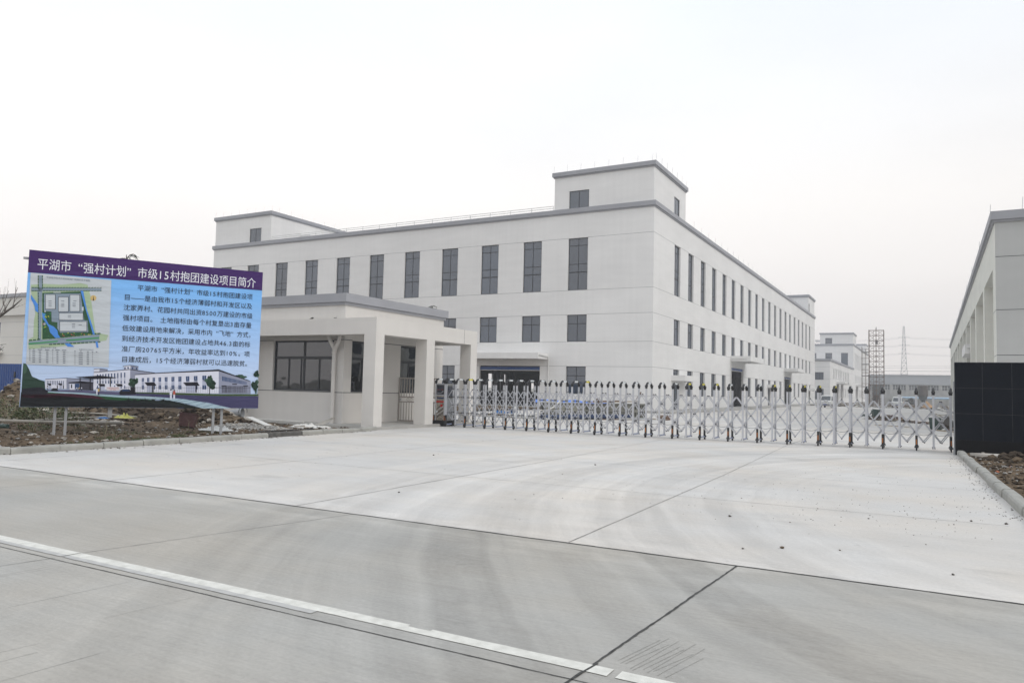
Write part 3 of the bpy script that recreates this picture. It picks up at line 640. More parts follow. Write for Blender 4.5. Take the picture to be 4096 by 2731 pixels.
# ================================================================== GATEHOUSE
GX, GY0, GY1, GW = -19.35, 21.57, 28.18, -27.4
gh_ = root('gatehouse', (GX, GY0, 0), 'small cream gatehouse with grey cornice and square-pillared porch, beside the folding gate', 'gatehouse')
pv = MB().m('pavement'); pv.box(-27.4, -17.02, 20.62, 28.6, -.05, .1); structure(pv, 'gatehouse_pavement')
gfh = [(-23.09 - GW, -19.86 - GW, 1.29, 3.27)]; gsh = [(22.02 - GY0, 22.78 - GY0 + .5, 1.29, 3.27), (25.06 - GY0, 26.46 - GY0, 1.27, 3.26)]
gnh = [(1.7, 2.5, 1.3, 3.15), (6.5, 7.05, 1.2, 2.75)]; gwh = [(1.2, 3.2, 1.0, 3.0)]
w = MB()
facade(w, 'stucco_warm', (GW, GY0), (1, 0), GX - GW, .05, 4.75, gfh, .17, (3.28, 1.27), 'groove'); facade(w, 'stucco_warm', (GX, GY0), (0, 1), GY1 - GY0, .05, 4.75, gsh, .17, (3.28, 1.27), 'groove')
facade(w, 'stucco_warm', (GX, GY1), (-1, 0), GX - GW, .05, 4.75, gnh, .17); facade(w, 'stucco_warm', (GW, GY1), (0, -1), GY1 - GY0, .05, 4.75, gwh, .17)
w.m('interior'); w.face([(GW + .18, GY0 + .18, .12), (GX - .18, GY0 + .18, .12), (GX - .18, GY1 - .18, .12), (GW + .18, GY1 - .18, .12)]); w.face([(GW + .18, GY0 + .18, 3.34), (GX - .18, GY0 + .18, 3.34), (GX - .18, GY1 - .18, 3.34), (GW + .18, GY1 - .18, 3.34)])
w.build('wall', gh_)
w = MB(); cornice(w, GW, GX, GY0, GY1, 5.05, .33, .11, .15, .07); w.m('trim'); w.face([(GW, GY0, 4.9), (GX, GY0, 4.9), (GX, GY1, 4.9), (GW, GY1, 4.9)]); w.build('cornice', gh_)
def gwin(org, ud, h, vb, hb):
    o = window(gh_, org, ud, *h, .12, vb, hb, .07); [setattr(c_, 'data', _clear(c_.data)) for c_ in o.children]
_CL = {}
def _clear(me):
    if me.name not in _CL: k = me.copy(); k.materials.clear(); k.materials.append(M['glass_clear']); _CL[me.name] = k
    return _CL[me.name]
gwin((GW, GY0), (1, 0), gfh[0], ((1.615, .07, 1.91, .1), (.8, .07, 1.28, .07), (2.42, .07, 1.28, .07), (1.46, .07, 1.25, .06)), ((1.3, .11),))
gwin((GX, GY0), (0, 1), gsh[0], ((.75, .07, 1.28, .08),), ((1.3, .11),)); gwin((GX, GY0), (0, 1), gsh[1], ((.72, .07, 1.3, .08),), ((1.32, .1),))
for h in gwh: gwin((GW, GY1), (0, -1), h, (((h[1] - h[0]) / 2, .07, 1.9, .07),), ((1.3, .08),))
gwin((GX, GY1), (-1, 0), gnh[0], ((.4, .07, 1.78, .05),), ((1.25, .07),))
# porch: roof slab with deep beams on square pillars
w = MB().m('stucco_warm')
w.box(-24.6, -17.06, 20.65, 21.15, 3.4, 4.0); w.box(-17.6, -17.06, 21.15, 27.45, 3.4, 4.0); w.box(-19.35, -17.6, 26.95, 27.45, 3.4, 4.0); w.box(-24.6, -24.1, 21.15, GY0, 3.4, 4.0)
w.box(-24.1, -17.6, 21.15, GY0, 3.7, 3.9); w.box(GX, -17.6, GY0, 26.95, 3.7, 3.9)
w.m('groove_light'); w.box(-17.059, -17.052, 26.4, 26.41, 3.4, 4.0)
w.build('porch_roof', gh_)
for x0, x1, y0, y1 in ((-17.6, -17.06, 20.65, 21.12), (-17.6, -17.06, 23.74, 24.27), (-17.6, -17.06, 26.95, 27.45), (-24.6, -24.08, 20.65, 21.12)):
    w = MB().m('stucco_warm'); w.box(x0, x1, y0, y1, -.02, 3.4); w.build('pillar', gh_)
w = MB().m('stucco_warm')      # Y-shaped rain pipe on the front wall corner
w.tube([(-19.72, 21.44, .1), (-19.72, 21.44, 2.82)], .075, 12); w.tube([(-19.72, 21.44, 2.7), (-19.72, 21.42, 2.95), (-19.84, 21.35, 3.2), (-19.95, 21.3, 3.42), (-19.95, 21.3, 3.7)], .07, 10)
w.tube([(-19.72, 21.44, 2.8), (-19.62, 21.4, 2.95), (-19.38, 21.3, 3.22), (-19.33, 21.28, 3.4), (-19.33, 21.28, 3.7)], .07, 10)
for z in (1.0, .85, 2.0, 2.75): w.tube([(-19.72, 21.44, z), (-19.72, 21.44, z + .06)], .088, 12)
w.build('rain_pipe', gh_)
w = MB().m('stucco_warm'); w.tube([(-19.78, 21.38, 1.15), (-19.78, 21.35, 1.15)], .06, 12); w.build('pipe_clip', gh_)

# small swing gate between the gatehouse wall and a pillar
pg = root('pedestrian_gate', (-19.3, 24.95, .1), 'narrow bronze bar gate with two ornaments between gatehouse wall and porch pillar', 'gate')
ang = math.atan2(25.45 - 24.98, -17.65 + 19.3); Lg = 1.68; w = MB().m('gate_brown')
w.box(0, .05, -.025, .025, .02, 1.83); w.box(Lg - .05, Lg, -.025, .025, .02, 1.83)
for z in (.04, .82, 1.02, 1.8): w.box(.05, Lg - .05, -.02, .02, z - .025, z + .025)
for k in range(13):
    x = .12 + k * (Lg - .24) / 12
    w.box(x - .013, x + .013, -.012, .012, .065, .795); w.box(x - .013, x + .013, -.012, .012, 1.045, 1.775)
o = w.build('gate_leaf', None); o.parent = pg
for cx in (.5, 1.2):
    w = MB().m('gate_brown')
    for k in range(16):
        a, b = 2 * math.pi * k / 16, 2 * math.pi * (k + 1) / 16
        w.bar((cx + .15 * math.cos(a), 0, .92 + .072 * math.sin(a)), (cx + .15 * math.cos(b), 0, .92 + .072 * math.sin(b)), .014)
    for s_ in (-1, 1):
        w.bar((cx - .09 * s_, 0, .96), (cx + .03 * s_, 0, .88), .012); w.bar((cx + .1 * s_, 0, .97), (cx, 0, .93), .012); w.bar((cx + .05 * s_, 0, .86), (cx + .12 * s_, 0, .93), .012)
    o = w.build('ornament', None); o.parent = pg
w = MB().m('steel'); w.box(.07, .13, -.05, -.03, .88, .96); o = w.build('latch', None); o.parent = pg
pg.rotation_euler = (0, 0, ang)
PLAN_ART=[
('paper',1,'96,8527 3237,8489 3335,2666 144,2693'),
('plangreen',2,'583,7882 1282,7911 2003,8119 2297,8047 2459,7223 2577,6168 2728,4938 3245,4804 3177,4440 1379,3909 206,3654 182,4292 350,4434 334,5503 368,5936 154,7330 138,7758'),
('plandark',3,'580,7297 2076,7574 2627,4796 1358,4472 692,4311'),
('plangrey',4,'645,7241 2041,7437 2250,5692 2382,5683 2436,4935 1346,4797 1233,5070 1219,5460 1001,5482 965,6129 686,6142'),
('plangrey',4,'156,7588 2860,7876 2857,7719 166,7340'),
('plangrey',4,'413,8409 538,8418 569,7599 598,6133 648,4329 756,4273 532,4234 466,6119 394,7360 440,7669'),
('plangrey',4,'187,4143 2888,4818 2897,4352 195,3930'),
('plangreen2',5,'1593,4360 2878,4640 2877,4542 1597,4274'),
('plangreen2',5,'191,4037 1288,4280 1266,4196 195,3943'),
('planblue',6,'161,7137 446,6526 477,6012 362,6107 325,6426 172,6859'),
('planblue',6,'615,6027 743,5976 766,5675 894,5299 1076,5186 1238,4940 1273,4683 1371,4465 1180,4436 964,4786 901,5126 763,5416 654,5664'),
('planblue',6,'2035,7613 2140,7618 2329,6408 2515,5673 2707,4794 2627,4788 2465,5580 2244,6576'),
('planblue',6,'1538,4117 1731,4131 1933,3927 1674,3917'),
('planblue',6,'2745,4327 2830,4333 2885,3929 2805,3923'),
('ink',5,'694,7208 1083,7256 1119,6285 730,6242'),
('paper',6,'710,7184 1064,7228 1098,6317 744,6278'),
('ink',5,'1188,7112 1589,7161 1625,6173 1225,6131'),
('paper',6,'1205,7088 1569,7132 1603,6206 1239,6167'),
('ink',5,'1625,7315 2025,7364 2067,6234 1666,6191'),
('paper',6,'1641,7290 2005,7335 2044,6267 1680,6228'),
('ink',5,'1252,6077 2200,6177 2218,5675 1271,5582'),
('paper',6,'1269,6053 2180,6149 2196,5708 1285,5619'),
('ink',5,'1298,5528 2365,5632 2390,4962 1323,4869'),
('paper',6,'1315,5504 2345,5604 2367,4995 1337,4905'),
('greyink',7,'833,6678 954,6692 955,6653 834,6639'),
('greyink',7,'836,6579 958,6593 959,6554 838,6540'),
('greyink',7,'840,6475 961,6489 963,6450 842,6436'),
('greyink',7,'1316,6712 1439,6727 1441,6687 1318,6673'),
('greyink',7,'1320,6617 1443,6631 1444,6591 1321,6578'),
('greyink',7,'1323,6517 1446,6530 1448,6491 1325,6477'),
('greyink',7,'1753,6785 1878,6799 1880,6760 1755,6745'),
('greyink',7,'1757,6684 1882,6698 1883,6659 1759,6645'),
('greyink',7,'1761,6579 1886,6593 1887,6554 1762,6540'),
('greyink',7,'1602,5948 1726,5960 1728,5921 1604,5908'),
('greyink',7,'1606,5843 1730,5855 1732,5816 1608,5804'),
('greyink',7,'1777,5426 1902,5438 1903,5398 1779,5387'),
('greyink',7,'1781,5317 1906,5328 1907,5289 1783,5277'),
('greyink',7,'2040,5385 2165,5397 2167,5357 2041,5345'),
('greyink',7,'1785,5203 1910,5214 1911,5175 1787,5164'),
('greyink',7,'827,6821 949,6835 950,6796 829,6782'),
('greyink',7,'1310,6878 1433,6892 1435,6853 1311,6839'),
('greyink',7,'1774,6932 1899,6947 1900,6908 1776,6893'),
('plandark',5,'168,7607 257,7619 259,7567 170,7555'),
('plandark',5,'176,7410 265,7421 267,7370 178,7359'),
('plandark',5,'272,7619 362,7632 364,7581 274,7569'),
('plandark',5,'280,7422 369,7435 371,7383 282,7372'),
('plandark',5,'377,7631 466,7646 468,7594 379,7583'),
('plandark',5,'384,7434 474,7448 476,7397 386,7385'),
('plandark',5,'587,7656 677,7674 679,7622 588,7610'),
('plandark',5,'594,7458 684,7475 686,7423 596,7412'),
('plandark',5,'692,7668 782,7688 784,7636 694,7624'),
('plandark',5,'699,7470 790,7489 792,7437 701,7425'),
('plandark',5,'798,7681 888,7702 890,7650 799,7638'),
('plandark',5,'805,7482 896,7502 898,7451 807,7439'),
('plandark',5,'904,7693 995,7716 997,7664 906,7652'),
('plandark',5,'911,7494 1002,7516 1004,7464 913,7452'),
('plandark',5,'1011,7706 1102,7730 1104,7678 1012,7666'),
('plandark',5,'1018,7506 1109,7530 1111,7478 1019,7466'),
('plandark',5,'1117,7718 1209,7744 1211,7692 1119,7680'),
('plandark',5,'1125,7519 1216,7544 1218,7491 1126,7480'),
('plandark',5,'1225,7731 1316,7758 1318,7706 1226,7694'),
('plandark',5,'1232,7531 1324,7557 1325,7505 1233,7493'),
('plandark',5,'1332,7744 1424,7772 1426,7720 1333,7708'),
('plandark',5,'1340,7543 1431,7571 1433,7519 1341,7507'),
('plandark',5,'1440,7756 1532,7786 1534,7734 1441,7722'),
('plandark',5,'1447,7556 1540,7585 1541,7533 1449,7521'),
('plandark',5,'1548,7769 1641,7801 1643,7748 1550,7736'),
('plandark',5,'1556,7568 1648,7599 1650,7547 1557,7535'),
('plandark',5,'1657,7782 1750,7815 1752,7762 1658,7750'),
('plandark',5,'1664,7580 1757,7613 1759,7561 1666,7549'),
('plandark',5,'1766,7795 1859,7829 1861,7777 1767,7764'),
('plandark',5,'1773,7593 1866,7627 1868,7574 1775,7563'),
('plandark',5,'1875,7808 1969,7844 1971,7791 1876,7779'),
('plandark',5,'1883,7605 1976,7641 1978,7588 1884,7576'),
('plandark',5,'1985,7821 2079,7858 2081,7805 1986,7793'),
('plandark',5,'1993,7618 2086,7655 2088,7603 1994,7590'),
('plandark',5,'2095,7834 2189,7873 2191,7820 2096,7807'),
('plandark',5,'2103,7631 2196,7670 2198,7617 2104,7605'),
('plandark',5,'2206,7847 2300,7887 2302,7834 2207,7822'),
('plandark',5,'2213,7643 2307,7684 2309,7631 2214,7619'),
('plandark',5,'2317,7860 2411,7902 2413,7849 2318,7836'),
('plandark',5,'2324,7656 2418,7698 2420,7645 2325,7633'),
('plandark',5,'2428,7873 2522,7917 2524,7863 2429,7851'),
('plandark',5,'2435,7669 2530,7713 2532,7659 2436,7647'),
('plandark',5,'2540,7886 2634,7932 2636,7878 2540,7866'),
('plandark',5,'2547,7682 2642,7727 2644,7674 2548,7661'),
('plandark',5,'2652,7899 2747,7946 2748,7893 2652,7880'),
('plandark',5,'2659,7694 2754,7741 2756,7688 2660,7676'),
('plandark',5,'2764,7912 2859,7961 2861,7908 2765,7895'),
('plandark',5,'2771,7707 2867,7756 2868,7702 2772,7690'),
('plandark',5,'371,8394 403,8399 409,8244 376,8239'),
('plandark',5,'525,8416 558,8421 564,8266 531,8261'),
('plandark',5,'377,8213 410,8218 416,8063 383,8058'),
('plandark',5,'532,8235 565,8240 571,8084 538,8080'),
('plandark',5,'384,8033 417,8037 422,7882 390,7878'),
('plandark',5,'539,8054 572,8058 577,7903 545,7899'),
('plandark',5,'391,7852 423,7856 429,7702 397,7697'),
('plandark',5,'546,7873 578,7877 584,7722 552,7718'),
('plandark',5,'398,7672 430,7676 436,7521 404,7517'),
('plandark',5,'553,7692 585,7696 591,7541 558,7537'),
('plandark',5,'411,7311 444,7315 449,7160 417,7156'),
('plandark',5,'418,7130 450,7134 456,6980 424,6976'),
('plandark',5,'425,6950 457,6954 463,6799 431,6795'),
('plandark',5,'432,6770 464,6774 470,6619 437,6615'),
('plandark',5,'438,6589 471,6593 477,6439 444,6435'),
('plandark',5,'445,6409 477,6413 483,6258 451,6255'),
('plandark',5,'452,6229 484,6233 490,6078 458,6075'),
('plandark',5,'459,6049 491,6052 497,5898 464,5895'),
('plandark',5,'465,5869 498,5872 504,5718 471,5715'),
('plandark',5,'472,5689 504,5692 510,5538 478,5535'),
('plandark',5,'479,5509 511,5512 517,5358 485,5355'),
('plandark',5,'486,5329 518,5332 524,5178 491,5175'),
('plandark',5,'492,5149 525,5152 531,4998 498,4995'),
('plandark',5,'499,4969 531,4972 537,4818 505,4815'),
('plandark',5,'506,4790 538,4793 544,4638 512,4636'),
('plandark',5,'513,4610 545,4613 551,4459 518,4456'),
('plandark',5,'519,4430 552,4433 558,4279 525,4276'),
('plandark',5,'196,4248 314,4275 317,4198 199,4172'),
('plandark',5,'343,4285 461,4311 464,4235 346,4208'),
('plandark',5,'491,4322 610,4349 613,4271 494,4245'),
('plandark',5,'939,4434 1060,4461 1063,4383 942,4356'),
('plandark',5,'954,4044 1074,4061 1077,3992 956,3975'),
('plandark',5,'1090,4471 1211,4498 1214,4421 1093,4394'),
('plandark',5,'1105,4068 1226,4086 1229,4016 1107,3999'),
('plandark',5,'1241,4509 1363,4536 1366,4458 1244,4431'),
('plandark',5,'1257,4092 1379,4110 1381,4041 1259,4023'),
('plandark',5,'1393,4547 1516,4575 1519,4496 1396,4469'),
('plandark',5,'1409,4117 1532,4135 1535,4065 1412,4047'),
('plandark',5,'1546,4585 1669,4613 1672,4534 1549,4507'),
('plandark',5,'1563,4141 1686,4159 1689,4090 1565,4072'),
('plandark',5,'1700,4624 1824,4651 1827,4573 1703,4545'),
('plandark',5,'1717,4166 1841,4184 1843,4114 1719,4096'),
('plandark',5,'1854,4662 1979,4690 1982,4611 1857,4583'),
('plandark',5,'1872,4191 1996,4209 1999,4139 1874,4121'),
('plandark',5,'2010,4701 2134,4729 2137,4650 2012,4622'),
('plandark',5,'2027,4216 2152,4234 2155,4164 2030,4146'),
('plandark',5,'2166,4740 2291,4768 2294,4689 2168,4661'),
('plandark',5,'2184,4241 2309,4259 2312,4189 2186,4171'),
('plandark',5,'2322,4779 2448,4807 2451,4728 2325,4700'),
('plandark',5,'2341,4266 2467,4285 2470,4214 2343,4196'),
('plandark',5,'2480,4818 2606,4847 2609,4767 2482,4739'),
('plandark',5,'2499,4291 2626,4310 2628,4239 2501,4221'),
('plandark',5,'2638,4858 2765,4886 2768,4806 2641,4778'),
('plandark',5,'2657,4317 2785,4336 2787,4265 2660,4246'),
('plandark',5,'2797,4897 2925,4926 2927,4846 2800,4817'),
('plandark',5,'2817,4342 2945,4361 2947,4290 2819,4272'),
('plangreen2',7,'699,5854 726,5890 755,5860 728,5823'),
('plangreen2',7,'649,5978 679,6019 711,5985 682,5944'),
('plangreen2',7,'753,4831 777,4862 802,4835 779,4803'),
('plangreen2',7,'721,5748 742,5777 765,5752 744,5724'),
('plangreen2',7,'894,5995 926,6038 961,6002 929,5959'),
('plangreen2',7,'869,5731 895,5765 922,5736 897,5702'),
('plangreen2',7,'680,5071 712,5115 747,5077 715,5034'),
('plangreen2',7,'710,5279 731,5308 754,5283 733,5255'),
('plangreen2',7,'638,5554 671,5599 706,5561 674,5517'),
('plangreen2',7,'748,5229 775,5266 805,5234 778,5198'),
('planyellow',7,'761,5770 786,5804 813,5775 788,5741'),
('planred',7,'663,5292 702,5344 743,5299 705,5248'),
('planyellow',7,'830,5802 863,5846 898,5809 866,5765'),
('plangreen2',7,'751,5704 783,5747 817,5711 786,5668'),
('plangreen2',7,'699,5337 730,5378 763,5343 733,5302'),
('plangreen2',7,'899,5878 920,5906 942,5882 922,5854'),
('planyellow',7,'729,5113 765,5161 804,5119 769,5071'),
('planyellow',7,'730,5741 758,5779 788,5747 760,5709'),
('plangreen2',7,'722,5888 759,5940 801,5896 763,5845'),
('plangreen2',7,'901,4541 920,4567 942,4544 922,4518'),
('planyellow',7,'722,5779 753,5822 788,5786 756,5742'),
('plangreen2',7,'720,5719 748,5756 778,5725 750,5687'),
('planyellow',7,'737,5087 759,5117 783,5092 761,5062'),
('plangreen2',7,'757,5313 783,5349 812,5318 786,5283'),
('plangreen2',7,'795,5135 822,5173 852,5141 825,5103'),
('planyellow',7,'766,5698 787,5725 809,5702 789,5674'),
('planred',7,'2245,4751 2280,4790 2317,4757 2282,4718'),
('planyellow',7,'1426,4701 1448,4726 1471,4705 1450,4681'),
('plangreen2',7,'1513,4702 1544,4737 1577,4707 1546,4672'),
('plangreen2',7,'2153,4816 2174,4840 2197,4820 2176,4796'),
('planyellow',7,'1859,4821 1884,4850 1911,4826 1886,4798'),
('planyellow',7,'2149,4774 2171,4798 2194,4778 2172,4753'),
('planyellow',7,'1414,4744 1436,4768 1459,4747 1437,4723'),
('plangreen2',7,'2299,4789 2322,4814 2346,4793 2323,4767'),
('planred',7,'1436,4622 1463,4653 1492,4627 1465,4596'),
('planred',7,'1851,4662 1880,4695 1911,4667 1882,4634'),
('planyellow',7,'2269,4772 2289,4794 2310,4775 2290,4753'),
('planyellow',7,'2479,4775 2514,4814 2551,4781 2516,4742'),
('planred',7,'1768,4700 1799,4735 1833,4705 1802,4669'),
('planred',7,'1751,4742 1772,4766 1795,4746 1774,4721'),
('plangreen2',7,'2331,4806 2356,4834 2383,4810 2358,4782'),
('planred',7,'1456,4616 1490,4655 1527,4622 1493,4583'),
('plangreen2',7,'1597,4733 1625,4766 1655,4738 1627,4706'),
('planred',7,'2172,4844 2192,4867 2214,4847 2194,4824'),
('plangreen2',7,'1927,4747 1951,4775 1978,4751 1953,4723'),
('planyellow',7,'1621,4807 1654,4845 1690,4813 1657,4775'),
('plangreen2',7,'2100,4801 2124,4829 2151,4806 2126,4778'),
('planyellow',7,'2417,4774 2450,4811 2486,4780 2453,4742'),
('plansand',3,'2682,7214 2675,7141 2650,7077 2612,7032 2566,7013 2518,7021 2477,7057 2449,7114 2437,7184 2443,7257 2468,7320 2506,7365 2552,7385 2600,7377 2641,7341 2670,7284'),
('ink',4,'2553,7359 2589,7033 2541,7027'),
('paper',7,'2126,6563 2191,6570 2201,6314 2135,6307'),
('paper',7,'702,5376 770,5382 775,5244 707,5238'),
('paper',7,'698,6144 756,6150 759,6081 701,6075'),
('paper',7,'994,7406 1274,7442 1276,7385 996,7350'),
('greyink',3,'222,3677 277,3680 279,3634 224,3630'),
('greyink',3,'360,3679 431,3684 433,3637 362,3632'),
('greyink',3,'544,3680 711,3691 713,3644 545,3633'),
('greyink',3,'814,3684 983,3696 985,3649 816,3637'),
('greyink',3,'1078,3692 1134,3696 1136,3648 1079,3645'),
('greyink',3,'1203,3691 1366,3703 1367,3655 1204,3644'),
('greyink',3,'1458,3696 1623,3707 1624,3660 1460,3648'),
('greyink',3,'1932,3665 1990,3668 1992,3620 1934,3617'),
('greyink',3,'2152,3668 2220,3673 2221,3624 2154,3620'),
('greyink',3,'2434,3673 2502,3678 2503,3629 2436,3625'),
('greyink',3,'2624,3676 2683,3680 2685,3632 2626,3628'),
('greyink',3,'2784,3679 2844,3683 2845,3635 2785,3631'),
('greyink',3,'234,3562 274,3565 275,3518 236,3516'),
('greyink',3,'348,3563 451,3570 453,3523 350,3516'),
('greyink',3,'588,3567 676,3573 677,3526 589,3520'),
('greyink',3,'859,3571 947,3577 949,3530 860,3524'),
('greyink',3,'1094,3576 1126,3579 1128,3531 1096,3529'),
('greyink',3,'1252,3578 1325,3583 1327,3535 1253,3530'),
('greyink',3,'1495,3581 1594,3588 1596,3540 1497,3534'),
('greyink',3,'1949,3548 1982,3550 1984,3502 1951,3499'),
('greyink',3,'2111,3547 2270,3557 2272,3509 2113,3499'),
('greyink',3,'2426,3553 2519,3559 2520,3511 2427,3505'),
('greyink',3,'2641,3558 2675,3560 2677,3512 2643,3510'),
('greyink',3,'238,3448 278,3450 280,3403 240,3401'),
('greyink',3,'353,3448 456,3454 458,3408 355,3401'),
('greyink',3,'592,3451 680,3457 682,3410 594,3404'),
('greyink',3,'863,3455 951,3461 953,3414 865,3408'),
('greyink',3,'1098,3460 1131,3462 1133,3415 1100,3413'),
('greyink',3,'1256,3461 1329,3466 1331,3419 1258,3414'),
('greyink',3,'1500,3464 1598,3471 1600,3423 1501,3417'),
('greyink',3,'1953,3430 1986,3432 1988,3384 1955,3382'),
('greyink',3,'2115,3429 2274,3439 2276,3391 2117,3381'),
('greyink',3,'2430,3435 2523,3441 2525,3392 2432,3386'),
('greyink',3,'2645,3439 2679,3441 2681,3393 2647,3391'),
('greyink',3,'243,3333 282,3335 284,3289 244,3286'),
('greyink',3,'357,3333 460,3339 462,3292 359,3286'),
('greyink',3,'596,3336 684,3342 686,3295 598,3289'),
('greyink',3,'867,3339 956,3345 958,3298 869,3292'),
('greyink',3,'1103,3344 1135,3346 1137,3299 1104,3296'),
('greyink',3,'1260,3345 1334,3349 1335,3302 1262,3297'),
('greyink',3,'1504,3347 1603,3353 1604,3306 1506,3300'),
('greyink',3,'1957,3312 1991,3314 1992,3266 1959,3264'),
('greyink',3,'2119,3311 2279,3321 2280,3272 2121,3263'),
('greyink',3,'2434,3316 2527,3322 2529,3273 2436,3268'),
('greyink',3,'2649,3320 2683,3322 2685,3274 2651,3272'),
('greyink',3,'247,3218 287,3221 288,3174 249,3171'),
('greyink',3,'361,3218 464,3224 466,3177 363,3171'),
('greyink',3,'601,3221 689,3226 690,3179 602,3174'),
('greyink',3,'871,3224 960,3229 962,3182 873,3176'),
('greyink',3,'1107,3228 1139,3230 1141,3182 1109,3180'),
('greyink',3,'1265,3228 1338,3233 1340,3185 1266,3181'),
('greyink',3,'1508,3230 1607,3236 1609,3189 1510,3183'),
('greyink',3,'1962,3194 1995,3196 1997,3148 1963,3146'),
('greyink',3,'2124,3193 2283,3202 2285,3154 2125,3144'),
('greyink',3,'2439,3197 2532,3203 2533,3155 2440,3149'),
('greyink',3,'2654,3201 2688,3203 2689,3155 2656,3153'),
('greyink',3,'251,3103 291,3106 293,3059 253,3057'),
('greyink',3,'366,3103 469,3109 471,3062 367,3056'),
('greyink',3,'605,3105 693,3111 695,3064 607,3058'),
('greyink',3,'876,3108 964,3113 966,3066 878,3061'),
('greyink',3,'1111,3111 1144,3113 1145,3066 1113,3064'),
('greyink',3,'1269,3112 1342,3116 1344,3069 1271,3064'),
('greyink',3,'1513,3113 1611,3119 1613,3071 1514,3066'),
('greyink',3,'1966,3076 1999,3078 2001,3030 1968,3028'),
('greyink',3,'2128,3074 2287,3084 2289,3036 2130,3026'),
('greyink',3,'2443,3079 2536,3084 2538,3036 2445,3030'),
('greyink',3,'2658,3082 2692,3084 2694,3035 2660,3034'),
('greyink',3,'256,2989 295,2991 297,2944 257,2942'),
('greyink',3,'370,2988 473,2994 475,2947 372,2941'),
('greyink',3,'609,2990 697,2995 699,2948 611,2943'),
('greyink',3,'880,2992 969,2997 970,2950 882,2945'),
('greyink',3,'1116,2995 1148,2997 1150,2950 1117,2948'),
('greyink',3,'1273,2995 1347,2999 1348,2952 1275,2948'),
('greyink',3,'1517,2996 1615,3002 1617,2954 1519,2949'),
('greyink',3,'1970,2959 2004,2960 2005,2912 1972,2911'),
('greyink',3,'2132,2956 2291,2965 2293,2917 2134,2908'),
('greyink',3,'2447,2960 2540,2965 2542,2917 2449,2912'),
('greyink',3,'2662,2963 2696,2965 2698,2916 2664,2915'),
('greyink',3,'374,2873 477,2879 479,2832 376,2826'),
('greyink',3,'614,2875 701,2880 703,2833 615,2828'),
('greyink',3,'884,2876 973,2881 975,2834 886,2829'),
('greyink',3,'1120,2879 1152,2881 1154,2833 1122,2832'),
('greyink',3,'1278,2879 1351,2883 1353,2835 1279,2831'),
('greyink',3,'1521,2879 1620,2885 1621,2837 1523,2832'),
('greyink',3,'1975,2841 2008,2843 2010,2795 1976,2793'),
('greyink',3,'2137,2838 2296,2847 2297,2799 2138,2790'),
('greyink',3,'2451,2842 2544,2847 2546,2798 2453,2793'),
('greyink',3,'2667,2844 2701,2846 2702,2797 2668,2796'),
('planline',2,'208,3596 1699,3611 1699,3599 208,3584'),
('planline',2,'213,3482 1703,3494 1703,3482 213,3470'),
('planline',2,'1908,3573 2911,3581 2911,3569 1908,3561'),
('planline',2,'217,3367 1707,3376 1707,3364 217,3355'),
('planline',2,'1912,3455 2915,3462 2915,3450 1912,3443'),
('planline',2,'221,3252 1712,3259 1712,3247 221,3240'),
('planline',2,'1916,3337 2920,3342 2920,3330 1916,3325'),
('planline',2,'226,3138 1716,3142 1716,3130 226,3126'),
('planline',2,'1920,3219 2924,3223 2924,3211 1920,3207'),
('planline',2,'230,3023 1720,3024 1720,3012 230,3011'),
('planline',2,'1925,3102 2928,3103 2928,3091 1925,3090'),
('planline',2,'234,2908 1724,2907 1724,2895 234,2896'),
('planline',2,'1929,2984 2933,2984 2933,2972 1929,2972'),
('planline',2,'239,2794 1729,2790 1729,2778 239,2782'),
('planline',2,'1933,2866 2937,2864 2937,2852 1933,2854'),
('planline',2,'243,2679 1733,2672 1733,2660 243,2667'),
('planline',2,'1938,2749 2941,2745 2941,2733 1938,2737'),
]
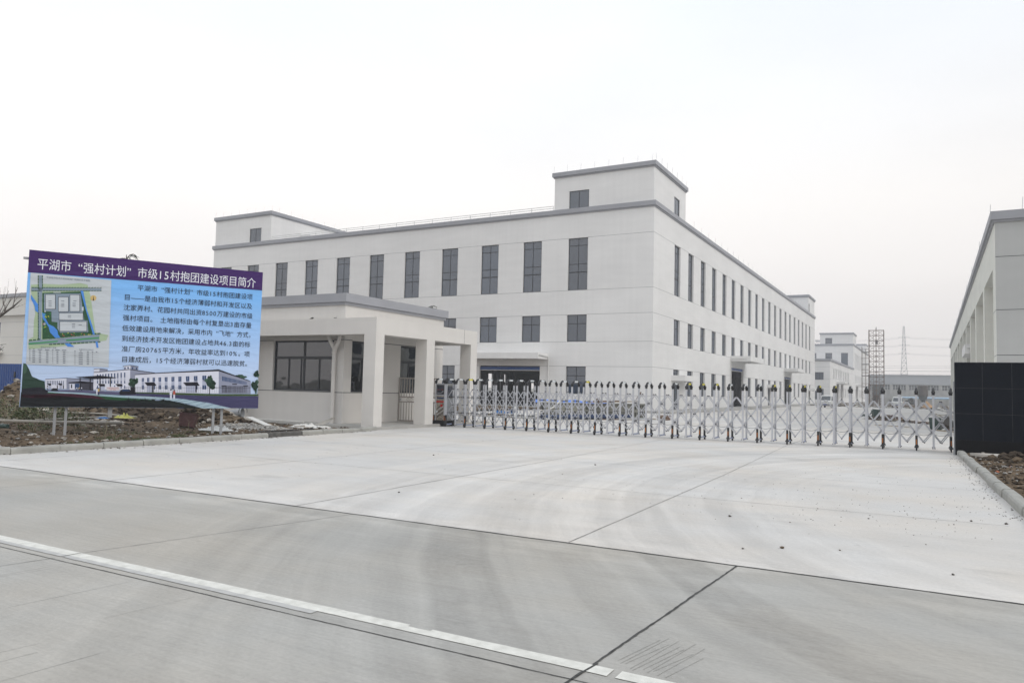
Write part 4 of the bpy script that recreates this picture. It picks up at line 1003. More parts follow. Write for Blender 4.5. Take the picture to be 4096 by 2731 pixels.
PICTURE_ART=[
('pictree',1,'46,2761 153,2713 271,2391 346,2103 406,1923 569,1820 679,1733 876,1649 918,1100 47,1075 43,2017'),
('pictree2',2,'47,2743 133,2693 205,2460 174,2168 73,2054'),
('picwall',2,'898,1789 1696,1884 1726,1179 914,1202'),
('picgrey',2,'1700,1884 2758,1814 2777,1153 1726,1179'),
('ink',3,'898,1797 1700,1895 2758,1825 2759,1795 1701,1862 899,1767'),
('picglass',3,'967,1678 991,1679 1000,1433 976,1432'),
('picglass',3,'1025,1680 1049,1681 1058,1435 1035,1434'),
('picglass',3,'1090,1683 1114,1684 1123,1437 1100,1436'),
('picglass',3,'1155,1685 1179,1686 1188,1439 1165,1438'),
('picglass',3,'1216,1687 1240,1688 1249,1441 1225,1441'),
('picglass',3,'1286,1690 1310,1691 1320,1422 1296,1421'),
('picglass',3,'1351,1693 1375,1693 1385,1424 1361,1423'),
('picglass',3,'1423,1695 1447,1696 1457,1426 1433,1425'),
('picglass',3,'1498,1698 1522,1699 1532,1429 1508,1428'),
('picglass',3,'1570,1701 1594,1702 1604,1431 1580,1430'),
('ink',3,'976,1395 1010,1396 1018,1176 984,1175'),
('ink',3,'1349,1408 1384,1409 1392,1187 1357,1186'),
('ink',3,'1578,1415 1614,1417 1622,1194 1587,1193'),
('ink',4,'967,1505 1129,1511 1134,1382 1047,1379'),
('ink',4,'1368,1527 1543,1533 1548,1403 1460,1400'),
('picwallb',3,'1037,1375 1134,1378 1142,1180 1044,1177'),
('picwallb',3,'1450,1396 1537,1399 1545,1181 1458,1178'),
('picroad',2,'1004,1102 1834,1126 5321,991 5331,717 3293,864 1051,993'),
('picpath',2,'45,1129 577,1053 578,1017 47,1075'),
('picpath',3,'1050,1012 2377,947 3761,818 5331,717 5337,522 3766,684 2157,818 1009,955'),
('picgrass',3,'49,1039 1009,955 2156,836 3766,684 5337,541 5345,287 37,785'),
('picflower',4,'58,786 1013,864 1932,887 2837,777 3304,560 46,568'),
('picdark',4,'32,930 1015,809 2163,650 3773,493 4949,481 5944,519 6632,304 7363,10 7446,-26 5500,20 20,20'),
('picdark2',5,'44,604 1504,525 3309,408 4828,317 6109,255 7175,0 5000,40 20,40'),
('ink',5,'45,1129 253,1190 485,1233 761,1260 1027,1048 1015,809 629,799 58,786'),
('ink',4,'1783,1608 2260,1701 2760,1644 2762,1587 1785,1553'),
('picwall',4,'1831,1517 2031,1513 2045,1125 1845,1126'),
('ink',5,'1888,1482 1932,1483 1941,1241 1897,1240'),
('picglass',4,'2042,1524 2198,1548 2209,1249 2052,1244'),
('picdarkg',4,'2216,1662 2737,1643 2779,1116 2235,1138'),
('picwall',3,'2747,2305 4220,2567 4268,1196 2777,1172'),
('picgrey',3,'4220,2567 5274,2363 5319,1070 4268,1196'),
('picwall',3,'2751,2532 2967,2570 2975,2353 2758,2317'),
('picgrey',3,'2967,2570 3299,2521 3304,2388 2975,2353'),
('ink',5,'2746,2540 2967,2577 3304,2529 3305,2499 2968,2547 2747,2509'),
('ink',4,'2747,2316 4220,2586 5273,2394 5275,2355 4221,2540 2748,2279'),
('picwall',3,'3951,2785 4223,2846 4232,2567 3965,2527'),
('picgrey',3,'4223,2846 4549,2777 4557,2556 4232,2575'),
('ink',5,'3904,2782 4222,2861 4563,2797 4564,2762 4223,2826 3905,2752'),
('picglass',5,'3973,2697 4030,2700 4035,2569 3978,2566'),
('picglass',5,'4100,2727 4158,2730 4162,2599 4105,2596'),
('picglass',5,'4287,2725 4344,2728 4349,2596 4291,2593'),
('picglass',5,'4450,2706 4508,2709 4513,2577 4455,2574'),
('picglass',4,'2883,2160 2928,2169 2940,1840 2894,1838'),
('picglass',4,'2900,1743 2941,1745 2947,1575 2906,1573'),
('picglass',4,'2911,1441 2952,1442 2960,1234 2918,1233'),
('picwallb',4,'2897,1838 2938,1840 2941,1745 2900,1743'),
('picglass',4,'2992,2178 3038,2188 3050,1858 3004,1856'),
('picglass',4,'3010,1748 3052,1749 3058,1579 3016,1577'),
('picwallb',4,'3006,1856 3048,1858 3052,1749 3010,1748'),
('picglass',4,'3098,2196 3144,2206 3155,1875 3109,1873'),
('picglass',4,'3116,1752 3157,1753 3164,1582 3122,1581'),
('picwallb',4,'3112,1873 3153,1875 3157,1753 3116,1752'),
('picglass',4,'3210,2215 3256,2225 3268,1893 3222,1892'),
('picglass',4,'3229,1756 3271,1757 3277,1586 3235,1585'),
('picwallb',4,'3224,1892 3266,1893 3271,1757 3229,1756'),
('picglass',4,'3326,2234 3372,2244 3384,1912 3337,1910'),
('picglass',4,'3345,1760 3387,1762 3393,1590 3351,1589'),
('picwallb',4,'3339,1911 3381,1912 3387,1762 3345,1760'),
('picglass',4,'3446,2255 3492,2264 3504,1932 3457,1930'),
('picglass',4,'3466,1765 3508,1766 3514,1595 3472,1593'),
('picwallb',4,'3460,1930 3502,1932 3508,1766 3466,1765'),
('picglass',4,'3569,2275 3615,2285 3627,1952 3580,1950'),
('picglass',4,'3589,1769 3631,1771 3637,1599 3595,1597'),
('picglass',4,'3600,1464 3642,1465 3649,1255 3607,1254'),
('picwallb',4,'3583,1950 3625,1952 3631,1771 3589,1769'),
('picglass',4,'3697,2297 3744,2307 3756,1973 3709,1971'),
('picglass',4,'3718,1774 3760,1776 3766,1603 3724,1602'),
('picglass',4,'3729,1468 3771,1469 3778,1259 3736,1258'),
('picwallb',4,'3711,1971 3753,1973 3760,1776 3718,1774'),
('picglass',4,'3833,2320 3880,2330 3891,1996 3844,1994'),
('picglass',4,'3854,1779 3897,1781 3903,1608 3860,1607'),
('picglass',4,'3865,1473 3907,1474 3915,1263 3872,1262'),
('picwallb',4,'3847,1994 3889,1995 3897,1781 3854,1779'),
('picglass',4,'3979,2344 4026,2354 4037,2019 3990,2017'),
('picglass',4,'4001,1785 4043,1787 4049,1613 4007,1612'),
('picglass',4,'4011,1477 4054,1479 4061,1267 4019,1266'),
('picwallb',4,'3992,2018 4035,2019 4043,1787 4001,1785'),
('ink',6,'2022,1953 2972,2099 3696,2004 3627,1959 2889,1868 2706,1861'),
('ink',6,'2205,1905 2245,1906 2268,1288 2227,1287'),
('ink',6,'2605,1883 2646,1885 2673,1150 2632,1149'),
('ink',6,'2993,1910 3034,1912 3062,1124 3021,1122'),
('ink',6,'3407,1973 3449,1974 3472,1326 3430,1325'),
('ink',6,'2935,1544 3211,1554 3240,1395 3044,1388'),
('ink',6,'3641,1568 3923,1578 3952,1418 3752,1411'),
('picwallb',5,'3055,1389 3216,1394 3227,1090 3066,1086'),
('sign',7,'3294,1366 3816,1383 3825,1126 3303,1111'),
('picwall',5,'4438,2218 8111,2663 8155,1046 4466,1053'),
('picgrey',5,'8111,2663 9644,1991 9672,1084 8155,1046'),
('ink',6,'4437,2238 5365,2393 8108,2760 9600,2011 9602,1964 8126,2634 5367,2344 4438,2198'),
('picglass',6,'4725,2008 4815,2020 4824,1762 4734,1750'),
('picwallb',6,'4734,1742 4824,1745 4832,1519 4742,1516'),
('picglass',6,'4742,1516 4832,1519 4842,1245 4751,1242'),
('picwall',7,'4775,2010 4784,1760 4774,1760 4765,2010'),
('picwall',7,'4792,1518 4801,1244 4791,1244 4782,1518'),
('picglass',6,'4948,2031 5044,2043 5053,1774 4957,1763'),
('picwallb',6,'4957,1764 5053,1768 5062,1527 4966,1524'),
('picglass',6,'4966,1524 5062,1527 5071,1252 4975,1249'),
('picwall',7,'5001,2033 5010,1782 5000,1782 4991,2033'),
('picwall',7,'5019,1525 5028,1250 5018,1250 5009,1525'),
('picglass',6,'5183,2055 5285,2067 5294,1786 5193,1776'),
('picwallb',6,'5192,1787 5294,1791 5303,1535 5201,1532'),
('picglass',6,'5201,1532 5303,1535 5312,1259 5210,1256'),
('picwall',7,'5239,2057 5248,1805 5238,1805 5229,2057'),
('picwall',7,'5257,1533 5266,1257 5256,1257 5247,1533'),
('picglass',6,'5435,2081 5547,2094 5557,1800 5445,1790'),
('picwallb',6,'5444,1812 5557,1816 5566,1544 5453,1540'),
('picglass',6,'5453,1540 5566,1544 5576,1267 5463,1263'),
('picwall',7,'5496,2083 5505,1831 5495,1831 5486,2083'),
('picwall',7,'5515,1542 5524,1265 5514,1265 5505,1542'),
('picglass',6,'5704,2109 5823,2122 5833,1815 5714,1805'),
('picwallb',6,'5713,1839 5832,1843 5842,1553 5723,1549'),
('picglass',6,'5723,1549 5842,1553 5851,1275 5733,1271'),
('picwall',7,'5769,2111 5777,1857 5767,1857 5759,2111'),
('picwall',7,'5787,1551 5797,1273 5787,1273 5777,1551'),
('picglass',6,'5994,2139 6124,2152 6134,1831 6004,1822'),
('picwallb',6,'6003,1867 6133,1872 6143,1563 6013,1559'),
('picglass',6,'6013,1559 6143,1563 6153,1283 6023,1280'),
('picwall',7,'6064,2141 6072,1886 6062,1886 6054,2141'),
('picwall',7,'6083,1561 6093,1282 6083,1282 6073,1561'),
('picglass',6,'6296,2170 6433,2184 6444,1847 6307,1839'),
('picwallb',6,'6305,1897 6442,1902 6453,1573 6316,1569'),
('picglass',6,'6316,1569 6453,1573 6462,1293 6325,1289'),
('picwall',7,'6369,2172 6378,1916 6368,1916 6359,2172'),
('picwall',7,'6389,1571 6399,1290 6389,1290 6379,1571'),
('picglass',6,'6633,2204 6781,2219 6793,1865 6644,1858'),
('picwallb',6,'6642,1931 6791,1936 6802,1585 6654,1580'),
('picglass',6,'6654,1580 6802,1585 6812,1303 6663,1298'),
('picwall',7,'6712,2207 6721,1950 6711,1950 6702,2207'),
('picwall',7,'6733,1583 6742,1301 6732,1301 6723,1583'),
('picglass',6,'6986,2241 7147,2256 7159,1885 6998,1878'),
('picwallb',6,'6995,1965 7156,1972 7169,1597 7008,1592'),
('picglass',6,'7008,1592 7169,1597 7178,1313 7017,1309'),
('picwall',7,'7072,2244 7080,1985 7070,1985 7062,2244'),
('picwall',7,'7093,1595 7102,1311 7092,1311 7083,1595'),
('picglass',6,'7365,2280 7544,2296 7556,1906 7377,1899'),
('picwallb',6,'7374,2003 7553,2010 7566,1610 7387,1604'),
('picglass',6,'7387,1604 7566,1610 7575,1325 7396,1320'),
('picwall',7,'7459,2283 7468,2023 7458,2023 7449,2283'),
('picwall',7,'7481,1607 7491,1322 7481,1322 7471,1607'),
('ink',8,'4843,1710 5260,1753 5370,1505 4977,1484'),
('picwallb',8,'4964,1483 5192,1491 5207,1053 4979,1047'),
('ink',8,'5180,1490 5243,1492 5258,1054 5195,1053'),
('ink',8,'6518,1770 7156,1822 7272,1567 6658,1539'),
('picwallb',8,'6644,1538 7084,1553 7099,1103 6659,1091'),
('ink',8,'7071,1552 7138,1554 7152,1104 7085,1102'),
('picglass',6,'8281,2280 8326,2269 8337,1942 8292,1940'),
('picdarkg',6,'8306,1601 8345,1602 8361,1093 8322,1092'),
('picglass',6,'8346,2260 8390,2249 8400,1928 8357,1927'),
('picdarkg',6,'8370,1603 8408,1604 8424,1095 8386,1094'),
('picglass',6,'8411,2241 8453,2230 8463,1915 8421,1913'),
('picdarkg',6,'8434,1605 8470,1607 8487,1097 8450,1096'),
('picglass',6,'8474,2221 8516,2210 8526,1902 8484,1900'),
('picdarkg',6,'8497,1607 8532,1609 8548,1098 8513,1097'),
('picglass',6,'8537,2202 8578,2191 8588,1889 8547,1887'),
('picdarkg',6,'8559,1609 8594,1611 8610,1100 8575,1099'),
('picglass',6,'8600,2183 8640,2172 8649,1876 8610,1874'),
('picdarkg',6,'8621,1611 8654,1613 8671,1101 8637,1101'),
('picglass',6,'8662,2165 8700,2153 8710,1863 8671,1862'),
('picdarkg',6,'8682,1613 8715,1615 8731,1103 8698,1102'),
('picglass',6,'8723,2146 8761,2135 8770,1851 8733,1849'),
('picdarkg',6,'8743,1615 8774,1617 8791,1104 8759,1104'),
('picglass',6,'8784,2128 8821,2116 8829,1838 8793,1837'),
('picdarkg',6,'8803,1617 8833,1618 8850,1106 8819,1105'),
('picglass',6,'8844,2109 8880,2098 8888,1826 8853,1825'),
('picdarkg',6,'8863,1619 8892,1620 8908,1107 8879,1107'),
('picglass',6,'8904,2091 8938,2080 8947,1814 8913,1813'),
('picdarkg',6,'8922,1621 8950,1622 8966,1109 8938,1108'),
('picglass',6,'8963,2073 8996,2062 9004,1803 8972,1801'),
('picdarkg',6,'8980,1623 9007,1624 9023,1110 8996,1110'),
('picglass',6,'9022,2056 9054,2044 9062,1791 9030,1790'),
('picdarkg',6,'9038,1625 9064,1626 9080,1112 9054,1111'),
('picglass',6,'9079,2038 9111,2027 9118,1780 9088,1779'),
('picdarkg',6,'9095,1627 9120,1628 9136,1113 9111,1113'),
('picglass',6,'9137,2021 9167,2009 9174,1769 9145,1768'),
('picdarkg',6,'9152,1629 9176,1630 9192,1115 9168,1114'),
('picglass',6,'9193,2004 9222,1992 9230,1758 9201,1757'),
('picdarkg',6,'9208,1631 9231,1631 9247,1116 9224,1116'),
('picglass',6,'9250,1987 9277,1975 9284,1747 9257,1746'),
('picdarkg',6,'9263,1633 9285,1633 9301,1118 9280,1117'),
('picglass',6,'9305,1970 9332,1958 9339,1736 9312,1736'),
('picdarkg',6,'9318,1634 9339,1635 9355,1119 9334,1118'),
('picglass',6,'9360,1953 9385,1941 9392,1726 9367,1725'),
('picdarkg',6,'9373,1636 9392,1637 9408,1120 9389,1120'),
('picglass',6,'9414,1937 9439,1925 9445,1716 9421,1715'),
('picdarkg',6,'9426,1638 9445,1639 9461,1122 9442,1121'),
('ink',7,'8269,1621 8492,1629 8494,1565 8271,1558'),
('ink',7,'8768,1766 8993,1774 8995,1709 8770,1702'),
('ink',7,'9296,1655 9525,1663 9527,1598 9298,1591'),
('ink',9,'4098,1383 4112,1004 4106,1004 4092,1383'),
('ink',9,'4194,1386 4208,1006 4202,1006 4188,1386'),
('ink',9,'4291,1389 4304,1009 4298,1009 4285,1389'),
('ink',9,'4387,1392 4401,1011 4395,1011 4381,1392'),
('ink',9,'4484,1395 4497,1014 4491,1014 4478,1395'),
('ink',9,'4580,1438 4594,1017 4588,1017 4574,1438'),
('ink',9,'4677,1442 4692,1019 4686,1019 4671,1442'),
('ink',9,'4775,1445 4790,1022 4784,1022 4769,1445'),
('ink',9,'4873,1448 4887,1024 4881,1024 4867,1448'),
('ink',9,'4971,1451 4986,1027 4980,1027 4965,1451'),
('ink',9,'5070,1454 5084,1029 5078,1029 5064,1454'),
('ink',9,'5168,1457 5183,1032 5177,1032 5162,1457'),
('ink',9,'5268,1461 5282,1034 5276,1034 5262,1461'),
('ink',9,'5367,1464 5381,1037 5375,1037 5361,1464'),
('ink',9,'5467,1467 5481,1040 5475,1040 5461,1467'),
('ink',9,'5567,1470 5581,1042 5575,1042 5561,1470'),
('ink',9,'5667,1473 5681,1045 5675,1045 5661,1473'),
('ink',9,'5767,1477 5782,1047 5776,1047 5761,1477'),
('ink',9,'5868,1480 5883,1050 5877,1050 5862,1480'),
('ink',9,'5969,1483 5984,1053 5978,1053 5963,1483'),
('ink',9,'6071,1487 6085,1055 6079,1055 6065,1487'),
('ink',9,'6172,1490 6187,1058 6181,1058 6166,1490'),
('ink',9,'6274,1493 6289,1061 6283,1061 6268,1493'),
('ink',9,'6377,1496 6391,1063 6385,1063 6371,1496'),
('ink',9,'6479,1500 6494,1066 6488,1066 6473,1500'),
('ink',9,'6582,1503 6597,1069 6591,1069 6576,1503'),
('ink',9,'6686,1506 6700,1071 6694,1071 6680,1506'),
('ink',9,'6789,1510 6803,1074 6797,1074 6783,1510'),
('ink',9,'6893,1513 6907,1077 6901,1077 6887,1513'),
('ink',9,'6997,1516 7011,1079 7005,1079 6991,1516'),
('ink',9,'7102,1520 7116,1082 7110,1082 7096,1520'),
('ink',9,'7206,1523 7221,1085 7215,1085 7200,1523'),
('ink',9,'7311,1527 7326,1088 7320,1088 7305,1527'),
('ink',9,'7417,1530 7431,1090 7425,1090 7411,1530'),
('ink',9,'7522,1533 7537,1093 7531,1093 7516,1533'),
('ink',9,'7628,1537 7643,1096 7637,1096 7622,1537'),
('ink',9,'7735,1540 7749,1099 7743,1099 7729,1540'),
('ink',9,'7841,1544 7856,1101 7850,1101 7835,1544'),
('ink',9,'7948,1547 7963,1104 7957,1104 7942,1547'),
('ink',9,'8056,1551 8070,1107 8064,1107 8050,1551'),
('ink',9,'8163,1554 8178,1110 8172,1110 8157,1554'),
('ink',9,'8271,1557 8286,1113 8280,1113 8265,1557'),
('ink',9,'8380,1561 8394,1115 8388,1115 8374,1561'),
('ink',9,'8488,1564 8502,1118 8496,1118 8482,1564'),
('ink',9,'8597,1568 8611,1121 8605,1121 8591,1568'),
('ink',9,'8706,1571 8721,1124 8715,1124 8700,1571'),
('ink',9,'8816,1575 8830,1127 8824,1127 8810,1575'),
('ink',9,'8926,1579 8940,1130 8934,1130 8920,1579'),
('ink',9,'9036,1582 9050,1132 9044,1132 9030,1582'),
('ink',9,'9147,1586 9161,1135 9155,1135 9141,1586'),
('ink',9,'9258,1589 9272,1138 9266,1138 9252,1589'),
('ink',9,'9369,1593 9383,1141 9377,1141 9363,1593'),
('ink',9,'9481,1596 9495,1144 9489,1144 9475,1596'),
('ink',9,'9593,1600 9607,1147 9601,1147 9587,1600'),
('ink',9,'4047,1355 9660,1478 9660,1468 4047,1345'),
('picgrassd',8,'4504,1034 5823,1049 7958,999 10050,1050 10054,911 7962,872 5827,926 4506,974'),
('picroad2',7,'4506,962 5827,914 7962,864 10055,894 10067,27 8767,13 7703,404 6357,671 4560,835'),
('picpath2',9,'4067,803 5065,766 5939,662 6622,614 7650,361 8767,13 7445,-18 6899,267 5944,531 4070,696'),
('picpathline',10,'6631,298 7319,496 7323,468 6635,270'),
('picpathline',10,'7139,201 7565,395 7571,367 7145,173'),
('picpathline',10,'7467,80 7923,287 7929,259 7473,52'),
('picpathline',10,'7987,23 8285,174 8291,146 7993,-5'),
('picpathline',10,'6363,438 6888,563 6892,535 6367,410'),
('picpathline',10,'6151,475 6513,626 6519,598 6157,447'),
('pictree',10,'4468,1472 4433,1388 4403,1391 4344,1402 4324,1467 4350,1520 4396,1588 4442,1549'),
('pictree',10,'4403,1815 4406,1731 4340,1662 4275,1701 4261,1810 4277,1921 4331,1901 4374,1884'),
('pictree',10,'4585,1745 4560,1660 4516,1600 4456,1638 4420,1739 4451,1802 4505,1890 4574,1828'),
('pictree',10,'4421,1855 4427,1737 4357,1702 4299,1782 4281,1849 4277,1911 4348,1940 4415,1934'),
('pictree2',10,'4579,1908 4572,1857 4523,1808 4469,1847 4472,1904 4473,2000 4516,2002 4564,1982'),
('pictree',10,'4371,1876 4331,1787 4284,1779 4218,1793 4208,1870 4231,1951 4276,1989 4333,1929'),
('pictree',10,'4366,1843 4319,1784 4286,1689 4239,1759 4200,1837 4229,1910 4276,1963 4324,1917'),
('pictree2',10,'4450,1826 4451,1762 4392,1720 4334,1765 4326,1821 4325,1895 4386,1908 4430,1910'),
('pictree',10,'4536,1837 4529,1762 4481,1761 4432,1766 4410,1832 4446,1886 4476,1908 4512,1894'),
('pictree',10,'4328,1594 4351,1472 4276,1422 4196,1514 4171,1589 4200,1684 4266,1709 4318,1660'),
('pictree',10,'4382,1787 4357,1675 4284,1653 4244,1680 4216,1781 4213,1870 4274,1943 4338,1864'),
('pictree',10,'4504,1697 4508,1610 4476,1567 4441,1481 4389,1463 4329,1478 4278,1570 4254,1598 4269,1689 4265,1769 4284,1834 4319,1846 4375,1871 4420,1855 4488,1863 4484,1776'),
('pictree2',11,'4377,1705 4387,1655 4351,1656 4321,1667 4318,1703 4324,1757 4346,1775 4382,1739'),
('pictree',11,'4371,1657 4348,1599 4311,1597 4277,1616 4246,1652 4272,1698 4307,1731 4350,1719'),
('pictree2',11,'4293,1796 4298,1763 4260,1722 4232,1745 4213,1793 4214,1831 4256,1849 4291,1837'),
('pictree2',11,'4327,1666 4299,1632 4281,1603 4258,1628 4249,1663 4259,1708 4276,1737 4308,1717'),
('pictree',11,'4466,1784 4459,1713 4416,1717 4378,1737 4363,1780 4378,1820 4412,1846 4459,1837'),
('pictree2',11,'4374,1708 4358,1662 4331,1643 4303,1647 4282,1705 4297,1765 4326,1784 4379,1766'),
('pictree2',11,'4374,1671 4377,1639 4350,1632 4332,1643 4324,1669 4332,1692 4347,1717 4377,1701'),
('pictree',11,'4470,1884 4451,1817 4423,1786 4389,1822 4358,1880 4374,1935 4416,1967 4447,1952'),
('pictree',11,'4457,1820 4446,1776 4398,1726 4369,1771 4335,1815 4347,1890 4393,1872 4444,1859'),
('pictree',11,'4446,1859 4428,1815 4384,1789 4338,1792 4331,1855 4356,1893 4379,1932 4425,1916'),
('pictree2',11,'4428,1705 4439,1668 4397,1636 4354,1657 4353,1703 4347,1741 4392,1784 4437,1759'),
('pictree2',11,'4424,1795 4424,1742 4393,1697 4346,1649 4303,1669 4279,1717 4266,1789 4265,1848 4293,1916 4337,1895 4376,1905 4412,1863'),
('ink',9,'4293,1389 4466,1395 4477,1074 4304,1069'),
('pictree2',10,'7698,1961 7632,1859 7585,1799 7490,1878 7480,1953 7502,2060 7576,2073 7637,2088'),
('pictree',10,'7859,1936 7801,1807 7752,1815 7656,1801 7660,1928 7670,2042 7742,2118 7826,2068'),
('pictree',10,'7916,1888 7906,1804 7859,1762 7807,1816 7759,1883 7803,1962 7852,1964 7927,1942'),
('pictree2',10,'7785,2078 7760,2036 7734,1966 7698,2005 7652,2073 7690,2129 7727,2177 7759,2147'),
('pictree2',10,'7844,2070 7849,1992 7803,1957 7756,2013 7745,2066 7766,2113 7796,2183 7832,2112'),
('pictree',10,'8013,1783 7985,1705 7931,1634 7889,1698 7826,1777 7856,1883 7921,1917 7966,1859'),
('pictree',10,'7989,1497 7961,1423 7892,1371 7837,1427 7817,1491 7835,1591 7884,1608 7939,1562'),
('pictree2',10,'7962,1650 7958,1535 7874,1479 7807,1530 7782,1644 7780,1757 7863,1832 7945,1756'),
('pictree',10,'8001,1741 7989,1654 7933,1626 7872,1648 7863,1736 7862,1818 7925,1872 7980,1814'),
('pictree',10,'7992,1479 7960,1393 7872,1313 7783,1369 7747,1472 7778,1598 7863,1595 7938,1598'),
('pictree',10,'7883,1469 7840,1398 7794,1363 7740,1401 7700,1463 7717,1562 7786,1633 7833,1555'),
('pictree',10,'7900,1757 7883,1663 7872,1627 7837,1577 7779,1529 7720,1471 7652,1545 7599,1583 7590,1674 7563,1745 7549,1841 7599,1892 7637,1917 7708,1994 7766,1958 7824,1995 7863,1907 7884,1832'),
('pictree2',11,'7777,2222 7781,2152 7749,2121 7720,2148 7692,2218 7710,2286 7743,2308 7784,2273'),
('pictree2',11,'7792,2199 7802,2129 7753,2115 7708,2133 7676,2195 7715,2277 7746,2331 7800,2274'),
('pictree',11,'7682,2164 7688,2102 7646,2089 7596,2088 7602,2161 7607,2218 7641,2239 7673,2253'),
('pictree2',11,'7747,2104 7742,2042 7701,2010 7671,2007 7659,2100 7650,2166 7695,2184 7746,2193'),
('pictree',11,'7705,2208 7684,2141 7652,2146 7614,2155 7605,2204 7624,2244 7647,2293 7678,2255'),
('pictree2',11,'7645,1928 7620,1877 7597,1872 7571,1881 7547,1924 7562,1992 7593,1992 7624,1972'),
('pictree',11,'7693,1897 7685,1847 7649,1777 7618,1813 7594,1894 7595,1944 7641,2026 7685,1965'),
('pictree2',11,'7772,2224 7765,2159 7739,2158 7703,2178 7703,2221 7702,2297 7734,2319 7760,2297'),
('pictree',11,'7892,1912 7867,1821 7821,1771 7765,1835 7746,1907 7778,1994 7812,2038 7870,1976'),
('pictree2',11,'7854,2052 7832,2000 7782,1923 7736,1972 7738,2047 7739,2099 7774,2171 7828,2134'),
('pictree2',11,'7743,1908 7727,1859 7691,1808 7663,1836 7646,1905 7656,1977 7685,1986 7716,1979'),
('pictree2',11,'7828,2007 7796,1938 7777,1869 7748,1835 7706,1849 7668,1872 7641,1913 7624,1999 7626,2077 7650,2126 7691,2196 7732,2176 7772,2116 7787,2086'),
('ink',11,'7706,1413 7739,1414 7753,973 7720,972'),
('pictree',7,'9913,2390 9889,2312 9865,2284 9838,2331 9814,2386 9833,2450 9858,2530 9897,2462'),
('pictree',7,'9989,2546 9984,2441 9950,2415 9905,2463 9888,2541 9916,2612 9943,2661 9979,2637'),
('pictree',7,'9859,2470 9856,2365 9817,2366 9765,2403 9762,2466 9781,2550 9809,2599 9856,2558'),
('pictree',7,'9996,2651 9990,2548 9945,2524 9919,2558 9885,2646 9895,2715 9938,2774 9964,2727'),
('pictree2',7,'9949,2401 9948,2337 9926,2330 9902,2334 9884,2398 9903,2447 9921,2491 9954,2440'),
('pictree',7,'9967,2380 9946,2323 9929,2291 9893,2311 9887,2377 9894,2419 9923,2477 9958,2451'),
('pictree',7,'9848,2400 9844,2359 9825,2346 9809,2358 9798,2398 9805,2465 9822,2457 9842,2448'),
('pictree2',7,'9903,2414 9879,2350 9852,2309 9802,2343 9810,2410 9806,2476 9846,2495 9885,2527'),
('pictree',7,'9986,2711 9986,2639 9957,2640 9924,2628 9907,2707 9919,2777 9952,2795 9979,2752'),
('pictree',7,'10017,2498 10004,2417 9968,2418 9945,2445 9935,2494 9934,2570 9964,2579 9994,2569'),
('pictree2',7,'10053,2409 10021,2301 9990,2255 9934,2321 9931,2404 9936,2473 9983,2502 10034,2515'),
('pictree',7,'9967,2525 9989,2434 9947,2365 9911,2364 9870,2316 9836,2338 9811,2420 9785,2517 9811,2598 9832,2680 9864,2709 9899,2747 9937,2678 9970,2625'),
('pictree2',7,'9957,1184 9969,1118 9928,1071 9897,1101 9889,1182 9900,1249 9922,1280 9952,1287'),
('pictree2',7,'9867,1463 9867,1363 9836,1319 9800,1362 9769,1460 9803,1525 9828,1588 9856,1579'),
('pictree',7,'9820,1784 9798,1629 9761,1573 9702,1609 9666,1778 9711,1881 9749,1968 9786,1949'),
('pictree',7,'9777,1623 9776,1540 9750,1471 9704,1552 9700,1620 9704,1735 9740,1767 9773,1681'),
('pictree',7,'9926,1881 9922,1802 9891,1778 9866,1818 9854,1879 9855,1980 9884,2015 9930,1941'),
('pictree',7,'10036,1591 10025,1525 9976,1477 9927,1520 9902,1587 9919,1691 9967,1772 10008,1662'),
('pictree',7,'9828,1799 9827,1721 9791,1628 9742,1694 9732,1795 9750,1879 9782,1906 9828,1918'),
('pictree',7,'9866,1730 9875,1633 9831,1619 9799,1629 9765,1727 9799,1832 9822,1888 9872,1858'),
('pictree2',7,'9967,1356 9968,1246 9918,1153 9864,1259 9838,1353 9869,1496 9908,1490 9945,1473'),
('pictree2',7,'10045,1917 10007,1787 9961,1719 9894,1797 9902,1912 9906,2040 9948,2147 9996,2032'),
('pictree2',7,'9966,1908 9969,1799 9922,1799 9879,1808 9857,1904 9873,2014 9914,2049 9957,2030'),
('pictree',7,'10022,1614 9982,1478 9971,1415 9923,1279 9868,1271 9833,1365 9772,1469 9779,1606 9761,1753 9804,1828 9848,1934 9906,1913 9948,1827 9983,1734'),
('pictree',4,'9042,2269 9057,2250 9001,2226 8970,2241 8928,2264 8948,2286 8999,2296 9044,2304'),
('pictree',4,'9024,2358 9030,2321 8970,2322 8924,2327 8904,2353 8925,2394 8968,2388 9017,2390'),
('pictree2',4,'9416,2292 9385,2235 9308,2246 9255,2240 9236,2285 9232,2341 9304,2345 9385,2323'),
('pictree',4,'9099,2329 9104,2300 9040,2256 8956,2295 8938,2322 8985,2364 9036,2374 9105,2369'),
('pictree',4,'9241,2366 9212,2323 9163,2332 9100,2332 9091,2360 9111,2388 9161,2411 9200,2402'),
('pictree2',4,'9468,2288 9438,2247 9359,2206 9293,2243 9235,2278 9278,2313 9355,2333 9403,2341'),
('pictree2',4,'9333,2177 9323,2134 9263,2090 9193,2137 9149,2170 9204,2219 9259,2220 9332,2229'),
('pictree2',4,'9274,2393 9249,2349 9159,2345 9086,2351 9047,2384 9071,2420 9156,2437 9226,2437'),
('pictree',4,'9137,2246 9095,2198 9056,2192 8997,2205 8952,2238 8991,2276 9053,2299 9119,2271'),
('pictree2',4,'9150,2389 9147,2346 9095,2327 9028,2346 8991,2383 9031,2422 9091,2433 9133,2416'),
('pictree2',4,'9107,2341 9078,2309 9050,2296 9021,2304 8985,2336 8992,2367 9047,2371 9082,2370'),
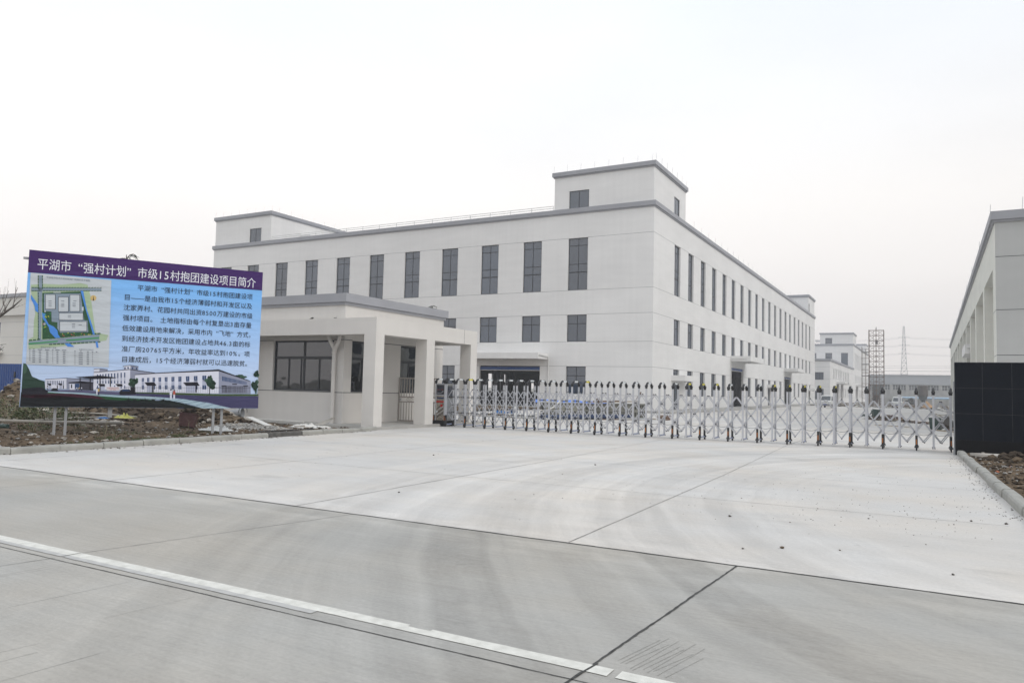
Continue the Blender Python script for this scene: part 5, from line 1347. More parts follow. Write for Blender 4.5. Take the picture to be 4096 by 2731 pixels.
('pictree2',4,'9292,2301 9277,2268 9285,2218 9210,2198 9150,2196 9091,2197 9046,2227 8997,2255 8988,2288 9023,2322 9017,2348 9088,2396 9145,2383 9197,2381 9252,2377 9324,2344'),
('ink',9,'3819,1030 3889,1185 3982,1226 4219,1233 4343,1102 4513,1048 4506,893 3854,858'),
('picglass',10,'3911,1109 3960,1187 4185,1202 4271,1111'),
('ink',9,'1144,1125 1216,1219 1347,1204 1405,1114 1397,1047 1158,1040'),
('picwall',12,'5968,936 6048,938 6059,603 5980,602'),
('picwall',12,'5946,1193 6052,1196 6062,917 5956,915'),
('ink',12,'5969,1299 6022,1300 6026,1196 5973,1194'),
('picwall',12,'6115,930 6188,932 6198,626 6125,625'),
('planred',12,'6095,1166 6192,1168 6201,913 6104,911'),
('ink',12,'6116,1262 6165,1263 6168,1168 6119,1166'),
('picwall',12,'2892,1051 2944,1052 2952,825 2901,824'),
('picwall',12,'2878,1225 2946,1227 2953,1038 2884,1036'),
('ink',12,'2892,1297 2926,1298 2929,1227 2895,1226'),
('picroad2',12,'2961,1053 3013,1054 3021,827 2969,826'),
('plansand',12,'2946,1227 3015,1229 3022,1040 2953,1038'),
('ink',12,'2961,1299 2995,1300 2998,1229 2963,1228'),
('ink',12,'999,1208 1022,1209 1026,1103 1003,1102'),
('picwall',12,'992,1289 1023,1290 1026,1202 995,1201'),
('ink',12,'999,1323 1014,1323 1015,1290 1000,1289'),
('ink',12,'2109,1204 2133,1205 2137,1097 2113,1097'),
('picwall',12,'2102,1287 2134,1288 2137,1198 2105,1197'),
('ink',12,'2108,1321 2124,1321 2126,1288 2110,1287'),
('ink',12,'2198,1207 2222,1208 2226,1100 2202,1099'),
('plansand',12,'2191,1290 2223,1291 2227,1201 2194,1200'),
('ink',12,'2198,1324 2214,1324 2215,1291 2199,1290'),
('picroad2',12,'2298,1214 2323,1214 2328,1103 2302,1102'),
('picwall',12,'2291,1299 2325,1300 2328,1207 2294,1206'),
('ink',12,'2298,1334 2315,1335 2316,1300 2299,1300'),
('picdark',11,'4203,427 4064,549 4252,428'),
('picdark',11,'4203,427 4109,606 4252,428'),
('picdark',11,'4203,427 4170,615 4252,428'),
('picdark',11,'4203,427 4217,737 4252,428'),
('picdark',11,'4203,427 4267,598 4252,428'),
('picdark',11,'4203,427 4342,625 4252,428'),
('picdark',11,'4203,427 4424,589 4252,428'),
('picdark',11,'4450,432 4348,526 4500,432'),
('picdark',11,'4450,432 4342,631 4500,432'),
('picdark',11,'4450,432 4397,687 4500,432'),
('picdark',11,'4450,432 4468,618 4500,432'),
('picdark',11,'4450,432 4527,656 4500,432'),
('picdark',11,'4450,432 4604,654 4500,432'),
('picdark',11,'4450,432 4631,559 4500,432'),
('picdark',11,'4749,437 4582,579 4799,438'),
('picdark',11,'4749,437 4670,592 4799,438'),
('picdark',11,'4749,437 4712,640 4799,438'),
('picdark',11,'4749,437 4767,635 4799,438'),
('picdark',11,'4749,437 4832,680 4799,438'),
('picdark',11,'4749,437 4920,686 4799,438'),
('picdark',11,'4749,437 4945,576 4799,438'),
('picdark',11,'4950,440 4777,586 5000,441'),
('picdark',11,'4950,440 4854,622 5000,441'),
('picdark',11,'4950,440 4890,716 5000,441'),
('picdark',11,'4950,440 4968,638 5000,441'),
('picdark',11,'4950,440 5026,654 5000,441'),
('picdark',11,'4950,440 5105,661 5000,441'),
('picdark',11,'4950,440 5160,590 5000,441'),
('picdark',11,'5228,445 5089,566 5279,446'),
('picdark',11,'5228,445 5154,594 5279,446'),
('picdark',11,'5228,445 5189,654 5279,446'),
('picdark',11,'5228,445 5246,660 5279,446'),
('picdark',11,'5228,445 5304,658 5279,446'),
('picdark',11,'5228,445 5393,683 5279,446'),
('picdark',11,'5228,445 5389,554 5279,446'),
('picdark',11,'5662,453 5474,609 5714,454'),
('picdark',11,'5662,453 5525,693 5714,454'),
('picdark',11,'5662,453 5632,632 5714,454'),
('picdark',11,'5662,453 5680,695 5714,454'),
('picdark',11,'5662,453 5747,698 5714,454'),
('picdark',11,'5662,453 5774,598 5714,454'),
('picdark',11,'5662,453 5847,580 5714,454'),
]
# ================================================================== BLACK GRANITE GATE WALL
w = MB().m('granite'); w.box(.70, 11, 24.97, 25.5, .44, 2.655); w.m('granite_base'); w.box(.692, 11.01, 24.955, 25.515, -.05, .44)
w.m('granite_joint')
for z in (1.19, 1.92): w.box(.699, 11, 24.966, 24.97, z - .006, z + .006)
for x in (1.37, 2.07, 2.77, 3.47, 4.17, 4.87): w.box(x - .005, x + .005, 24.966, 24.97, .44, 2.65)
tag(w.build('gate_wall', off=(.70, 24.97, 0)), 'low wall faced with black granite slabs where the folding gate ends', 'wall')
w = MB().m('steel'); w.box(.655, .688, 25.0, 25.05, -.03, 2.1); w.m('steel'); w.box(.645, .70, 24.98, 25.06, -.03, .2)
tag(w.build('gate_stop_post', off=(.67, 25, 0)), 'slim grey steel post standing against the black granite wall end', 'post')

# ================================================================== RETRACTABLE GATE
def gy(x): return 24.87 + .118 * (max(0, x + 10.6) ** 2 / (max(0, x + 10.6) + .8) if x > -10.6 else 0)
DX = .4595; NF = 39
fx = [.62 - DX * i for i in range(NF)]
gate = root('retractable_gate', (fx[-1], gy(fx[-1]), 0), 'silver concertina gate on black wheels stretched across the entrance to the black wall', 'gate')
DEP = .6
f = MB().m('alu'); f.box(-.027, .027, -.02, .025, .07, 1.75); f.box(-.027, .027, DEP - .025, DEP + .02, .07, 1.75)
f.m('rail_blue'); f.box(-.018, .018, .025, DEP - .025, .075, .115); frame_me = f.mesh('gate_frame')
c = MB().m('black')
for s_, y0 in ((1, 0), (-1, DEP)):
    c.tube([(0, y0, 1.70), (0, y0, 1.76), (0, y0 + s_ * .02, 1.81), (0, y0 + s_ * .09, 1.875), (0, y0 + s_ * .17, 1.90)], [.043, .043, .04, .036, .034], 8)
    c.tube([(-.05, y0 + s_ * .01, 1.785), (.05, y0 + s_ * .01, 1.785)], .03, 8)
c.box(-.028, .028, .15, DEP - .15, 1.872, 1.905); cap_me = c.mesh('top_cap')
lab = {}
for k in ('white_label', 'yellow_label'):
    c = MB().m(k); c.box(-.036, .036, .17, DEP - .17, 1.858, 1.915); lab[k] = c.mesh('label_plate')
wheel_me = []
for y0, s_ in ((0, -1), (DEP, 1)):
    c = MB(); c.m('tyre').tube([(-.02, y0 + s_ * .035, .065), (.02, y0 + s_ * .035, .065)], .065, 14)
    c.m('black').tube([(0, y0 + s_ * .035, .085), (0, y0 + s_ * .035, .15)], [.07, .035], 8); c.box(-.03, .03, y0 - .03, y0 + .03, .1, .46)
    c.m('orange').box(-.014, .014, y0 + s_ * .03 - .006, y0 + s_ * .03 + .006, .19, .34); wheel_me.append(c.mesh('wheel'))
c = MB().m('black')
for y0 in (0, DEP):
    for s_ in (-1, 1): c.tube([(s_ * .045, y0, .085), (s_ * .02, y0, .085)], .017, 6)
foot_me = c.mesh('foot')
yellow = {36, 25, 17, 16, 15, 11, 10, 9, 8, 7}
for i, x in enumerate(fx):
    fo = put('gate_frame', frame_me, gate, (x, gy(x), 0))
    for nm, me in (('top_cap', cap_me), ('label_plate', lab['yellow_label' if i in yellow else 'white_label']), *([('wheel', q_) for q_ in wheel_me] if i % 2 == 0 else [('foot', foot_me)])):
        o = bpy.data.objects.new(nm, me); COL.objects.link(o); o.parent = fo
sc_ = MB(); zt = (1.495, 1.175, .87, .555, .245)
for yo in (.13, .47):
    for s_, oy in ((1, -.018), (-1, .018)):
        m_ = .5 * DX
        for a, b in ((zt[1], zt[0]), (zt[1], zt[2]), (zt[3], zt[2]), (zt[3], zt[4])):
            x0 = 0 if s_ == 1 else DX
            sc_.m('alu').bar((x0, yo + oy, a), (m_, yo + oy, b), .014, .029, (0, 1, 0) if False else (0, 0, 1))
for z in (zt[0], zt[2], zt[4]): sc_.m('black').tube([(DX / 2, .09, z), (DX / 2, .2, z)], .017, 8); sc_.tube([(DX / 2, .41, z), (DX / 2, .52, z)], .017, 8)
for z in (zt[1], zt[3]):
    sc_.m('black').tube([(0, .03, z), (0, DEP - .03, z)], .012, 6)
    for y in (.08, .2, .42, .54): sc_.box(-.018, .018, y - .02, y + .02, z - .018, z + .018)
sc_.m('black').tube([(DX * t, DEP * .5, .53 - .30 * t * (1 - t)) for t in (0, .2, .4, .5, .6, .8, 1)], .006, 5)
scissor_me = sc_.mesh('scissor_bars')
for i in range(NF - 1):
    x0, x1 = fx[i + 1], fx[i]; o = put('scissor_bars', scissor_me, gate, (x0, gy(x0), 0), math.atan2(gy(x1) - gy(x0), x1 - x0)); o.scale = (math.hypot(x1 - x0, gy(x1) - gy(x0)) / DX, 1, 1)
# drive head at the gatehouse end
hx0, hx1, hy0 = -17.34, -16.86, 24.80
h = MB().m('alu'); h.box(hx0, hx0 + .05, hy0, hy0 + .05, .22, 1.75); h.box(hx1 - .05, hx1, hy0, hy0 + .05, .22, 1.75); h.box(hx0, hx0 + .05, hy0 + .55, hy0 + .6, .22, 1.75); h.box(hx1 - .05, hx1, hy0 + .55, hy0 + .6, .22, 1.75)
h.box(hx0 + .05, hx1 - .05, hy0 + .005, hy0 + .04, 1.66, 1.71); h.box(hx0 + .05, hx1 - .05, hy0 + .005, hy0 + .04, 1.22, 1.265)
h.m('interior'); h.box(hx0 + .01, hx1 - .01, hy0 + .045, hy0 + .555, .22, 1.72)
hd = h.build('drive_head', gate)
h = MB().m('panel_glass'); h.box(hx0 + .05, hx1 - .05, hy0 + .015, hy0 + .04, 1.27, 1.655)
h.m('led')
for x, n_ in ((-17.25, 5), (-17.07, 4)):
    for k in range(n_): h.box(x + k * .024, x + k * .024 + .017, hy0 + .012, hy0 + .0149, 1.462, 1.474)
h.m('white_label')
for k in range(7):
    x = -17.26 + k * .045; h.box(x, x + .03, hy0 + .012, hy0 + .0149, 1.31 + .04 * max(0, k - 4), 1.325 + .045 * max(0, k - 4))
h.build('display_panel', hd)
h = MB().m('chrome'); h.box(hx0 + .05, hx1 - .05, hy0 + .018, hy0 + .042, .24, 1.215)
h.m('red'); h.box(hx0 + .06, hx1 - .06, hy0 + .008, hy0 + .0175, .95, 1.02); h.m('pipe_navy'); h.box(hx0 + .07, hx1 - .07, hy0 + .01, hy0 + .0175, 1.1, 1.16)
h.m('red'); h.tube([(-17.03, hy0 + .0175, .83), (-17.03, hy0 + .006, .83)], .06, 10); h.m('white_label').tube([(-17.25, hy0 + .0175, .58), (-17.25, hy0 + .008, .58)], .05, 10)
for k in range(5):
    z = .42 + k * .085; h.m('alu' if k % 2 else 'frame'); h.bar((hx0 + .1, hy0 + .012, z - .06), (hx1 - .08, hy0 + .012, z + .13), .01, .022)
h.build('chrome_panel', hd)
h = MB().m('black'); h.box(hx0 - .05, hx1 + .05, hy0 - .06, hy0 + .1, .07, .24); h.box(hx0 - .05, hx1 + .05, hy0 + .5, hy0 + .66, .07, .24)
for x in (hx0 - .02, hx1 + .02): h.box(x - .025, x + .025, hy0 - .05, hy0 + .0, .24, .45)
h.m('orange')
for x in (hx0 - .02, hx1 + .02): h.box(x - .012, x + .012, hy0 - .058, hy0 - .05, .22, .42)
h.m('tyre')
for x in (hx0 + .02, hx1 - .06):
    for y in (hy0 - .02, hy0 + .62): h.tube([(x, y - .04, .075), (x, y + .04, .075)], .075, 14)
h.build('wheel_bogie', hd)
for x in (hx0 + .02, hx1 - .02):
    o = put('top_cap', cap_me, gate, (x, hy0 + .01, 0)); q = bpy.data.objects.new('label_plate', lab['white_label']); COL.objects.link(q); q.parent = o
h = MB().m('panel_glass'); h.box(hx1 + .001, hx1 + .02, hy0 + .15, hy0 + .5, 1.2, 1.62); h.m('steel'); h.box(hx1 + .001, hx1 + .02, hy0 + .12, hy0 + .5, .3, 1.1); h.build('side_panel', hd)

# ================================================================== PROJECT BILLBOARD
BW, BH, BZ = 5.676, 3.92, .836
bb = root('billboard', (-19.6, 10.21, 0), 'large printed project billboard with purple title band and site plan on steel legs', 'billboard')
bb.rotation_euler = (0, 0, R(60))                        # board runs along local x, its face looks along local -y
def bpart(mb, name, parent=bb, fix=True):
    o = bpy.data.objects.new(name, mb.mesh(name, False, fix)); COL.objects.link(o); o.parent = parent; return o
def print_mat(name, col, top=None, rough=0.55):
    """banner ink on vinyl cloth with slack creases; optional printed vertical blend"""
    m, t, b = _principled(name); N = t.nodes; L = t.links
    g = N.new('ShaderNodeTexCoord')
    if top:
        s_ = N.new('ShaderNodeSeparateXYZ'); L.new(g.outputs['Object'], s_.inputs[0])
        mr = N.new('ShaderNodeMapRange'); mr.inputs[1].default_value = BZ + .22 * BH; mr.inputs[2].default_value = BZ + .80 * BH; L.new(s_.outputs[2], mr.inputs[0])
        c_ = N.new('ShaderNodeMixRGB'); c_.inputs[1].default_value = (*col, 1); c_.inputs[2].default_value = (*top, 1); L.new(mr.outputs[0], c_.inputs[0]); L.new(c_.outputs[0], b.inputs['Base Color'])
    else: b.inputs['Base Color'].default_value = (*col, 1)
    b.inputs['Roughness'].default_value = rough; b.inputs['Specular IOR Level'].default_value = 0.15
    mp = N.new('ShaderNodeMapping'); mp.inputs['Rotation'].default_value = (0, R(38), 0); mp.inputs['Scale'].default_value = (.5, 1, 2.6); L.new(g.outputs['Object'], mp.inputs[0])
    n = N.new('ShaderNodeTexNoise'); n.inputs['Scale'].default_value = 1.3; n.inputs['Detail'].default_value = 3; n.inputs['Distortion'].default_value = .4; L.new(mp.outputs[0], n.inputs['Vector'])
    bp = N.new('ShaderNodeBump'); bp.inputs['Strength'].default_value = .38; bp.inputs['Distance'].default_value = .12; L.new(n.outputs['Fac'], bp.inputs['Height']); L.new(bp.outputs[0], b.inputs['Normal'])
    M[name] = m
INK = dict(bandp=(.050, .018, .118), paper=(.50, .54, .58), plangreen=(.36, .46, .31), plandark=(.028, .085, .042), plangrey=(.22, .28, .35), plangreen2=(.05, .26, .09), planblue=(.07, .24, .66), planyellow=(.45, .48, .05), planred=(.45, .10, .08), plansand=(.55, .40, .17), planline=(.36, .39, .42), greyink=(.16, .18, .22), ink=(.014, .014, .022),
           titlew=(.76, .78, .84), pictree=(.022, .05, .036), pictree2=(.05, .105, .07), picwall=(.62, .64, .74), picwallb=(.38, .41, .53), picgrey=(.25, .27, .36), picglass=(.03, .065, .16), picdarkg=(.05, .05, .07), picroad=(.10, .10, .185), picroad2=(.050, .047, .115), picpath=(.30, .43, .50), picpath2=(.36, .48, .56), picpathline=(.12, .20, .28), picgrass=(.018, .075, .03), picgrassd=(.05, .085, .03), picflower=(.05, .012, .026), picdark=(.009, .015, .015), picdark2=(.009, .011, .014), sign=(.62, .58, .62), signred=(.40, .03, .04))
for k, v in INK.items(): print_mat(k, v)
print_mat('bannersky', (.48, .60, .82), (.20, .46, .86))
mb = MB().m('bannersky')
n_ = 24
for i in range(n_):                                       # slightly slack cloth face, wrapped over the frame edges
    for j in range(16):
        def P(a, b_): u, v = a / n_, b_ / 16; return (u * BW, -.006 - .006 * noise.noise((u * 5, v * 4, 1)), BZ + v * BH)
        mb.face([P(i, j), P(i + 1, j), P(i + 1, j + 1), P(i, j + 1)])
mb.m('bandp'); mb.box(-.004, BW + .004, 0, .05, BZ + .855 * BH, BZ + BH); mb.m('picdark'); mb.box(-.004, BW + .004, 0, .05, BZ, BZ + .13 * BH); mb.m('bannersky'); mb.box(-.004, BW + .004, 0, .05, BZ + .13 * BH, BZ + .855 * BH)
bpart(mb, 'banner_cloth')
def art(lst, name, y0=-.014):
    a = MB()
    for key, layer, pts in lst:
        q = [tuple(int(t) / 10000 for t in p.split(',')) for p in pts.split()]
        a.m(key).face([(u * BW, y0 - .0016 * layer, BZ + v * BH) for u, v in q])
    return bpart(a, name, fix=False)
mb = MB().m('bandp'); y_ = -.014
mb.face([(0, y_, BZ + .8545 * BH), (BW, y_, BZ + .866 * BH), (BW, y_, BZ + BH), (0, y_, BZ + BH)]); band = bpart(mb, 'title_band', fix=False)
art(PLAN_ART, 'site_plan_print'); art(PICTURE_ART, 'building_print')
_tc = bpy.data.curves.new('glyph', 'FONT'); _to = bpy.data.objects.new('glyph', _tc); COL.objects.link(_to); _GL = {}
def glyph(ch, bold):
    k = (ch, bold)
    if k not in _GL:
        _tc.body = ch; _tc.resolution_u = 3; bpy.context.view_layer.update()
        me = bpy.data.meshes.new_from_object(_to.evaluated_get(bpy.context.evaluated_depsgraph_get()))
        vs = [(v.co.x, v.co.y) for v in me.vertices]; fs = [tuple(p.vertices) for p in me.polygons]; bpy.data.meshes.remove(me)
        adv = 1.0
        if ch in '0123456789': adv = .60
        elif ch == '.': adv = .30
        elif ch == '%': adv = .86
        elif ch == ' ': adv = .5
        elif ch == '“': vs = [(x + .55, y) for x, y in vs]
        _GL[k] = (vs, fs, adv)
    return _GL[k]
def set_text(mb, txt, u0, u1, v0, key, y, bold=0.0, hfac=None):
    """one printed line: from u0 to u1 of the board width, baseline v0 (units of the board)"""
    tot = sum(glyph(c_, bold)[2] for c_ in txt); em = (u1 - u0) * BW / tot; hz = hfac or em; x = u0 * BW; mb.m(key)
    for ch in txt:
        vs, fs, adv = glyph(ch, bold); b = len(mb.v)
        cen = .08 if ch in '0123456789' else 0
        mb.v += [(x + (vx + (0)) * em, y, BZ + v0 * BH + vy * hz) for vx, vy in vs]
        for f_ in fs: mb.f.append(tuple(b + i for i in f_)); mb.mi.append(mb.cur)
        x += adv * em
tl = MB(); set_text(tl, '平湖市“强村计划”市级15村抱团建设项目简介', .031, .968, .886, 'titlew', -.018, .045, .302); bpart(tl, 'title_lettering', fix=False)
yl = -.017
rows = ['平湖市“强村计划”市级15村抱团建设项', '目——是由我市15个经济薄弱村和开发区以及', '沈家弄村、花园村共同出资8500万建设的市级', '强村项目。 土地指标由每个村复垦出3亩存量', '低效建设用地来解决，采用市内“飞地”方式，', '到经济技术开发区抱团建设占地共46.3亩的标', '准厂房20765平方米，年收益率达到10%。项', '目建成后，15个经济薄弱村就可以迅速脱贫。']
ends = [(.4326, .956), (.379, .956), (.379, .960), (.379, .957), (.379, .972), (.379, .955), (.381, .955), (.383, .962)]
for i, (t_, (a, b)) in enumerate(zip(rows, ends)): bl = MB(); set_text(bl, t_, a, b, .7955 - .0697 * i, 'ink', yl, .016, .172); bpart(bl, 'text_line', fix=False)
pl = MB(); set_text(pl, '平湖经济技术开发区标准厂房园区总平面图', .069, .239, .8275, 'greyink', -.024); set_text(pl, '主要技术经济指标表', .2107, .2691, .3745, 'greyink', -.024); set_text(pl, '建筑区分项一览表', .0647, .1243, .3765, 'greyink', -.024)
bpart(pl, 'plan_lettering', fix=False)
sl = MB(); set_text(sl, '平湖经济技术开发区', .3325, .3795, .1255, 'signred', -.0295, .01); set_text(sl, '标准厂房园区', .343, .369, .1165, 'signred', -.0295, .01); bpart(sl, 'printed_gate_sign', fix=False)
bpy.data.objects.remove(_to)
mb = MB().m('steel')
for z in (BZ + .04, BZ + BH / 2, BZ + BH - .04): mb.box(.02, BW - .02, .051, .1, z - .03, z + .03)
mb.box(-.12, BW * .5, .06, .1, BZ + 3.68, BZ + 3.74)
for x in (.02, BW * .33, BW * .66, BW - .08): mb.box(x, x + .06, .051, .1, BZ + .07, BZ + BH - .07)
bpart(mb, 'back_frame')
for x in (.76, 1.0, 4.54, 4.76):
    mb = MB().m('steel'); mb.box(x - .032, x + .032, .1, .164, -.1, BZ + BH - .1); bpart(mb, 'leg')
mb = MB().m('steel'); mb.box(1.94, 2.04, .1, .164, BZ - .26, BZ + BH - .1); bpart(mb, 'leg')
# ================================================================== WAREHOUSE ON THE RIGHT
wh_ = root('warehouse', (2.6, 37.6, 0), 'white warehouse with deep pillared bays behind the black granite wall', 'building')
wa = math.atan2(.53, 92.5); WL = 92.6; wud = (math.sin(wa), math.cos(wa)); wnx = (math.cos(wa), -math.sin(wa))
bays = [(1.7, 8.1), (9.2, 16.7), (17.75, 24.3), (25.4, 32.2), (33.35, 39.6), (40.75, 48.35), (49.6, 56.8), (58.2, 65.9), (67.3, 74.9), (76.5, 83.5), (85, 90.5)]
w = MB()
wend = (2.6 + wud[0] * WL, 37.6 + wud[1] * WL); wback = (-wud[0], -wud[1])      # the bay front is laid out from its far end so that it faces the yard
facade(w, 'stucco_ivory', wend, wback, WL, -.1, 9.3, [(WL - b, WL - a, .25, 7.4) for a, b in bays], .75, (), 'groove_light', vlines=((WL - 44.5, 7.4, 9.3),))
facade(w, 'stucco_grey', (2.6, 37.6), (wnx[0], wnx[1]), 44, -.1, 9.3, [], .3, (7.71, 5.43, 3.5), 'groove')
def WP(u, d, z): return (2.6 + wud[0] * u + wnx[0] * d, 37.6 + wud[1] * u + wnx[1] * d, z)
w.m('stucco'); w.face([WP(WL, 0, 0), WP(WL, 44, 0), WP(WL, 44, 9.3), WP(WL, 0, 9.3)]); w.face([WP(0, 44, 0), WP(0, 44, 9.3), WP(WL, 44, 9.3), WP(WL, 44, 0)])
for a, b in bays:
    facade(w, 'stucco_far', WP(b, .75, 0)[:2], wback, b - a, .25, 7.4, [(k, k + 1.6, z0, z1) for k in (1.0, b - a - 2.6) for z0, z1 in ((1.25, 3.4), (4.3, 7.0))], .2, (3.5, 5.43), 'groove_light')
w.m('trim'); w.face([WP(0, .2, 9.0), WP(WL, .2, 9.0), WP(WL, 44, 9.0), WP(0, 44, 9.0)])
w.m('groove_light')
for z in (5.43, 3.5): w.face([WP(0, -.004, z - .012), WP(1.68, -.004, z - .012), WP(1.68, -.004, z + .012), WP(0, -.004, z + .012)])
w.build('wall', wh_)
for a, b in bays:
    for k in (1.0, b - a - 2.6):
        for z0, z1 in ((1.25, 3.4), (4.3, 7.0)): window(wh_, WP(b, .75, 0)[:2], wback, k, k + 1.6, z0, z1, .12, ((.8, .055, z1 - z0 - .055, .05),), ((z1 - z0 - .7, .06),))
w = MB().m('trim')
def rot_box(mb, u0, u1, d0, d1, z0, z1):
    b = len(mb.v)
    for z in (z0, z1):
        for u, d in ((u0, d0), (u1, d0), (u1, d1), (u0, d1)): mb.v.append(WP(u, d, z))
    for q in ((0, 3, 2, 1), (4, 5, 6, 7), (0, 1, 5, 4), (1, 2, 6, 5), (2, 3, 7, 6), (3, 0, 4, 7)): mb.f.append(tuple(b + i for i in q)); mb.mi.append(mb.cur)
for o, za, zb in ((.16, 9.3, 9.66), (.08, 9.2, 9.3)):
    rot_box(w, -o, WL + o, -o, .3, za, zb); rot_box(w, -o, .3, .3, 44 + o, za, zb); rot_box(w, WL - .3, WL + o, .3, 44 + o, za, zb)
w.build('cornice', wh_)
w = MB().m('stucco'); rot_box(w, 25.6, 32.0, -.32, .72, 4.9, 5.6); o = w.build('canopy', wh_)
q = MB().m('white_metal'); q.tube([WP(25.5, -.2, 5.35), WP(25.5, .5, 5.32)], .05, 6); q.build('drain_pipe', o)
for k in range(14): put('lightning_rod', rodm, wh_, WP(.2 if k < 6 else 1.2 + (k - 6) * 9, 1.0 + k * 1.3 if k < 6 else -.1, 9.66))

# ================================================================== FAR FACTORY BUILDINGS (wing + tall block)
ff = root('factory_block', (-18, 171.2, 0), 'distant white factory block with a low front wing, left of the lattice hoist', 'building')
def block(x0, x1, y0, y1, top, cz, fholes, sholes, lines, name):
    w = MB(); facade(w, 'stucco', (x0, y0), (1, 0), x1 - x0, -.5, top, fholes, .25, lines); facade(w, 'stucco', (x1, y0), (0, 1), y1 - y0, -.5, top, sholes, .25, lines)
    facade(w, 'stucco', (x0, y1), (0, -1), y1 - y0, -.5, top, [], .2); facade(w, 'stucco', (x1, y1), (-1, 0), x1 - x0, -.5, top, [], .2)
    w.m('trim'); w.face([(x0, y0, top - .3), (x1, y0, top - .3), (x1, y1, top - .3), (x0, y1, top - .3)])
    w.build(name, ff); c = MB(); cornice(c, x0, x1, y0, y1, cz, .4, .12, .2, .1, .4); c.build('cornice', ff)
    for h in fholes: window(ff, (x0, y0), (1, 0), *h[:4], .15, (((h[1] - h[0]) / 2, .055, h[3] - h[2] - .055, .06),), ())
    for h in sholes:
        if h[2] > .5: window(ff, (x1, y0), (0, 1), *h[:4], .15, (), ())
wy = [178.9, 183.4, 187.7, 192.1, 196.5, 201, 205.4, 209.8, 214.2]
block(-40, -18, 171.2, 228.7, 9.05, 9.5, [(19.0, 20.72, 5.0, 6.6), (19.0, 20.72, .8, 3.05), (14.5, 16.2, 5.0, 6.6)], [(y - 171.2 - .8, y - 171.2 + .8, 5.3, 7.6) for y in wy] + [(y - 171.2 - .8, y - 171.2 + .8, 1.2, 3.4) for y in wy if not (y in (187.7, 196.5))] + [(13.6, 17.4, 0, 4.2), (23.6, 27.2, 0, 4.2)], (7.7, 5.2, 3.5, 1.2), 'wing_wall')
ty = [235 + 4.4 * k for k in range(12)]
block(-60, -18, 228.8, 288, 15.9, 16.35, [(38.83, 40.6, 9.6, 13.77), (34.7, 36.48, 9.6, 13.77), (30.5, 32.3, 9.6, 13.77)], [(y - 229.6, y - 228.0, 9.6, 13.9) for y in ty] + [(y - 229.6, y - 228.0, 5.4, 7.6) for y in ty] + [(y - 229.6, y - 228.0, 1.2, 3.4) for y in ty if y not in (239.4, 243.8)] + [(9.5, 14.5, 0, 4.2)], (13.95, 9.6, 7.67, 5.4, 3.48, 1.24), 'tall_wall')
for (x0, x1, y0, y1, fh2) in ((-26.7, -18.05, 228.85, 239, [(1.4, 3.2, 16.4, 18.04)]), (-26.7, -18.05, 279, 287.9, [])):
    t = MB(); facade(t, 'stucco', (x0, y0), (1, 0), x1 - x0, 15, 19.1, fh2, .15); facade(t, 'stucco', (x1, y0), (0, 1), y1 - y0, 15, 19.1, [(6, 7.5, 16.4, 18)] if fh2 else [], .15)
    facade(t, 'stucco', (x0, y1), (0, -1), y1 - y0, 15, 19.1, [], .15); facade(t, 'stucco', (x1, y1), (-1, 0), x1 - x0, 15, 19.1, [], .15); cornice(t, x0, x1, y0, y1, 19.5, .36, .1, .2, .1); t.build('roof_tower', ff)
    for h in fh2: window(ff, (x0, y0), (1, 0), *h, .1, (), ())
t = MB().m('stucco'); t.box(-28.2, -26.7, 230, 233, 17.2, 17.6); t.build('tower_canopy', ff)
for y0, y1, z in ((183.8, 190, 4.4), (194, 200, 4.4), (237, 245, 4.5)):
    t = MB().m('stucco'); t.box(-17.99, -16.2, y0, y1, z, z + .5); t.build('canopy', ff)

# ================================================================== OTHER BACKGROUND BUILDINGS
lb = root('office_building', (-75, 50, 0), 'cream low building with grey cornice beyond the blue hoarding at the left', 'building')
w = MB(); facade(w, 'stucco_far', (-128, 50), (1, 0), 52, -.2, 9.0, [(20, 26.6, 6.43, 8.25), (32.3, 38, 6.25, 8.2), (8, 14, 6.4, 8.25)] + [(20, 26.2, 1.2, 3.6)], .35, (8.2, 6.35, 4.1), 'groove_light')
w.m('stucco_far'); w.box(-128, -76, 49.55, 62, 9.0, 11.25); w.face([(-76, 50, 0), (-76, 70, 0), (-76, 70, 9), (-76, 50, 9)]); w.build('wall', lb)
w = MB(); cornice(w, -128, -76, 49.55, 62, 11.65, .42, .08, .16, .08); w.build('cornice', lb)
for h in ((20, 26.6, 6.43, 8.25), (32.3, 38, 6.25, 8.2), (8, 14, 6.4, 8.25), (20, 26.2, 1.2, 3.6)): window(lb, (-128, 50), (1, 0), *h, .2, tuple(((h[1] - h[0]) * k / 4, .055, h[3] - h[2] - .055, .06) for k in (1, 2, 3)), ())
w = MB().m('stucco_far'); w.box(-104.5, -100.4, 48.4, 50, 4.4, 4.62); w.build('canopy', lb)

fa = root('industrial_shed', (-6, 330, 0), 'huge hazy grey industrial shed along the horizon behind the pylon', 'building')
w = MB().m('clad'); w.box(-130, 120, 330, 380, 6.75, 10.3); w.m('trim'); w.box(-130.3, 120.3, 329.7, 380.3, 10.3, 10.55); w.build('upper_cladding', fa)
w = MB(); facade(w, 'lowwall', (-130, 330.3), (1, 0), 250, 0, 6.75, [(k * 5.6 + .5, k * 5.6 + 5.1, 4.7, 6.5) for k in range(44)], .5); w.m('clad_low')
w.box(-129, 119, 345, 346, 0, 6.7); w.build('lower_wall', fa)
w = MB().m('white_metal')
for k in range(44):
    x = -130 + k * 5.6 + .5
    for t_ in (0, .9, 1.8, 2.8, 3.7, 4.55): w.box(x + t_, x + t_ + .12, 330.5, 330.6, 4.7, 6.5)
    w.box(x, x + 4.6, 330.48, 330.58, 5.5, 5.6)
w.build('window_band', fa)
w = MB().m('lowwall')
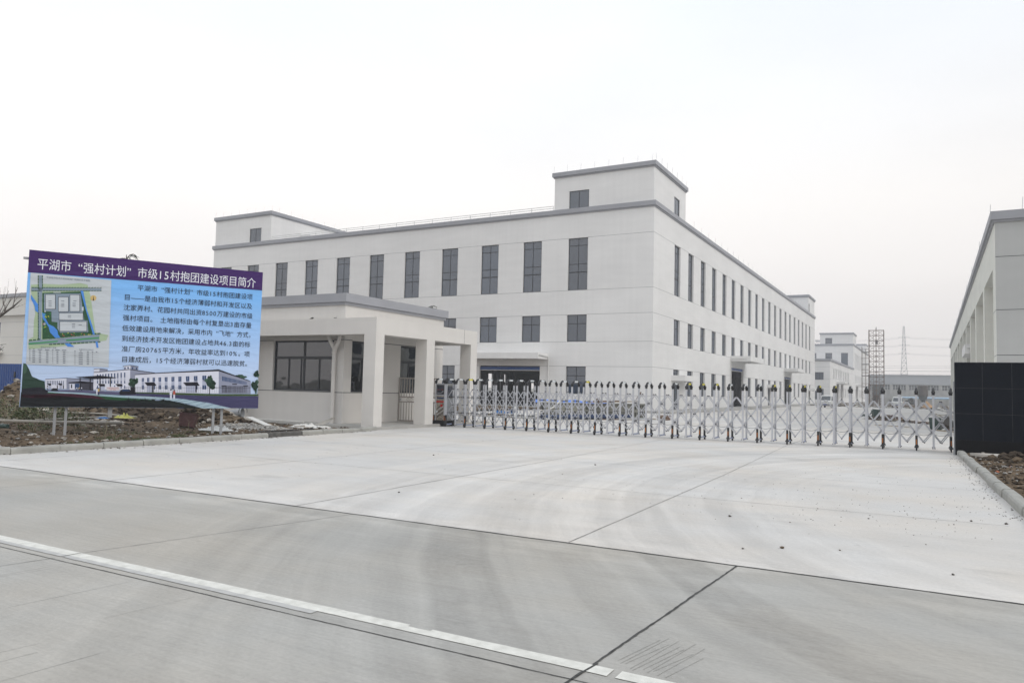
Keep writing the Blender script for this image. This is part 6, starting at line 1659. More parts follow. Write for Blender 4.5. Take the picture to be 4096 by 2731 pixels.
for k in range(45): w.box(-130 + k * 5.6 - .45, -130 + k * 5.6 + .45, 329.7, 330.2, 0, 6.75)
w.build('pilasters', fa)

w = MB().m('lowwall'); w.box(-12, 60, 199, 199.2, -.1, 1.3)
for k in range(18): w.box(-12 + k * 4, -11.5 + k * 4, 198.8, 199, -.1, 1.42)
tag(w.build('boundary_wall', off=(-12, 199, 0)), 'low grey boundary wall with piers across the waste ground', 'wall')
w = MB().m('pipe_pale'); w.tube([(-5.4, 202, 1.6), (60, 202, 1.85)], .26, 12)
for k in range(10): w.m('lowwall').box(-5 + k * 7, -4.6 + k * 7, 201.7, 202.3, -.1, 1.5)
tag(w.build('pipeline', off=(-5, 202, 0)), 'long pale blue pipe running above the low boundary wall', 'pipe')

# ---- pylon and wires
py = root('pylon', (-9, 380, 0), 'tall tapering lattice pylon rising behind the grey shed', 'pylon')
lv = [0, 4, 8, 12, 14.7, 17.35, 19.5, 21.5, 23.47, 25.3, 27.03, 28.9, 30.65, 32.2, 33.85]
def pw(z): return 2.1 - (2.1 - .95) * z / 17.35 if z < 17.35 else .95 - (.95 - .27) * (z - 17.35) / 16.5
w = MB().m('pylon'); t_ = .14
for a, b in zip(lv, lv[1:]):
    A, B_ = pw(a), pw(b)
    for sx_, sy_ in ((1, 1), (1, -1), (-1, 1), (-1, -1)): w.bar((-9 + sx_ * A, 380 + sy_ * A, a), (-9 + sx_ * B_, 380 + sy_ * B_, b), t_)
    for sy_ in (1, -1):
        w.bar((-9 - A, 380 + sy_ * A, a), (-9 + B_, 380 + sy_ * B_, b), .07); w.bar((-9 + A, 380 + sy_ * A, a), (-9 - B_, 380 + sy_ * B_, b), .07); w.bar((-9 - B_, 380 + sy_ * B_, b), (-9 + B_, 380 + sy_ * B_, b), .1 if b in (17.35, 23.47, 27.03, 30.65) else .06)
        w.bar((-9 + sy_ * A, 380 - A, a), (-9 + sy_ * B_, 380 + B_, b), .07); w.bar((-9 + sy_ * B_, 380 - B_, b), (-9 + sy_ * B_, 380 + B_, b), .06)
w.build('lattice', py)
for z in (28.8, 25.2, 21.5):
    w = MB().m('pylon'); w.box(-10.9, -7.1, 379.6, 380.4, z - .06, z + .06); w.tube([(-10.9, 380, z), (-11.3, 380, z - .1)], .12, 6); w.tube([(-7.1, 380, z), (-6.7, 380, z - .1)], .12, 6); w.build('insulator_arm', py)
def wire(z0, z1, yy, r=.035, x0=-11, x1=-150, sag=3.0):
    pts = [(x0 + (x1 - x0) * t / 12, yy, z0 + (z1 - z0) * t / 12 - sag * 4 * (t / 12) * (1 - t / 12)) for t in range(13)]
    w = MB().m('wire'); w.tube(pts, r, 4, False)
    tag(w.build('power_wire', off=(x0, yy, z0)), 'thin dark power wire strung through the hazy sky beside the lattice pylon', 'wire', 'power wires in the sky')
for z, dr in ((28.6, 9), (25.1, 8.5), (21.4, 9)):
    for dy, dz in ((-1.0, 0), (1.0, -.35)):
        wire(z + dz, z + dz, 380 + dy, .026, x0=-11.2, x1=-140, sag=2.5); wire(z + dz, z + dz, 380 + dy, .026, x0=-6.8, x1=130, sag=2.0)
for z in (16.15, 15.35, 14.1, 13.9, 12.65): wire(z - .3, z + .3, 379 - z * .3, .035, -130, 120, .6)

# ---- hoist tower
ht = root('material_hoist', (-7.8, 146, 0), 'slim rusty lattice hoist tower standing alone in front of the grey shed', 'hoist')
w = MB().m('rust'); X0, X1, Y0, Y1 = -8.95, -6.6, 145.4, 146.9; zs = [.0, .9, 1.8, 2.75, 3.65, 4.3, 5.1, 5.98, 6.9, 7.85, 8.73, 9.68, 10.59, 11.53, 12.44, 13.35]
for x in (X0, X1):
    for y in (Y0, Y1): w.bar((x, y, 0), (x, y, 13.4), .085)
for x in (-8.23, -7.32): w.bar((x, Y0, 0), (x, Y0, 13.35), .05)
for a, b in zip(zs, zs[1:]):
    w.bar((X0, Y0, b), (X1, Y0, b), .06); w.bar((X0, Y1, b), (X1, Y1, b), .05)
    for x in (X0, X1): w.bar((x, Y0, b), (x, Y1, b), .05); w.bar((x, Y0, a), (x, Y1, b), .04)
    xm = (X0 + X1) / 2
    w.bar((X0, Y0, a), (xm, Y0, b), .042); w.bar((xm, Y0, b), (X1, Y0, a), .042); w.bar((X0, Y0, b), (xm, Y0, a), .042); w.bar((xm, Y0, a), (X1, Y0, b), .042)
w.build('lattice', ht)
w = MB().m('rust'); w.bar((-7.78, Y0 - .1, 0), (-7.78, Y0 - .1, 13.65), .11)
for z in zs[2:-2:2]: w.box(-7.88, -7.68, Y0 - .18, Y0 - .02, z - .09, z + .09)
w.build('guide_mast', ht)
w = MB().m('silo_dark'); w.box(-7.9, -7.5, Y0 - .35, Y0 - .12, 10.85, 11.5); w.tube([(-7.75, Y0 - .1, 13.5), (-7.75, Y0 - .1, 13.95)], [.1, .03], 6); w.build('hoist_cage', ht)

# ---- scaffolding by the far block
sf = root('scaffolding', (-13, 190, 0), 'grey tube scaffolding with plank decks between the far white block and the lattice hoist', 'scaffold')
w = MB().m('rust')
for x in (-13.2, -12.45, -11.7):
    for y in (190, 192.2): w.bar((x, y, -.05), (x, y, 13.2 if x < -13 else 12.7), .07)
for z in (1.2, 2.6, 3.9, 4.64, 6.4, 7.14, 7.88, 9.06, 10.54, 11.87, 12.61):
    for y in (190, 192.2): w.bar((-13.2, y, z), (-11.7, y, z), .05)
    w.bar((-13.2, 190, z), (-13.2, 192.2, z), .05); w.bar((-11.7, 190, z), (-11.7, 192.2, z), .05)
w.build('tube_frame', sf)
for z in (3.95, 6.45, 9.1, 11.92): w = MB().m('steel'); w.box(-13.3, -11.6, 189.9, 192.3, z, z + .09); w.build('deck', sf)

# ---- silos and mixer
s1 = root('silo', (-8.1, 150, 0), 'grey square-shouldered cement silo on a cone and legs below the lattice hoist', 'silo')
w = MB().m('silo'); w.tube([(-8.05, 150, 1.93), (-8.05, 150, 3.86)], .66, 20); w.tube([(-8.05, 150, 3.86), (-8.05, 150, 4.02)], [.66, .2], 20); w.build('drum', s1)
w = MB().m('silo'); w.box(-7.4, -6.8, 149.7, 150.6, 2.0, 3.9); w.build('side_bin', s1)
w = MB().m('silo_dark'); w.tube([(-8.05, 150, 1.93), (-8.05, 150, .35)], [.64, .16], 16); w.build('cone', s1)
for dx in (-.5, .5):
    for dy in (-.5, .5): w = MB().m('silo_dark'); w.bar((-8.05 + dx, 150 + dy, 2.2), (-8.05 + dx * 1.25, 150 + dy * 1.25, -.05), .08); w.build('leg', s1)
s2 = root('silo', (-.72, 160, 0), 'rusty brown drum silo on legs above the sand heap', 'silo')
w = MB().m('silo_dark'); w.tube([(-.72, 160, 2.0), (-.72, 160, 3.9)], .87, 20); w.tube([(-.72, 160, 3.9), (-.72, 160, 4.08)], [.88, .3], 20); w.build('drum', s2)
w = MB().m('silo'); w.tube([(-.72, 160, 2.0), (-.72, 160, .7)], [.85, .2], 16); w.build('cone', s2)
for dx in (-.6, .6):
    for dy in (-.6, .6): w = MB().m('silo_dark'); w.bar((-.72 + dx, 160 + dy, 2.1), (-.72 + dx * 1.2, 160 + dy * 1.2, -.05), .09); w.build('leg', s2)
mx_ = root('concrete_mixer', (-2.45, 150, 0), 'grey drum concrete mixer with open mouth among the far rubble', 'mixer')
w = MB().m('silo'); w.tube([(-2.45, 149.4, 1.15), (-2.45, 149.6, 1.12), (-2.45, 150.4, 1.05), (-2.45, 151, 1.0)], [.36, .55, .62, .35], 16, False); w.build('drum', mx_)
w = MB().m('silo_dark'); w.tube([(-2.45, 149.5, 1.13), (-2.45, 149.62, 1.13)], .3, 14); w.build('mouth', mx_)
w = MB().m('silo_dark'); w.bar((-3.05, 150, .02), (-2.8, 150, 1.0), .08); w.bar((-1.85, 150, .02), (-2.1, 150, 1.0), .08); w.bar((-3.15, 149.8, .5), (-1.7, 149.8, .5), .1); w.build('stand', mx_)

# ---- vans
def van(loc, rz, label, rear):
    """small boxy minivan; its nose points along local -y"""
    v = root('minivan', loc, label, 'van', 'minivans parked in the yard'); v.rotation_euler = (0, 0, rz)
    prof = [(-1.78, .34), (-1.8, .62), (-1.72, .86), (-1.5, .98), (-1.0, 1.58), (-.8, 1.66), (1.5, 1.70), (1.72, 1.58), (1.8, .95), (1.8, .34)]
    m_ = MB().m('van_white'); W_ = .74
    n = len(prof)
    rows_ = [(-W_, .0), (-W_ * .99, .02)]
    b = len(m_.v)
    for sx_, ins in ((-1, .12), (-1, 0), (1, 0), (1, .12)):
        for y, z in prof:
            t = 0 if ins == 0 else 1
            wd_ = W_ - (.14 * max(0, (z - .9) / .8)); m_.v.append((sx_ * (wd_ - (ins * .25 if t else 0)), y * (1 - (.012 if t else 0)), z - (.015 if t and z > 1.4 else 0)))
    for k in range(3):
        for i in range(n): m_.f.append((b + k * n + i, b + k * n + (i + 1) % n, b + (k + 1) * n + (i + 1) % n, b + (k + 1) * n + i)); m_.mi.append(0)
    m_.f.append(tuple(b + i for i in range(n))); m_.mi.append(0); m_.f.append(tuple(b + 3 * n + i for i in range(n))); m_.mi.append(0)
    def part(mb_, nm, par=v): o = bpy.data.objects.new(nm, mb_.mesh(nm)); COL.objects.link(o); o.parent = par; return o
    part(m_, 'body')
    q = MB().m('car_glass'); q.face([(-.6, -1.515, 1.0), (.6, -1.515, 1.0), (.54, -1.04, 1.56), (-.54, -1.04, 1.56)]); part(q, 'windscreen')
    q = MB().m('car_glass'); q.face([(-.58, 1.815, 1.02), (.58, 1.815, 1.02), (.53, 1.74, 1.55), (-.53, 1.74, 1.55)]); part(q, 'rear_window')
    for s_ in (-1, 1):
        q = MB().m('car_glass')
        for a, b2 in ((-1.1, -.3), (-.22, .65), (.73, 1.55)): q.face([(s_ * .715, a - (.25 if a < -1 else 0), 1.02), (s_ * .715, b2, 1.02), (s_ * .632, b2, 1.54), (s_ * .632, a + .12, 1.54)])
        part(q, 'side_windows')
        q = MB().m('black'); q.box(s_ * .76 - .05, s_ * .76 + .05, -1.15, -1.05, 1.02, 1.16); part(q, 'wing_mirror')
        q = MB().m('lamp_white'); q.box(s_ * .56 - .14, s_ * .56 + .14, -1.815, -1.7, .68, .82); part(q, 'headlight')
        q = MB().m('lamp_red'); q.box(s_ * .66 - .07, s_ * .66 + .07, 1.78, 1.83, .72, 1.0); part(q, 'tail_lamp')
        for y in (-1.15, 1.15):
            q = MB().m('tyre'); q.tube([(s_ * .6, y, .27), (s_ * .75, y, .27)], .27, 16); wq = part(q, 'wheel'); q = MB().m('steel'); q.tube([(s_ * .751, y, .27), (s_ * .76, y, .27)], .15, 12); part(q, 'rim', wq)
    q = MB().m('van_grey' if not rear else 'van_white'); q.box(-.74, .74, -1.87, -1.76, .3, .52); q.m('van_white'); q.box(-.74, .74, 1.76, 1.88, .3, .58); part(q, 'bumper')
    q = MB().m('red' if rear else 'black'); q.box(-.55, .55, 1.815, 1.825, .84, .9) if rear else q.box(-.3, .3, -1.83, -1.81, .78, .86); part(q, 'trim_strip')
    q = MB().m('plate_blue'); q.box(-.22, .22, -1.885, -1.871, .4, .52); q.box(-.2, .2, 1.884, 1.89, .6, .7) if rear else None; part(q, 'licence_plate')
van((-11.7, 109, 0), R(-6), 'white minivan facing the gate beside the long factory building', False)
van((-4.1, 134, 0), R(-2), 'white minivan seen from behind with red tail lamps on the waste ground edge', True)

# ================================================================== YARD CLUTTER BEHIND THE GATE
rnd = random.Random(21)
def steel_beam(z0, z1, label, stencil):
    a = Vector((-17.55, 35.2, 0)); b = Vector((-14.1, 41.3, 0)); d = (b - a).normalized(); n = Vector((d.y, -d.x, 0)); o = root('steel_box_beam', (a.x, a.y, z0), label, 'steel beam', 'stacked steel beams')
    w = MB().m('form_steel')
    def bx(u0, u1, v0, v1, za, zb):
        b_ = len(w.v)
        for z in (za, zb):
            for u, v in ((u0, v0), (u1, v0), (u1, v1), (u0, v1)): p = a + d * u + n * v; w.v.append((p.x, p.y, z))
        for q in ((0, 3, 2, 1), (4, 5, 6, 7), (0, 1, 5, 4), (1, 2, 6, 5), (2, 3, 7, 6), (3, 0, 4, 7)): w.f.append(tuple(b_ + i for i in q)); w.mi.append(w.cur)
    L = (b - a).length; h = z1 - z0
    bx(0, L, -.16, -.14, z0 + .03, z1 - .03); bx(0, L, -.3, 0, z0, z0 + .03); bx(0, L, -.3, 0, z1 - .03, z1); bx(L - .95, L - .03, -.12, .02, z0 + .03, z0 + .06); bx(L - 1.0, L, -.12, .04, z1 - .06, z1 - .031)
    w.m('form_dark'); bx(0, L, -.5, -.32, z0 + .02, z1 - .02); w.m('form_steel')
    for k in range(6): u = L - .95 + k * .18; bx(u, u + .035, -.13, .015, z0 + .06, z1 - .06)
    for k in range(1, 5): u = k * L * .2; bx(u, u + .03, -.138, -.02, z0 + .03, z1 - .03)
    w.build('box_section', o)
    if stencil:
        s_ = MB().m('stencil'); tc_ = bpy.data.curves.new('g', 'FONT'); to = bpy.data.objects.new('g', tc_); COL.objects.link(to); u = 1.55
        for ch in '3791 98':
            tc_.body = ch; bpy.context.view_layer.update(); me = bpy.data.meshes.new_from_object(to.evaluated_get(bpy.context.evaluated_depsgraph_get()))
            if ch != ' ':
                bb_ = len(s_.v)
                for v_ in me.vertices: p = a + d * (u + v_.co.x * .34) + n * (-.135); s_.v.append((p.x, p.y, z0 + .09 + v_.co.y * .33))
                for p_ in me.polygons: s_.f.append(tuple(bb_ + i for i in p_.vertices)); s_.mi.append(0)
            u += .30
        bpy.data.objects.remove(to); s_.build('stencilled_number', o, fix=False)
steel_beam(.06, .46, 'lower grey steel beam with blue stencilled numbers, under another beam behind the gate', True)
steel_beam(.48, .88, 'upper grey steel beam carrying blue tarpaulin and planks behind the gate', False)
w = MB().m('tarp_blue'); gx, gy_ = 18, 6
A_ = Vector((-18.3, 35.4, 0)); Bv = Vector((-15.4, 38.6, 0)); dd = (Bv - A_).normalized(); nn = Vector((dd.y, -dd.x, 0)); LL = (Bv - A_).length
def tarp_z(u, v): return .93 + .13 * max(0, noise.noise((u * 1.3, v * 2, 3))) + .10 * math.exp(-((u - .8) / .5) ** 2) + .14 * math.exp(-((u - 2.4) / .45) ** 2) * (1 - abs(v - .3)) - .18 * max(0, v - .62)
for i in range(gx + 1):
    for j in range(gy_ + 1): u, v = LL * i / gx, j / gy_; p = A_ + dd * u + nn * (v * .8 - .6); w.v.append((p.x, p.y, tarp_z(u, v)))
for i in range(gx):
    for j in range(gy_): b = i * (gy_ + 1) + j; w.f.append((b, b + 1, b + gy_ + 2, b + gy_ + 1)); w.mi.append(0)
tag(w.build('tarpaulin', off=(-17, 37, .9), smooth=True), 'crumpled bright blue tarpaulin lying on the steel beams', 'tarpaulin')
def single(name, label, cat, off, fn, group=None, smooth=False):
    w = MB(); fn(w); return tag(w.build(name, off=off, smooth=smooth), label, cat, group)
single('plank', 'dark plank lying on top of the upper steel beam', 'plank', (-14.8, 38, .95), lambda w: (w.m('wood').bar((-15.9, 37.2, .93), (-14.3, 40.1, 1.02), .28, .05), w.m('brown').bar((-15.75, 37.4, .99), (-14.9, 39, 1.03), .1, .06)))
single('post_stub', 'short rusty brown steel stub standing on the upper steel beam', 'steel stub', (-15.6, 37.8, .9), lambda w: (w.m('brown').box(-15.72, -15.58, 37.7, 37.84, .88, 1.14), w.box(-15.75, -15.55, 37.67, 37.87, .885, .9)))
single('iron_bar', 'rusty bar leaning against the end of the steel beams', 'bar', (-14.2, 41.2, .5), lambda w: (w.m('brown').tube([(-14.75, 40.9, .85), (-14.55, 41.6, 1.55)], .035, 6), w.m('white_label').tube([(-14.55, 41.6, 1.55), (-14.545, 41.62, 1.58)], .04, 6)))
hose = [(-16.95, 36.1, 1.1), (-16.85, 35.6, 1.18), (-16.75, 35.4, 1.08), (-16.8, 35.2, .9), (-17.0, 35.0, .65), (-17.4, 34.8, .42), (-17.9, 34.8, .25), (-18.6, 35.1, .12), (-19.4, 35.3, .06), (-20.4, 35.4, .05), (-21.3, 35.9, .05), (-22.0, 36.6, .05)]
single('hose', 'thick cream hose looping up over the steel beams', 'hose', (-18, 35, .2), lambda w: w.m('cloth_white').tube(hose, .042, 8), smooth=True)
single('hose', 'cream hose lying along the ground before the blue plastic heap', 'hose', (-19, 34.8, .05), lambda w: w.m('cloth_white').tube([(-17.1, 34.6, .05), (-17.9, 34.9, .12), (-18.8, 34.7, .06), (-19.8, 35.2, .05), (-20.9, 34.9, .05), (-21.6, 35.6, .05)], .04, 8), smooth=True)
single('steel_pipe', 'long navy blue pipe on the ground before the steel beams', 'pipe', (-16, 37.5, .15), lambda w: w.m('pipe_navy').tube([(-17.45, 34.55, .14), (-14.72, 40.55, .15)], .125, 12))
single('planks', 'flat pale boards lying by the end of the navy pipe', 'boards', (-14, 40.4, .04), lambda w: (w.m('white_label').bar((-15.0, 39.2, .05), (-13.7, 41.1, .05), .5, .03), w.m('brown').bar((-15.6, 38.0, .02), (-14.1, 40.2, .02), .3, .03)))
single('brown_box', 'brown crate standing alone on the yard right of the steel beams', 'crate', (-13.1, 41.4, 0), lambda w: (w.m('brown').box(-13.32, -12.78, 40.9, 41.6, 0, .27), w.m('wood').box(-13.34, -12.76, 40.88, 40.9, .04, .08), w.box(-13.34, -12.76, 40.88, 40.9, .19, .23)))
single('timber_pole', 'thin timber pole on the ground beside the brown crate', 'pole', (-13.5, 40.7, .04), lambda w: w.m('wood').tube([(-13.9, 40.9, .06), (-13.3, 40.6, .05)], .03, 6))
def heap(w, cx, cy, key, n, rx, ry, h, r0, r1, rd, flat=.6, z0=0):
    w.m(key)
    for _ in range(n):
        a, q = rd.uniform(0, 6.28), math.sqrt(rd.random()); w.chunk((cx + rx * q * math.cos(a), cy + ry * q * math.sin(a), z0 + h * (1 - q) * rd.uniform(.3, 1)), rd.uniform(r0, r1), rd, flat, rd.uniform(.6, 1.3))
def cloth_heap(w, cx, cy, rx, ry, h, key, seed):
    w.m(key); b = len(w.v); n1, n2 = 14, 14
    for i in range(n1 + 1):
        for j in range(n2 + 1):
            u, v = i / n1 * 2 - 1, j / n2 * 2 - 1; k = max(0, 1 - u * u) * max(0, 1 - v * v)
            w.v.append((cx + u * rx * (1 + .25 * noise.noise((u * 2, v * 2, seed))), cy + v * ry * (1 + .3 * noise.noise((v * 2, u * 2, seed + 3))), .02 + h * k ** .5 * (.15 + 1.3 * abs(noise.noise((u * 3.3 + seed, v * 3.3, seed))))))
    for i in range(n1):
        for j in range(n2): q = b + i * (n2 + 1) + j; w.f.append((q, q + n2 + 1, q + n2 + 2, q + 1)); w.mi.append(w.cur)
def bh(w):
    cloth_heap(w, -22.0, 38.9, .75, .5, .35, 'blue_plastic', 3); cloth_heap(w, -21.2, 38.6, .7, .45, .22, 'cloth_white', 7); cloth_heap(w, -21.6, 39.2, .3, .3, .62, 'cloth_white', 5); cloth_heap(w, -21.5, 38.8, .3, .25, .5, 'pipe_navy', 9)
single('plastic_sheeting', 'crumpled heap of blue and white plastic sheeting on the yard behind the gate', 'plastic sheeting', (-21.7, 38.8, 0), bh, smooth=True)
def ds(w):
    for _ in range(16):
        x = rnd.uniform(-22.3, -17.6); y = 35 + rnd.uniform(-.4, .8) + (x + 20) * -.05; a = rnd.uniform(-.5, .5); L = rnd.uniform(.4, 1.4); w.m(rnd.choice(('wood', 'brown', 'cloth_white', 'bamboo'))).bar((x, y, rnd.uniform(.03, .18)), (x + L * math.cos(a), y + L * math.sin(a), rnd.uniform(.03, .22)), rnd.uniform(.03, .09), .03)
tag((lambda w: (ds(w), w.build('scrap_debris', off=(-20, 35, 0)))[1])(MB()), 'scattered sticks and slats between hose and steel beams', 'debris', None, 'stuff')

def crate(name, cx, cy, rz, label, tip):
    o = root(name, (cx, cy, 0), label, 'crate', 'green steel crates'); o.rotation_euler = (tip, 0, rz)
    w = MB().m('green_crate'); W_, D_, H_ = .5, .36, .6
    for s_ in (-1, 1):
        for k in range(7): z = .03 + k * H_ / 7; w.box(-W_ / 2 * (.8 + .2 * k / 6), W_ / 2 * (.8 + .2 * k / 6), s_ * D_ / 2 - .012, s_ * D_ / 2 + .012 + s_ * .012 * (k % 2), z, z + H_ / 7 - .012)
        w.box(s_ * W_ / 2 * .95 - .02, s_ * W_ / 2 * .95 + .02, -D_ / 2, D_ / 2, .02, .1); w.box(s_ * W_ / 2 - .025, s_ * W_ / 2 + .025, -D_ / 2 - .02, D_ / 2 + .02, H_ - .04, H_)
    q = bpy.data.objects.new('slatted_body', w.mesh('slatted_body')); COL.objects.link(q); q.parent = o
    w = MB().m('green_crate')
    for sx_ in (-1, 1):
        for sy_ in (-1, 1): w.bar((sx_ * .2, sy_ * .17, 0), (sx_ * .235, sy_ * .17, H_), .03)
    q = bpy.data.objects.new('corner_posts', w.mesh('corner_posts')); COL.objects.link(q); q.parent = o
crate('steel_crate', .33, 43.7, R(4), 'dark green slatted steel crate standing by the scrap heap near the black wall', 0)
crate('steel_crate', -3.45, 63.9, R(-20), 'dark green slatted steel crate farther off, at the end of the rubbish ridge', R(8))
single('green_frame', 'flat dark green steel frame lying beside the farther green crate', 'frame', (-4.1, 63.6, 0), lambda w: [w.m('green_crate').bar(*q_) for q_ in (((-4.5, 63.2, .1), (-3.9, 63.4, .3), .12, .08), ((-4.4, 64, .2), (-3.8, 63.5, .1), .2, .14), ((-4.0, 63.4, .05), (-3.6, 63.9, .66), .05, .05), ((-3.7, 63.4, .66), (-3.25, 63.5, .62), .05, .05))])
rd = random.Random(8)
def ridge(w):
    for _ in range(420):
        t = rd.random() ** 1.1; x = -3.7 + 3.9 * t + rd.gauss(0, .12); y = 58.7 - 5.4 * t + rd.gauss(0, .35); hh = .33 * math.exp(-((t - .36) / .22) ** 2) + .08
        w.m(rd.choice(('clod', 'brown', 'clod', 'form_dark', 'rust_red', 'wood'))).chunk((x, y, rd.uniform(0, hh)), rd.uniform(.03, .11), rd, .6, rd.uniform(.6, 1.6))
        if rd.random() < .15: w.m(rd.choice(('wood', 'brown', 'bamboo'))).bar((x, y, rd.uniform(.02, hh)), (x + rd.uniform(-.5, .5), y + rd.uniform(-.3, .3), rd.uniform(.02, hh)), .04, .025)
single('rubbish_ridge', 'low ridge of brown builders rubbish on the yard seen through the gate', 'rubbish pile', (-2, 57, 0), ridge)
def scrap(w):
    for _ in range(160):
        x = rd.uniform(.62, 1.9); y = 42.6 + rd.random() * 5 + (x - .6); w.m(rd.choice(('clod', 'gravel', 'clod_pale', 'form_dark', 'cloth_white', 'brown'))).chunk((x, y, rd.uniform(0, .35 if y > 44 else .12)), rd.uniform(.05, .16), rd, .6)
    for _ in range(26):
        x = rd.uniform(.3, 1.4); y = rd.uniform(44.5, 50); z = rd.uniform(.25, .85); w.m(rd.choice(('bamboo', 'wood', 'steel'))).tube([(x - rd.uniform(.2, .6), y, z + rd.uniform(-.1, .25)), (x + rd.uniform(.2, .7), y + rd.uniform(-.5, .5), z - rd.uniform(0, .3))], .018, 5)
    w.m('silo_dark').face([(.73, 44.6, .25), (1.05, 44.6, .2), (1.0, 44.7, .62), (.8, 44.7, .78)]); w.m('form_dark').bar((.62, 44.0, .02), (.66, 44.3, .3), .04, .04)
    cloth_heap(w, .9, 45.4, .45, .4, .6, 'form_dark', 4); w.m('wood').bar((.3, 42.9, .03), (1.2, 41.5, .03), .1, .05)
single('scrap_heap', 'tangled scrap heap of poles and sheets behind the black wall end', 'scrap heap', (1, 45, 0), scrap)
single('plank', 'long thin plank on the yard concrete before the rubbish ridge', 'plank', (-1.5, 47, .03), lambda w: (w.m('wood').bar((-2.6, 47.4, .025), (-.9, 46.0, .025), .12, .03), w.bar((-1.7, 47.0, .02), (-1.2, 46.6, .02), .05, .03)))
# far waste ground
w = MB()
rd = random.Random(31)
for _ in range(900):
    y = 126 + 60 * rd.random() ** 1.5; x = rd.uniform(-16, 12) * (1 + (y - 126) / 120); z = .0
    w.m(rd.choice(('clod_pale', 'clod', 'gravel', 'stone', 'ground', 'cloth_white', 'clod_pale', 'rust_red' if rd.random() < .3 else 'clod'))).chunk((x, y, z), rd.uniform(.08, .45) * (1 if rd.random() < .85 else 1.5), rd, .35, rd.uniform(.6, 2))
tag(w.build('rubble', off=(0, 150, 0)), 'mixed builders rubble over the far waste ground', 'rubble', None, 'stuff')
single('sand_heap', 'small orange sand heap sloping down under the brown silo', 'sand heap', (.2, 141, 0), lambda w: (heap(w, .1, 141, 'sand', 60, .9, .6, 1.0, .12, .25, rd, .6), w.m('sand').tube([(0.0, 141, -.02), (-.1, 141, 1.15)], [.95, .05], 10)))
# ================================================================== LEFT FOREGROUND: MOUNDS, PLANTS, LITTER
rd = random.Random(77)
def mound(name, label, cx, cy, rx, ry, h, seed, n, r0, r1, keys, peaks=(), base='clod', res=34):
    w = MB().m(base)
    def hz(u, v):
        r_ = math.hypot(u, v); k = max(0, 1 - r_) ** .8
        z = h * k * (.75 + .5 * noise.noise((u * 2.2 + seed, v * 2.2, seed))) + .10 * h * noise.noise((u * 7, v * 7, seed)) * (k > 0) + .05 * h * noise.noise((u * 18, v * 18, seed))
        for pu, pv, ps, ph in peaks: z += ph * math.exp(-((u - pu) ** 2 + (v - pv) ** 2) / ps ** 2)
        return z - .04
    for i in range(res + 1):
        for j in range(res + 1): u, v = i / res * 2 - 1, j / res * 2 - 1; w.v.append((cx + u * rx, cy + v * ry, hz(u, v) + .08))
    for i in range(res):
        for j in range(res): b = i * (res + 1) + j; w.f.append((b, b + res + 1, b + res + 2, b + 1)); w.mi.append(0)
    for _ in range(n):
        a, q = rd.uniform(0, 6.28), math.sqrt(rd.random()) * .98; u, v = q * math.cos(a), q * math.sin(a); r_ = rd.uniform(r0, r1) * (1 if rd.random() < .8 else 1.6)
        w.m(rd.choice(keys)).chunk((cx + u * rx, cy + v * ry, hz(u, v) + .08 + r_ * .25), r_, rd, rd.uniform(.5, .9), rd.uniform(.7, 1.3))
    return tag(w.build(name, off=(cx, cy, 0)), label, 'dirt mound', 'dirt mounds on the bare soil')
mound('dirt_mound', 'tall pointed grey-brown dirt mound in front of the blue hoarding', -33.6, 17.2, 2.6, 2.2, .95, 3, 420, .03, .12, ('clod_pale', 'clod_pale', 'clod', 'stone'), ((.1, 0, .22, .55), (-.35, .1, .3, .25)), 'clod_pale')
mound('dirt_mound', 'broad heap of dark clay clods behind the billboard legs', -26.6, 17.6, 3.2, 1.6, .62, 9, 620, .05, .17, ('clod', 'clod', 'clod', 'clod_pale'))
mound('dirt_mound', 'heap of brown clods behind the right-hand billboard legs', -22.9, 18.4, 1.9, 1.2, .62, 14, 420, .05, .15, ('clod', 'clod_pale', 'clod', 'clod', 'clod', 'clod_pale', 'stone'))
mound('dirt_mound', 'low grey gravel heap beside the pale boards', -19.4, 17.2, 1.5, .95, .24, 21, 700, .018, .05, ('gravel', 'gravel', 'stone', 'kerb'), (), 'gravel')
mound('dirt_mound', 'weedy low bank of clods behind the left-hand billboard legs', -25.4, 14.6, 3.2, 1.2, .30, 30, 420, .04, .12, ('clod', 'clod', 'clod_pale', 'stone'))
w = MB()
for _ in range(2600):
    y = 7.8 + 11.8 * rd.random(); x = xl(y) - .25 - 11 * rd.random() ** 1.7; r_ = rd.choice((.012, .018, .025, .035, .05)) * rd.uniform(.7, 1.3)
    w.m(rd.choice(('clod', 'clod', 'clod_pale', 'clod_pale', 'clod_pale', 'clod', 'clod_pale', 'stone', 'gravel') if rd.random() < .94 else ('clod_pale', 'cloth_white', 'stone', 'stone'))).chunk((x, y, gh(x, y) + r_ * .3), r_, rd, .65)
tag(w.build('rubble', off=(-18, 13, 0)), 'crumbs of clay, stones and brick strewn over the bare soil', 'rubble', None, 'stuff')
w = MB()
for _ in range(3600):
    y = 8 + 16.6 * rd.random(); x = xr(y) + .28 + 4 * rd.random() ** 1.3; r_ = rd.choice((.012, .018, .018, .025, .035, .05)) * rd.uniform(.6, 1.3)
    w.m(rd.choice(('clod', 'clod', 'clod_pale', 'clod', 'stone', 'gravel') if rd.random() < .96 else ('brick', 'stone'))).chunk((x, y, ghr(x, y) + r_ * .3), r_, rd, .65)
tag(w.build('rubble', off=(2, 16, 0)), 'clods and stones over the soil strip before the black wall', 'rubble', None, 'stuff')
mound('dirt_mound', 'small brown clod heap at the foot of the black granite wall', 2.0, 22.3, .75, .8, .26, 40, 160, .03, .09, ('clod', 'clod_pale', 'clod'))
